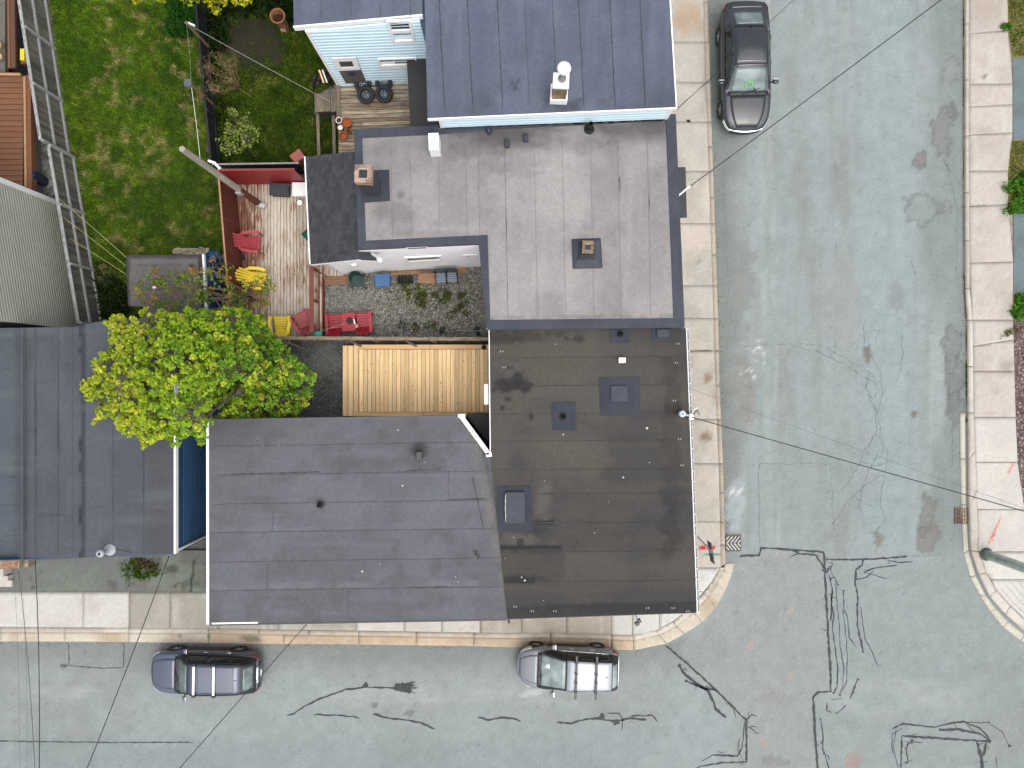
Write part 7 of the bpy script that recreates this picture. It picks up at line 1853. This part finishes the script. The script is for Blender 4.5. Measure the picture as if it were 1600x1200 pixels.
class Car:
    """front of the car at +x; sections lofted from profiles of width, height and roof"""
    def __init__(s, label, group, spec, paint, roof_paint=None):
        s.sp = spec; s.t = thing('parked_car', label, 'car', (0, 0, 0), group); s.paint = paint; s.roof_paint = roof_paint or paint
        L = spec['L']; s.x0, s.x1 = -L / 2, L / 2
        s.W = pchip(*zip(*spec['W'])); s.T = pchip(*zip(*spec['T'])); s.R = pchip(*zip(*spec['R'])); s.RW = pchip(*zip(*spec['RW'])); s.BW = pchip(*zip(*spec['BW']))
        s.make_body(); s.make_cabin()
    def q(s, m, name, mat, parent=None, smooth=True, bevel=0, subsurf=0):
        o = obj_from(name, m.v, m.f, mat, None, smooth); o.parent = parent or s.t
        if subsurf: b = o.modifiers.new('subsurf', 'SUBSURF'); b.levels = subsurf; b.render_levels = subsurf
        if bevel: b = o.modifiers.new('bevel', 'BEVEL'); b.width = bevel; b.segments = 2; b.limit_method = 'ANGLE'
        return o
    def B(s, x, v):
        """lower body surface; v from 0 (sill, one side) over 1 (centre top) to 2 (other sill)"""
        w, zt = s.W(x), s.T(x); sg = 1 if v <= 1 else -1; u = v if v <= 1 else 2 - v
        e = (abs(x) / (s.x1)) ** 10
        zb = .22 + .16 * e
        prof = [(0, .86, zb), (.12, .965, zb + .06), (.3, 1.0, .45 * zt + .55 * zb), (.45, .995, .74 * zt + .08), (.58, .955, zt - .055), (.66, .88, zt - .012), (.8, .5, zt + .018), (1.0, 0, zt + .03)]
        for (a, y0, z0), (b_, y1, z1) in zip(prof, prof[1:]):
            if u <= b_:
                t = (u - a) / (b_ - a); return Vector((x, sg * w * (y0 + (y1 - y0) * t), z0 + (z1 - z0) * t))
        return Vector((x, 0, zt + .03))
    def make_body(s):
        xs = [s.x0 + (s.x1 - s.x0) * t for t in (0, .004, .014, .035, .07, .12, .18, .25, .32, .4, .5, .6, .68, .75, .82, .88, .93, .965, .986, .996, 1)]
        vs_ = [0, .12, .3, .45, .58, .66, .8, 1.0, 1.2, 1.34, 1.42, 1.55, 1.7, 1.88, 2.0]
        m = MB(); V = [s.B(x, v) for x in xs for v in vs_]; n = len(vs_)
        F = [(i * n + k, i * n + k + 1, (i + 1) * n + k + 1, (i + 1) * n + k) for i in range(len(xs) - 1) for k in range(n - 1)]
        F += [(i * n + n - 1, i * n, (i + 1) * n, (i + 1) * n + n - 1) for i in range(len(xs) - 1)]
        F += [tuple(reversed(range(n))), tuple((len(xs) - 1) * n + k for k in range(n))]
        m.add(V, F); o = s.q(m, 'car_body', s.paint, None, True, 0, 1)
        me = o.data; bm = bmesh.new(); bm.from_mesh(me); bmesh.ops.recalc_face_normals(bm, faces=bm.faces); bm.to_mesh(me); bm.free()
        wr = s.sp['wheel_r']
        c = MB()
        for x in s.sp['axles']:
            for sg in (-1, 1):
                w = s.W(x); c.tube([(x, sg * (w - .24), wr), (x, sg * (w + .2), wr)], wr * 1.16, 24)
        k = obj_from('arch_cut', c.v, c.f, M['black'])
        b = o.modifiers.new('arches', 'BOOLEAN'); b.object = k; b.operation = 'DIFFERENCE'; b.solver = 'EXACT'
        try: b.material_mode = 'TRANSFER'
        except Exception: pass
        dg = bpy.context.evaluated_depsgraph_get(); dg.update(); nm = bpy.data.meshes.new_from_object(o.evaluated_get(dg))
        o.modifiers.clear(); o.data = nm; bpy.data.objects.remove(k)
        s.body = o
        # wheels
        for x in s.sp['axles']:
            for sg in (-1, 1):
                w = s.W(x) - .005; m = MB(); W_ = .2; a, b_ = wr, wr * .68
                prof = [(b_, -W_ / 2), (a * .93, -W_ / 2), (a * .985, -W_ * .36), (a, -W_ * .2), (a, W_ * .2), (a * .985, W_ * .36), (a * .93, W_ / 2), (b_, W_ / 2)]
                m.lathe(prof, (x, sg * (w - W_ / 2), wr), 28, 'y', True); wl = s.q(m, 'wheel', M['rubber'])
                m = MB(); yo = sg * (w - .035); m.lathe([(b_ + .005, sg * -.09), (b_, sg * .02), (b_ * .9, sg * .015), (b_ * .86, sg * -.05), (1e-4, sg * -.05)], (x, yo, wr), 24, 'y'); r1 = s.q(m, 'rim', M['dark_metal'], wl)
                for j in range(s.sp.get('spokes', 5)):
                    an = 2 * math.pi * j / s.sp.get('spokes', 5) + .3; m = MB(); m.bar((x, yo, wr), (x + b_ * .9 * math.cos(an), yo, wr + b_ * .9 * math.sin(an)), .05, .03, up=(0, 1, 0)); s.q(m, 'spoke', M['metal'], wl, False)
                m = MB(); m.lathe([(.06, 0), (.055, sg * .025), (1e-4, sg * .03)], (x, yo, wr), 12, 'y'); s.q(m, 'hub_cap', M['metal'], wl)
    def G(s, x, v):
        """cabin surface; v -1..1 from one belt line over the roof to the other"""
        rw, bw, zr, zb = s.RW(x), s.BW(x), s.R(x), s.T(x) - .01
        a = abs(v); sg = 1 if v >= 0 else -1; cr = .045
        zr = max(zr, zb - .05)
        if a <= .6:
            t = a / .6; return Vector((x, sg * rw * t, zr - cr * t * t))
        t = (a - .6) / .4; h = zr - cr
        e = t ** .85
        return Vector((x, sg * (rw + (bw - rw) * (e * .35 + t * .65)), h + (zb - h) * t))
    def grid(s, fn, us, vs_, off=0.0, skirt=.02):
        P_ = [[fn(u, v) for v in vs_] for u in us]; nu, nv = len(us), len(vs_)
        N_ = [[None] * nv for _ in range(nu)]
        for i in range(nu):
            for j in range(nv):
                a = P_[min(i + 1, nu - 1)][j] - P_[max(i - 1, 0)][j]; b = P_[i][min(j + 1, nv - 1)] - P_[i][max(j - 1, 0)]
                n = a.cross(b); n = n.normalized() if n.length > 1e-9 else Vector((0, 0, 1))
                if n.dot(P_[i][j] - Vector((P_[i][j].x * .6, 0, .35))) < 0: n = -n
                N_[i][j] = n
        top = [P_[i][j] + N_[i][j] * off for i in range(nu) for j in range(nv)]
        m = MB(); vs = top[:]; F = [(i * nv + j, (i + 1) * nv + j, (i + 1) * nv + j + 1, i * nv + j + 1) for i in range(nu - 1) for j in range(nv - 1)]
        if skirt:
            ring_ = [(0, j) for j in range(nv)] + [(i, nv - 1) for i in range(1, nu)] + [(nu - 1, j) for j in range(nv - 2, -1, -1)] + [(i, 0) for i in range(nu - 2, 0, -1)]
            b0 = len(vs); vs += [P_[i][j] + N_[i][j] * (off - skirt) for i, j in ring_]; k = len(ring_)
            F += [(ring_[a][0] * nv + ring_[a][1], ring_[(a + 1) % k][0] * nv + ring_[(a + 1) % k][1], b0 + (a + 1) % k, b0 + a) for a in range(k)]
        m.add(vs, F)
        return m
    def panel(s, name, fn, u0, u1, v0, v1, mat, off=.006, nu=8, nv=8, parent=None, skirt=.015, shape=None):
        us = [u0 + (u1 - u0) * i / (nu - 1) for i in range(nu)]; vs_ = [v0 + (v1 - v0) * i / (nv - 1) for i in range(nv)]
        f = fn
        if shape:
            f = lambda u, v: fn(*shape(u, v))
        m = s.grid(f, us, vs_, off, skirt); o = s.q(m, name, mat, parent, True)
        me = o.data; bm = bmesh.new(); bm.from_mesh(me); bmesh.ops.recalc_face_normals(bm, faces=bm.faces); bm.to_mesh(me); bm.free()
        return o
    def make_cabin(s):
        xa, xb = s.sp['cabin']
        us = [xa + (xb - xa) * i / 26 for i in range(27)]; vs_ = [-1, -.93, -.82, -.7, -.63, -.58, -.4, -.2, 0, .2, .4, .58, .63, .7, .82, .93, 1]
        m = s.grid(s.G, us, vs_, 0, 0); s.q(m, 'cabin', s.sp.get('pillar', s.paint))
M['glass_wind'] = pm('car_windscreen', (.20, .25, .25), .12, .4, 2.0, spec=.45, c2=(.32, .38, .38))  # pale teal base holds the sky's reflection as colour
M['glass_side'] = pm('car_side_glass', (.008, .012, .011), .05, .3, 3, spec=.6)
M['trim_black'] = pm('black_trim', (.012, .012, .014), .45, .1)
M['chrome'] = pm('chrome', (.75, .76, .78), .18, .03, metal=1.0)
M['head_lens'] = pm('headlight_lens', (.62, .64, .64), .12, .15, 10, spec=.9)
M['tail_lens'] = pm('tail_light_lens', (.16, .006, .01), .15, .25, 10, spec=.8)
M['silver_bar'] = pm('silver_bar', (.74, .75, .77), .3, .04, metal=.4)
M['paint_blue'] = pm('slate_blue_paint', (.060, .072, .108), .25, .05, 2, ior=1.8)
M['paint_grey'] = pm('dark_grey_paint', (.17, .178, .198), .25, .05, 2, ior=1.9)
M['sky_sheen_roof'] = pm('painted_sky_sheen', (.34, .37, .40), .3, .04, 2, ior=1.8)  # sky reflection on the grey roof, put in as a paler base colour
M['glass_dim'] = pm('car_windscreen_dim', (.10, .14, .14), .10, .4, 2.0, spec=.5, c2=(.17, .22, .22))  # darker teal version, sky reflection likewise put into the base colour
M['paint_char'] = pm('charcoal_paint', (.018, .020, .026), .2, .05, 2, ior=1.65)

def finish(c, kind):
    sp = c.sp; xa, xb = sp['cabin']; G, B = c.G, c.B
    # hood, windscreen, roof, rear glass, side windows
    h0, h1 = sp['hood']
    hood = c.panel('hood', B, h0, h1, .72, 1.28, c.paint, .012, 10, 13, skirt=.03, shape=lambda u, v: (u, 1 + (v - 1) * (1.0 - .18 * ((u - h0) / (h1 - h0)) ** 2)))
    c.panel('cowl', B, h0 - .16, h0 - .015, .68, 1.32, M['trim_black'], .016, 4, 11)
    for k in (.86, 1.1):
        p = B(h0 - .03, k) + Vector((0, 0, .03)); q_ = G(sp['wind'][1] - .12, (1 - k) * -.9 + .28) + Vector((.0, 0, .02)); m = MB(); m.tube([p, q_], .012, 5); c.q(m, 'wiper', M['trim_black'])
    w0, w1 = sp['wind']
    c.panel('windscreen', G, w0, w1, -.53, .53, sp.get('glass', M['glass_wind']), .008, 8, 13, shape=lambda u, v: (u, v * (1 + .03 * (u - w0) / (w1 - w0))))
    c.panel('windscreen_edge', G, w0 - .035, w0 - .008, -.54, .54, M['trim_black'], .009, 2, 11)
    r0, r1 = sp['roofx']
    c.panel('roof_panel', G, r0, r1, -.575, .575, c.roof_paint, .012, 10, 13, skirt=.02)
    g0, g1 = sp['rear']
    c.panel('rear_window', G, g0, g1, -.5, .5, sp.get('glass', M['glass_wind']), .010, 7, 11)
    for sg in (-1, 1):
        for a, b_ in sp['side']:
            def sh(u, v, a=a, b_=b_):
                return u, v
            c.panel('side_window', G, a, b_, sg * .66, sg * .95, M['glass_side'], .006, 9, 5, shape=sh)
        c.panel('window_trim', G, sp['side'][0][1] - 0.02 if False else sp['side'][-1][0], sp['side'][0][1], sg * .962, sg * .992, sp.get('trim', M['trim_black']), .012, 10, 2)
        # mirror
        xm = sp['mirror']; p = c.G(xm, sg * .97); m = MB(); e = Vector((xm + .02, sg * (abs(p.y) + .16), p.z + .06)); m.ball(e, .085, .12, .075, 12, 8); mr = c.q(m, 'wing_mirror', sp.get('mirror_mat', c.paint)); m = MB(); m.bar(p + Vector((0, -sg * .03, .0)), e + Vector((0, -sg * .05, -.02)), .05, .04); c.q(m, 'mirror_arm', M['trim_black'], mr, False)
        m = MB(); m.obox(e + Vector((-.078, 0, 0)), (1, 0, 0), (0, 1, 0), (0, 0, 1), .01, .09, .055); c.q(m, 'mirror_glass', M['chrome'], mr, False)
        # door lines and handles
        for x in sp['doors']:
            c.panel('door_gap', B, x - .007, x + .007, 1 - sg * .9, 1 - sg * .42, M['trim_black'], .002, 2, 6, skirt=0)
        for x in sp['handles']:
            p = B(x, 1 - sg * .47); m = MB(); m.bar(p + Vector((-.09, sg * .015, 0)), p + Vector((.09, sg * .015, 0)), .025, .03); c.q(m, 'door_handle', sp.get('handle_mat', c.paint), None, False)
        c.panel('sill', B, sp['axles'][1] + .44, sp['axles'][0] - .44, 1 - sg * .98, 1 - sg * sp.get('clad', .66), M['trim_black'], .01, 6, 6)
        a0, a1, v0, v1 = sp['head']; c.panel('headlight', B, a0, a1, 1 - sg * v0, 1 - sg * v1, M['head_lens'], .012, 7, 6, shape=sp.get('head_shape', None) and (lambda u, v, sg=sg: sp['head_shape'](u, v, sg)))
        a0, a1, v0, v1 = sp['tail']; c.panel('tail_light', B, a0, a1, 1 - sg * v0, 1 - sg * v1, M['tail_lens'], .012, 6, 5)
    # grille and bumper trims on the nose
    def nose(x, z0, z1, w_, name, mat):
        xf = c.x1; m = MB(); n = 9; vs = []
        for i in range(n):
            y = -w_ + 2 * w_ * i / (n - 1); xx = xf - .012 - .10 * (y / c.W(xf - .1)) ** 2 + .02
            vs += [(xx, y, z0), (xx, y, z1), (xx - .06, y, z0), (xx - .06, y, z1)]
        m.add(vs, [(i * 4, (i + 1) * 4, (i + 1) * 4 + 1, i * 4 + 1) for i in range(n - 1)] + [(i * 4 + 1, (i + 1) * 4 + 1, (i + 1) * 4 + 3, i * 4 + 3) for i in range(n - 1)]); return c.q(m, name, mat)
    nose(0, .34, .56, .55, 'grille', M['trim_black']); nose(0, .57, .6, .6, 'grille_bar', M['chrome'])
    m = MB(); m.obox((c.x0 - .008, 0, .66), (1, 0, 0), (0, 1, 0), (0, 0, 1), .012, .16, .055); c.q(m, 'number_plate', M['white'], None, False)
    m = MB(); p = G(sp['antenna'], 0); m.add([(p.x + .09, 0, p.z), (p.x - .1, -.025, p.z - .01), (p.x - .1, .025, p.z - .01), (p.x - .1, 0, p.z + .055)], [(0, 1, 3), (0, 3, 2), (1, 2, 3), (0, 2, 1)]); c.q(m, 'roof_antenna', M['trim_black'], None, False)
    # darker interior seen through nothing: lower nose and tail trims
    c.panel('rear_bumper_trim', B, c.x0 + .0, c.x0 + .05, .42, 1.58, M['trim_black'], .004, 3, 9)

def gaps(c, a, b_, w_):
    for u in (a, b_): c.panel('roof_gap', c.G, u - .008, u + .008, -w_, w_, M['trim_black'], .015, 2, 9, skirt=0)
    for sg in (-1, 1): c.panel('roof_gap', c.G, a, b_, sg * w_ - .012, sg * w_ + .012, M['trim_black'], .0155, 8, 2, skirt=0)
# --- dark blue estate with silver roof bars (left)
L = 4.8; f = L / 2
sp1 = dict(L=L, wheel_r=.345, axles=(1.42, -1.33), spokes=5,
  W=[(-f, .44), (-f + .03, .60), (-f + .12, .74), (-f + .4, .87), (-1.2, .92), (0, .925), (1.2, .92), (f - .55, .87), (f - .25, .76), (f - .08, .58), (f, .36)],
  T=[(-f, .80), (-f + .1, .93), (-1.9, 1.0), (-1.0, .99), (.4, .95), (.95, .985), (1.5, .955), (f - .4, .87), (f - .12, .74), (f, .56)],
  BW=[(-2.3, .70), (-1.9, .80), (-1, .86), (.3, .87), (1.0, .84), (1.2, .8)], RW=[(-2.25, .56), (-1.9, .60), (-1.2, .63), (0, .655), (.35, .65), (.7, .70), (1.1, .76)],
  R=[(-2.30, 1.0), (-2.12, 1.24), (-1.86, 1.47), (-1.6, 1.54), (-.8, 1.575), (0, 1.58), (.3, 1.55), (.5, 1.48), (1.1, .96)],
  cabin=(-2.30, 1.12), hood=(1.2, f - .14), wind=(.47, 1.06), roofx=(-1.82, .40), rear=(-2.22, -1.90), side=[(-.30, .62), (-1.26, -.36), (-1.80, -1.32)], mirror=.72, doors=(.98, -.33, -1.28), handles=(-.12, -1.08),
  head=(f - .42, f - .1, .52, .70), tail=(-f + .02, -f + .30, .42, .64), antenna=-1.55, pillar=M['trim_black'], glass=M['glass_dim'], handle_mat=M['chrome'], mirror_mat=M['paint_blue'])
c1 = Car('dark blue estate car with two silver roof bars parked at the south kerb', 'cars parked along the kerbs', sp1, M['paint_blue']); finish(c1, 1)
for x in (.10, -.74):
    z = c1.G(x, 0).z + .06; m = MB(); m.bar((x, -.66, z), (x, .66, z), .095, .025); rb = c1.q(m, 'roof_bar', M['silver_bar'], None, False, .008)
    for sg in (-1, 1):
        m = MB(); m.box(x - .075, x + .075, sg * .645 - .06, sg * .645 + .06, z - .1, z + .016); c1.q(m, 'bar_foot', M['trim_black'], rb, False, .015)
gaps(c1, -1.5, -.05, .5)
for sg in (-1, 1): c1.panel('roof_rail', c1.G, -1.75, .3, sg * .585, sg * .62, M['trim_black'], .03, 10, 2, skirt=.03)
c1.panel('tail_trim', c1.B, -f + .02, -f + .09, .76, 1.24, M['chrome'], .02, 3, 6)

# --- grey hatchback with black roof bars (middle)
L = 4.12; f = L / 2
sp2 = dict(L=L, wheel_r=.315, axles=(1.32, -1.2), spokes=7,
  W=[(-f, .60), (-f + .03, .70), (-f + .12, .79), (-f + .4, .84), (-1.0, .862), (0, .865), (.9, .855), (f - .55, .80), (f - .25, .68), (f - .07, .5), (f, .36)],
  T=[(-f, .82), (-f + .1, .97), (-1.6, 1.03), (-.8, 1.01), (.4, .94), (.8, .96), (1.15, .98), (f - .45, .88), (f - .15, .74), (f, .56)],
  BW=[(-1.98, .66), (-1.6, .76), (-.8, .80), (.3, .81), (1.0, .78), (1.25, .70)], RW=[(-1.95, .54), (-1.6, .57), (-.8, .60), (0, .62), (.3, .625), (.7, .66), (1.25, .70)],
  R=[(-1.99, 1.05), (-1.88, 1.30), (-1.72, 1.46), (-1.3, 1.51), (-.6, 1.54), (-.1, 1.53), (.15, 1.48), (.4, 1.36), (1.22, .95)],
  cabin=(-1.99, 1.26), hood=(1.28, f - .08), wind=(.17, 1.18), roofx=(-1.68, .10), rear=(-1.93, -1.72), side=[(-.28, .46), (-1.15, -.34), (-1.6, -1.21)], mirror=.62, doors=(.82, -.31, -1.1), handles=(-.12, -.95),
  head=(f - .55, f - .16, .50, .72), tail=(-f + .02, -f + .28, .40, .62), antenna=-1.42, pillar=M['trim_black'], mirror_mat=M['paint_grey'], trim=M['chrome'])
c2 = Car('grey hatchback with sky reflection coloured onto its roof and black roof bars parked at the south kerb', 'cars parked along the kerbs', sp2, M['paint_grey'], M['sky_sheen_roof']); finish(c2, 2)
for x in (-.25, -1.05):
    z = c2.G(x, 0).z + .09; m = MB(); m.bar((x, -.86, z), (x, .86, z), .085, .035); rb = c2.q(m, 'roof_bar', M['dark_metal'], None, False, .008)
    for sg in (-.58, .58, .2, -.15):
        m = MB(); m.box(x - .06, x + .06, sg - .035, sg + .035, z - .1, z + .028); c2.q(m, 'bar_foot', M['trim_black'], rb, False, .01)
m = MB(); p = c2.G(.86, -.2); 
c2.panel('paper_slip', c2.G, .78, .96, -.27, -.13, M['offwhite'], .011, 3, 3)
c2.panel('tail_trim', c2.B, -f - .0, -f + .035, .56, 1.44, M['chrome'], .014, 3, 9)

# --- charcoal saloon (top right)
L = 4.72; f = L / 2
sp3 = dict(L=L, wheel_r=.335, axles=(1.42, -1.32), spokes=5,
  W=[(-f, .42), (-f + .03, .58), (-f + .14, .74), (-f + .5, .86), (-1.2, .90), (0, .905), (1.2, .90), (f - .55, .85), (f - .25, .73), (f - .08, .55), (f, .36)],
  T=[(-f, .78), (-f + .08, .95), (-2.0, 1.02), (-1.2, .99), (.3, .92), (.8, .94), (1.4, .90), (f - .5, .82), (f - .15, .70), (f, .52)],
  BW=[(-2.0, .70), (-1.7, .78), (-1, .84), (.3, .85), (.9, .82), (1.2, .76)], RW=[(-2.0, .64), (-1.5, .59), (-.9, .58), (-.1, .60), (.2, .61), (.6, .68), (1.2, .76)],
  R=[(-2.0, 1.0), (-1.72, 1.14), (-1.3, 1.32), (-.85, 1.42), (-.3, 1.455), (.05, 1.43), (.3, 1.35), (1.08, .92)],
  cabin=(-2.0, 1.12), hood=(1.14, f - .14), wind=(.27, 1.02), roofx=(-1.22, .20), rear=(-1.86, -1.30), side=[(-.28, .58), (-1.2, -.34)], mirror=.66, doors=(.86, -.31, -1.2), handles=(-.1, -1.0),
  head=(f - .46, f - .1, .55, .70), tail=(-f + .02, -f + .34, .42, .60), antenna=-1.1, pillar=M['paint_char'], glass=M['glass_dim'])
c3 = Car('charcoal saloon car with a green ring on its dashboard parked on the side street', 'cars parked along the kerbs', sp3, M['paint_char']); finish(c3, 3)
c3.panel('trunk_lid', c3.B, -f + .1, -2.02, .70, 1.30, M['paint_char'], .012, 5, 11, skirt=.03)
gaps(c3, -.5, .05, .45)
m = MB()
for i in range(18):
    pass
rr = [c3.G(.80 + .085 * math.cos(a), -.02 + .125 * math.sin(a)) + Vector((.006, 0, .014)) for a in [2 * math.pi * i / 18 for i in range(19)]]
m.tube(rr, .026, 6); c3.q(m, 'green_ring', pm('green_ring', (.10, .45, .10), .5, .1))

def park(c, px, py, rz, zc=.0):
    p = P(px, py, zc); c.t.location = p; c.t.rotation_euler = (0, 0, rz)
park(c1, 331.5, 1040, math.pi + rad(-1.0)); park(c2, 885.5, 1033.5, math.pi + rad(-2.0)); park(c3, 1155, 118, rad(-90 + 1.2))
for c_, k_ in ((c1, .905), (c2, .957), (c3, 1.06)): c_.t.scale = (k_, k_, k_)
# ------------------------------------------------------------------ street furniture and wires
def drain(label, px, py, w_, h_, rz, style):
    c = P(px, py, .012); t = thing('storm_drain', label, 'drain', c, None, rz)
    def q(m, nm, mt):
        o = obj_from(nm, m.v, m.f, mt); o.parent = t; return o
    m = MB(); m.box(-w_, w_, -h_, h_, -.004, .002); q(m, 'drain_pit', M['black'])
    fm = pm('rusty_iron_' + style, D(126, 106, 96), .8, .3, 9, c2=D(150, 120, 104))
    m = MB()
    for a in ((-w_, w_, h_ - .035, h_), (-w_, w_, -h_, -h_ + .035), (-w_, -w_ + .03, -h_ + .036, h_ - .036), (w_ - .03, w_, -h_ + .036, h_ - .036)): m.box(a[0], a[1], a[2], a[3], .004, .03)
    q(m, 'frame', fm)
    m_ = pm('worn_iron_' + style, D(206, 204, 200), .5, .2, 12) if style == 'a' else fm
    if style == 'a':
        n = 5
        for i in range(n):
            x = -w_ - .06 + (i + .5) * (2 * w_ + .1) / n
            for s in (-1, 1):
                a = Vector((x - .10, s * .005, .02)); b = Vector((x + .12, s * (h_ - .05), .02))
                a.x, b.x = max(a.x, -w_ + .03), min(b.x, w_ - .03)
                if x - .1 < -w_ + .03: a.y = s * (h_ - .05) * ((-w_ + .03) - (x - .1)) / .22
                if x + .12 > w_ - .03: b.y = s * (h_ - .05) * ((w_ - .03) - (x - .1)) / .22
                if (b - a).length < .06: continue
                m = MB(); m.bar(b, a, .05, .024); q(m, 'grate_bar', m_)
    else:
        for i in range(6): m = MB(); x = -w_ + .03 + (i + .5) * (2 * w_ - .06) / 6 - .0; m.box(x - .022 - .03 + .03, x + .022, -h_ + .037, h_ - .037, .004, .026); q(m, 'grate_bar', m_)
        for i in range(1, 4): m = MB(); y = -h_ + i * 2 * h_ / 4; m.box(-w_ + .031, w_ - .031, y - .016, y + .016, .003, .024); q(m, 'cross_bar', m_)
    return t
drain('pale chevron-barred storm drain at the kerb of the corner building', 1145.5, 848.5, .31, .32, rad(0), 'a')
drain('dark square grid storm drain beside the far pavement', 1502, 806, .28, .32, rad(0), 'b')

# street lamp post, far corner
b0 = P(1541, 866, ZP)
lp = thing('lamp_post', 'green painted round post rising from the far corner pavement', 'post', b0)
m = MB(); m.tube([b0 + Vector((0, 0, -.02)), b0 + Vector((0, 0, 8.0))], [.2, .15], 20); m.build('shaft', pm('sky_lit_green_paint', (.34, .50, .40), .35, .25, 3, c2=(.46, .60, .58), coat=.4), lp, smooth=True)  # green paint, its colour lightened to carry the sky highlight
m = MB(); m.lathe([(.26, 0), (.26, .04), (.21, .06)], b0, 20); m.build('base_plate', M['dark_metal'], lp)
m = MB(); m.lathe([(.16, 8.0), (.1, 8.08), (1e-4, 8.1)], b0, 16); m.build('cap', M['dark_metal'], lp)

# hanging sign edge-on and bracket lamp on the corner building
a = P(1086.5, 835, 3.2); b_ = P(1109, 858.5, 3.0)
sg_ = thing('hanging_sign', 'dark thin sign hanging edge-on from an arm over the corner pavement', 'sign', (a.x, a.y, 3.0))
m = MB(); m.bar(a + Vector((-.35, .35, .1)), b_ + Vector((0, 0, .1)), .05, .05); m.build('sign_arm', M['dark_metal'], sg_)
m = MB(); m.bar(P(1108.5, 847, 2.9), P(1113.5, 879, 2.9), .035, .5); m.build('sign_board', M['dark_metal'], sg_)
m = MB(); m.obox(P(1110, 861, 3.12), (1, 0, 0), (0, 1, 0), (0, 0, 1), .05, .07, .05); m.build('bracket', M['dark_metal'], sg_)
a = P(990, 957, 3.3); e = P(996.5, 970, 3.2)
ls = thing('wall_lamp', 'small dark bracket lamp sticking out over the south pavement', 'lamp', (a.x, a.y, 3.3))
m = MB(); m.bar(a + Vector((-.04, .3, 0)), e, .035, .035); m.build('lamp_arm', M['dark_metal'], ls)
for dx, dy in ((.06, -.02), (-.02, -.12)): m = MB(); m.obox(e + Vector((dx, dy, -.06)), (1, .6, 0), (-.6, 1, 0), (0, 0, 1), .07, .06, .07); m.build('lamp_head', M['dark_metal'], ls)

# service mast on the corner roof edge
b0 = P(1071, 648.5, ZB)
ms = thing('service_mast', 'pale service mast with looped cables on the street edge of the black roof', 'mast', (b0.x, b0.y, ZB))
mt = P(1063.5, 646, ZB)
m = MB(); m.lathe([(.09, 0), (.11, .2), (.12, .26), (.08, .34), (.05, .34), (.05, .1), (1e-4, .1)], mt + Vector((0, 0, -.005)), 12); m.build('weather_head', pm('pale_blue_metal', (.55, .62, .66), .4, .1), ms, smooth=True)
m = MB(); m.tube([mt + Vector((.1, -.03, .15)), P(1079, 649.5, ZB + .1), P(1079, 649.5, 1.5)], .045, 8); m.build('conduit', M['metal'], ms)
m = MB(); m.obox(P(1080, 651, ZB + .12), (1, 0, 0), (0, 1, 0), (0, 0, 1), .07, .1, .08); m.build('bracket', M['white'], ms)
for k, pts in enumerate([[(1082, 646), (1086, 639), (1091, 637)], [(1082, 647), (1086, 642), (1092, 641), (1090, 644)], [(1083, 648), (1088, 643), (1093, 646), (1092, 649)]]):
    m = MB(); m.tube([P(x, y, ZB + .3 - .03 * k) for x, y in pts], .014, 6); m.build('cable_loop', M['wire'] if k else M['white'], ms)
wire('overhead_wire', 'black overhead wire from the service mast across the street to the right edge', P(1081, 652, ZB + .25), P(1640, 810, 6.4), .017, .25, 26)
wire('overhead_wire', 'faint thin wire across the street beside the service mast wire', P(1075, 606, ZB + .1), P(1640, 808, 6.0), .006, .3, 26, M['crack'])
m = MB(); c0 = P(1062.5, 303, ZA); m.tube([c0 + Vector((-.05, -.05, -.1)), c0 + Vector((.35, .28, -.05))], .03, 8); m.build('cable_clamp', M['white'], hA)
wire('overhead_wire', 'black overhead wire from the pale grey house up to the top right', P(1069, 298, ZA - .1), P(1530, -45, 7.2), .017, .2, 26)
wire('overhead_wire', 'thin wire from the blue house corner over the charcoal car', P(1057, 172, ZE - .3), P(1260, -20, 6.8), .009, .1, 16, M['crack_dark'])
wire('overhead_wire', 'second thin wire from the blue house corner over the charcoal car', P(1052, 174, ZE - .3), P(1180, 62, 6.2), .007, .1, 12, M['crack_dark'])
wire('overhead_wire', 'black wire running from the long grey roof across the south street', P(480, 974, ZC - .1), P(250, 1235, 6.2), .015, .15, 18)
wire('overhead_wire', 'black wire running from the navy house across the south street', P(264, 869, ZD - .3), P(122, 1235, 6.4), .015, .12, 18)
wire('overhead_wire', 'dark wire at the far left crossing the pavement straight', P(55, 876, ZD - .2), P(61, 1235, 6.6), .014, .1, 16)
wire('overhead_wire', 'dark wire at the far left crossing the pavement on a slant', P(29, 892, ZD - .2), P(56, 1235, 6.6), .008, .1, 16)
wire('overhead_wire', 'faint leftmost wire crossing the south pavement', P(22, 900, 5.0), P(30, 1235, 6.6), .003, .1, 16)
wire('overhead_wire', 'faint wire just right of the leftmost one on the south pavement', P(34, 900, 5.0), P(42, 1235, 6.6), .003, .1, 16)
# wooden porch steps at the left, in front of the navy house
M['porch_white'] = pm('porch_white', D(218, 210, 198), .7, .12, 5)
ps = thing('porch_steps', 'brown and white wooden porch steps at the front left of the navy house', 'steps', P(15, 890, 0))
for k, (xa, xb, ya, yb, z, mt) in enumerate([(-60, 30, 860, 888, .9, M['grey_deck']), (30, 44, 860, 886, .6, M['grey_deck']), (-60, 5, 889, 900, .6, M['porch_white']), (-60, 12, 900, 907, .4, M['porch_white']), (-60, 19, 907, 917, .22, M['porch_white'])]):
    m = MB(); m.prism([P(xa, ya, z), P(xb, ya, z), P(xb, yb, z), P(xa, yb, z)], .11, z); m.build('step', mt, ps)
for x in range(6): piece('tread_board', M['step_wood'], ps, P(5.5 + x * 4.2, 876, .915), (.095, .62, .03), rad(-12))
# small flower tuft and hose loop by the navy house corner
wire('hose', 'pale hose loop lying by the white corner of the navy house', P(279, 862, .2), P(287, 858, .2), .02, -.08, 8, M['fence_rail'], 'hose')
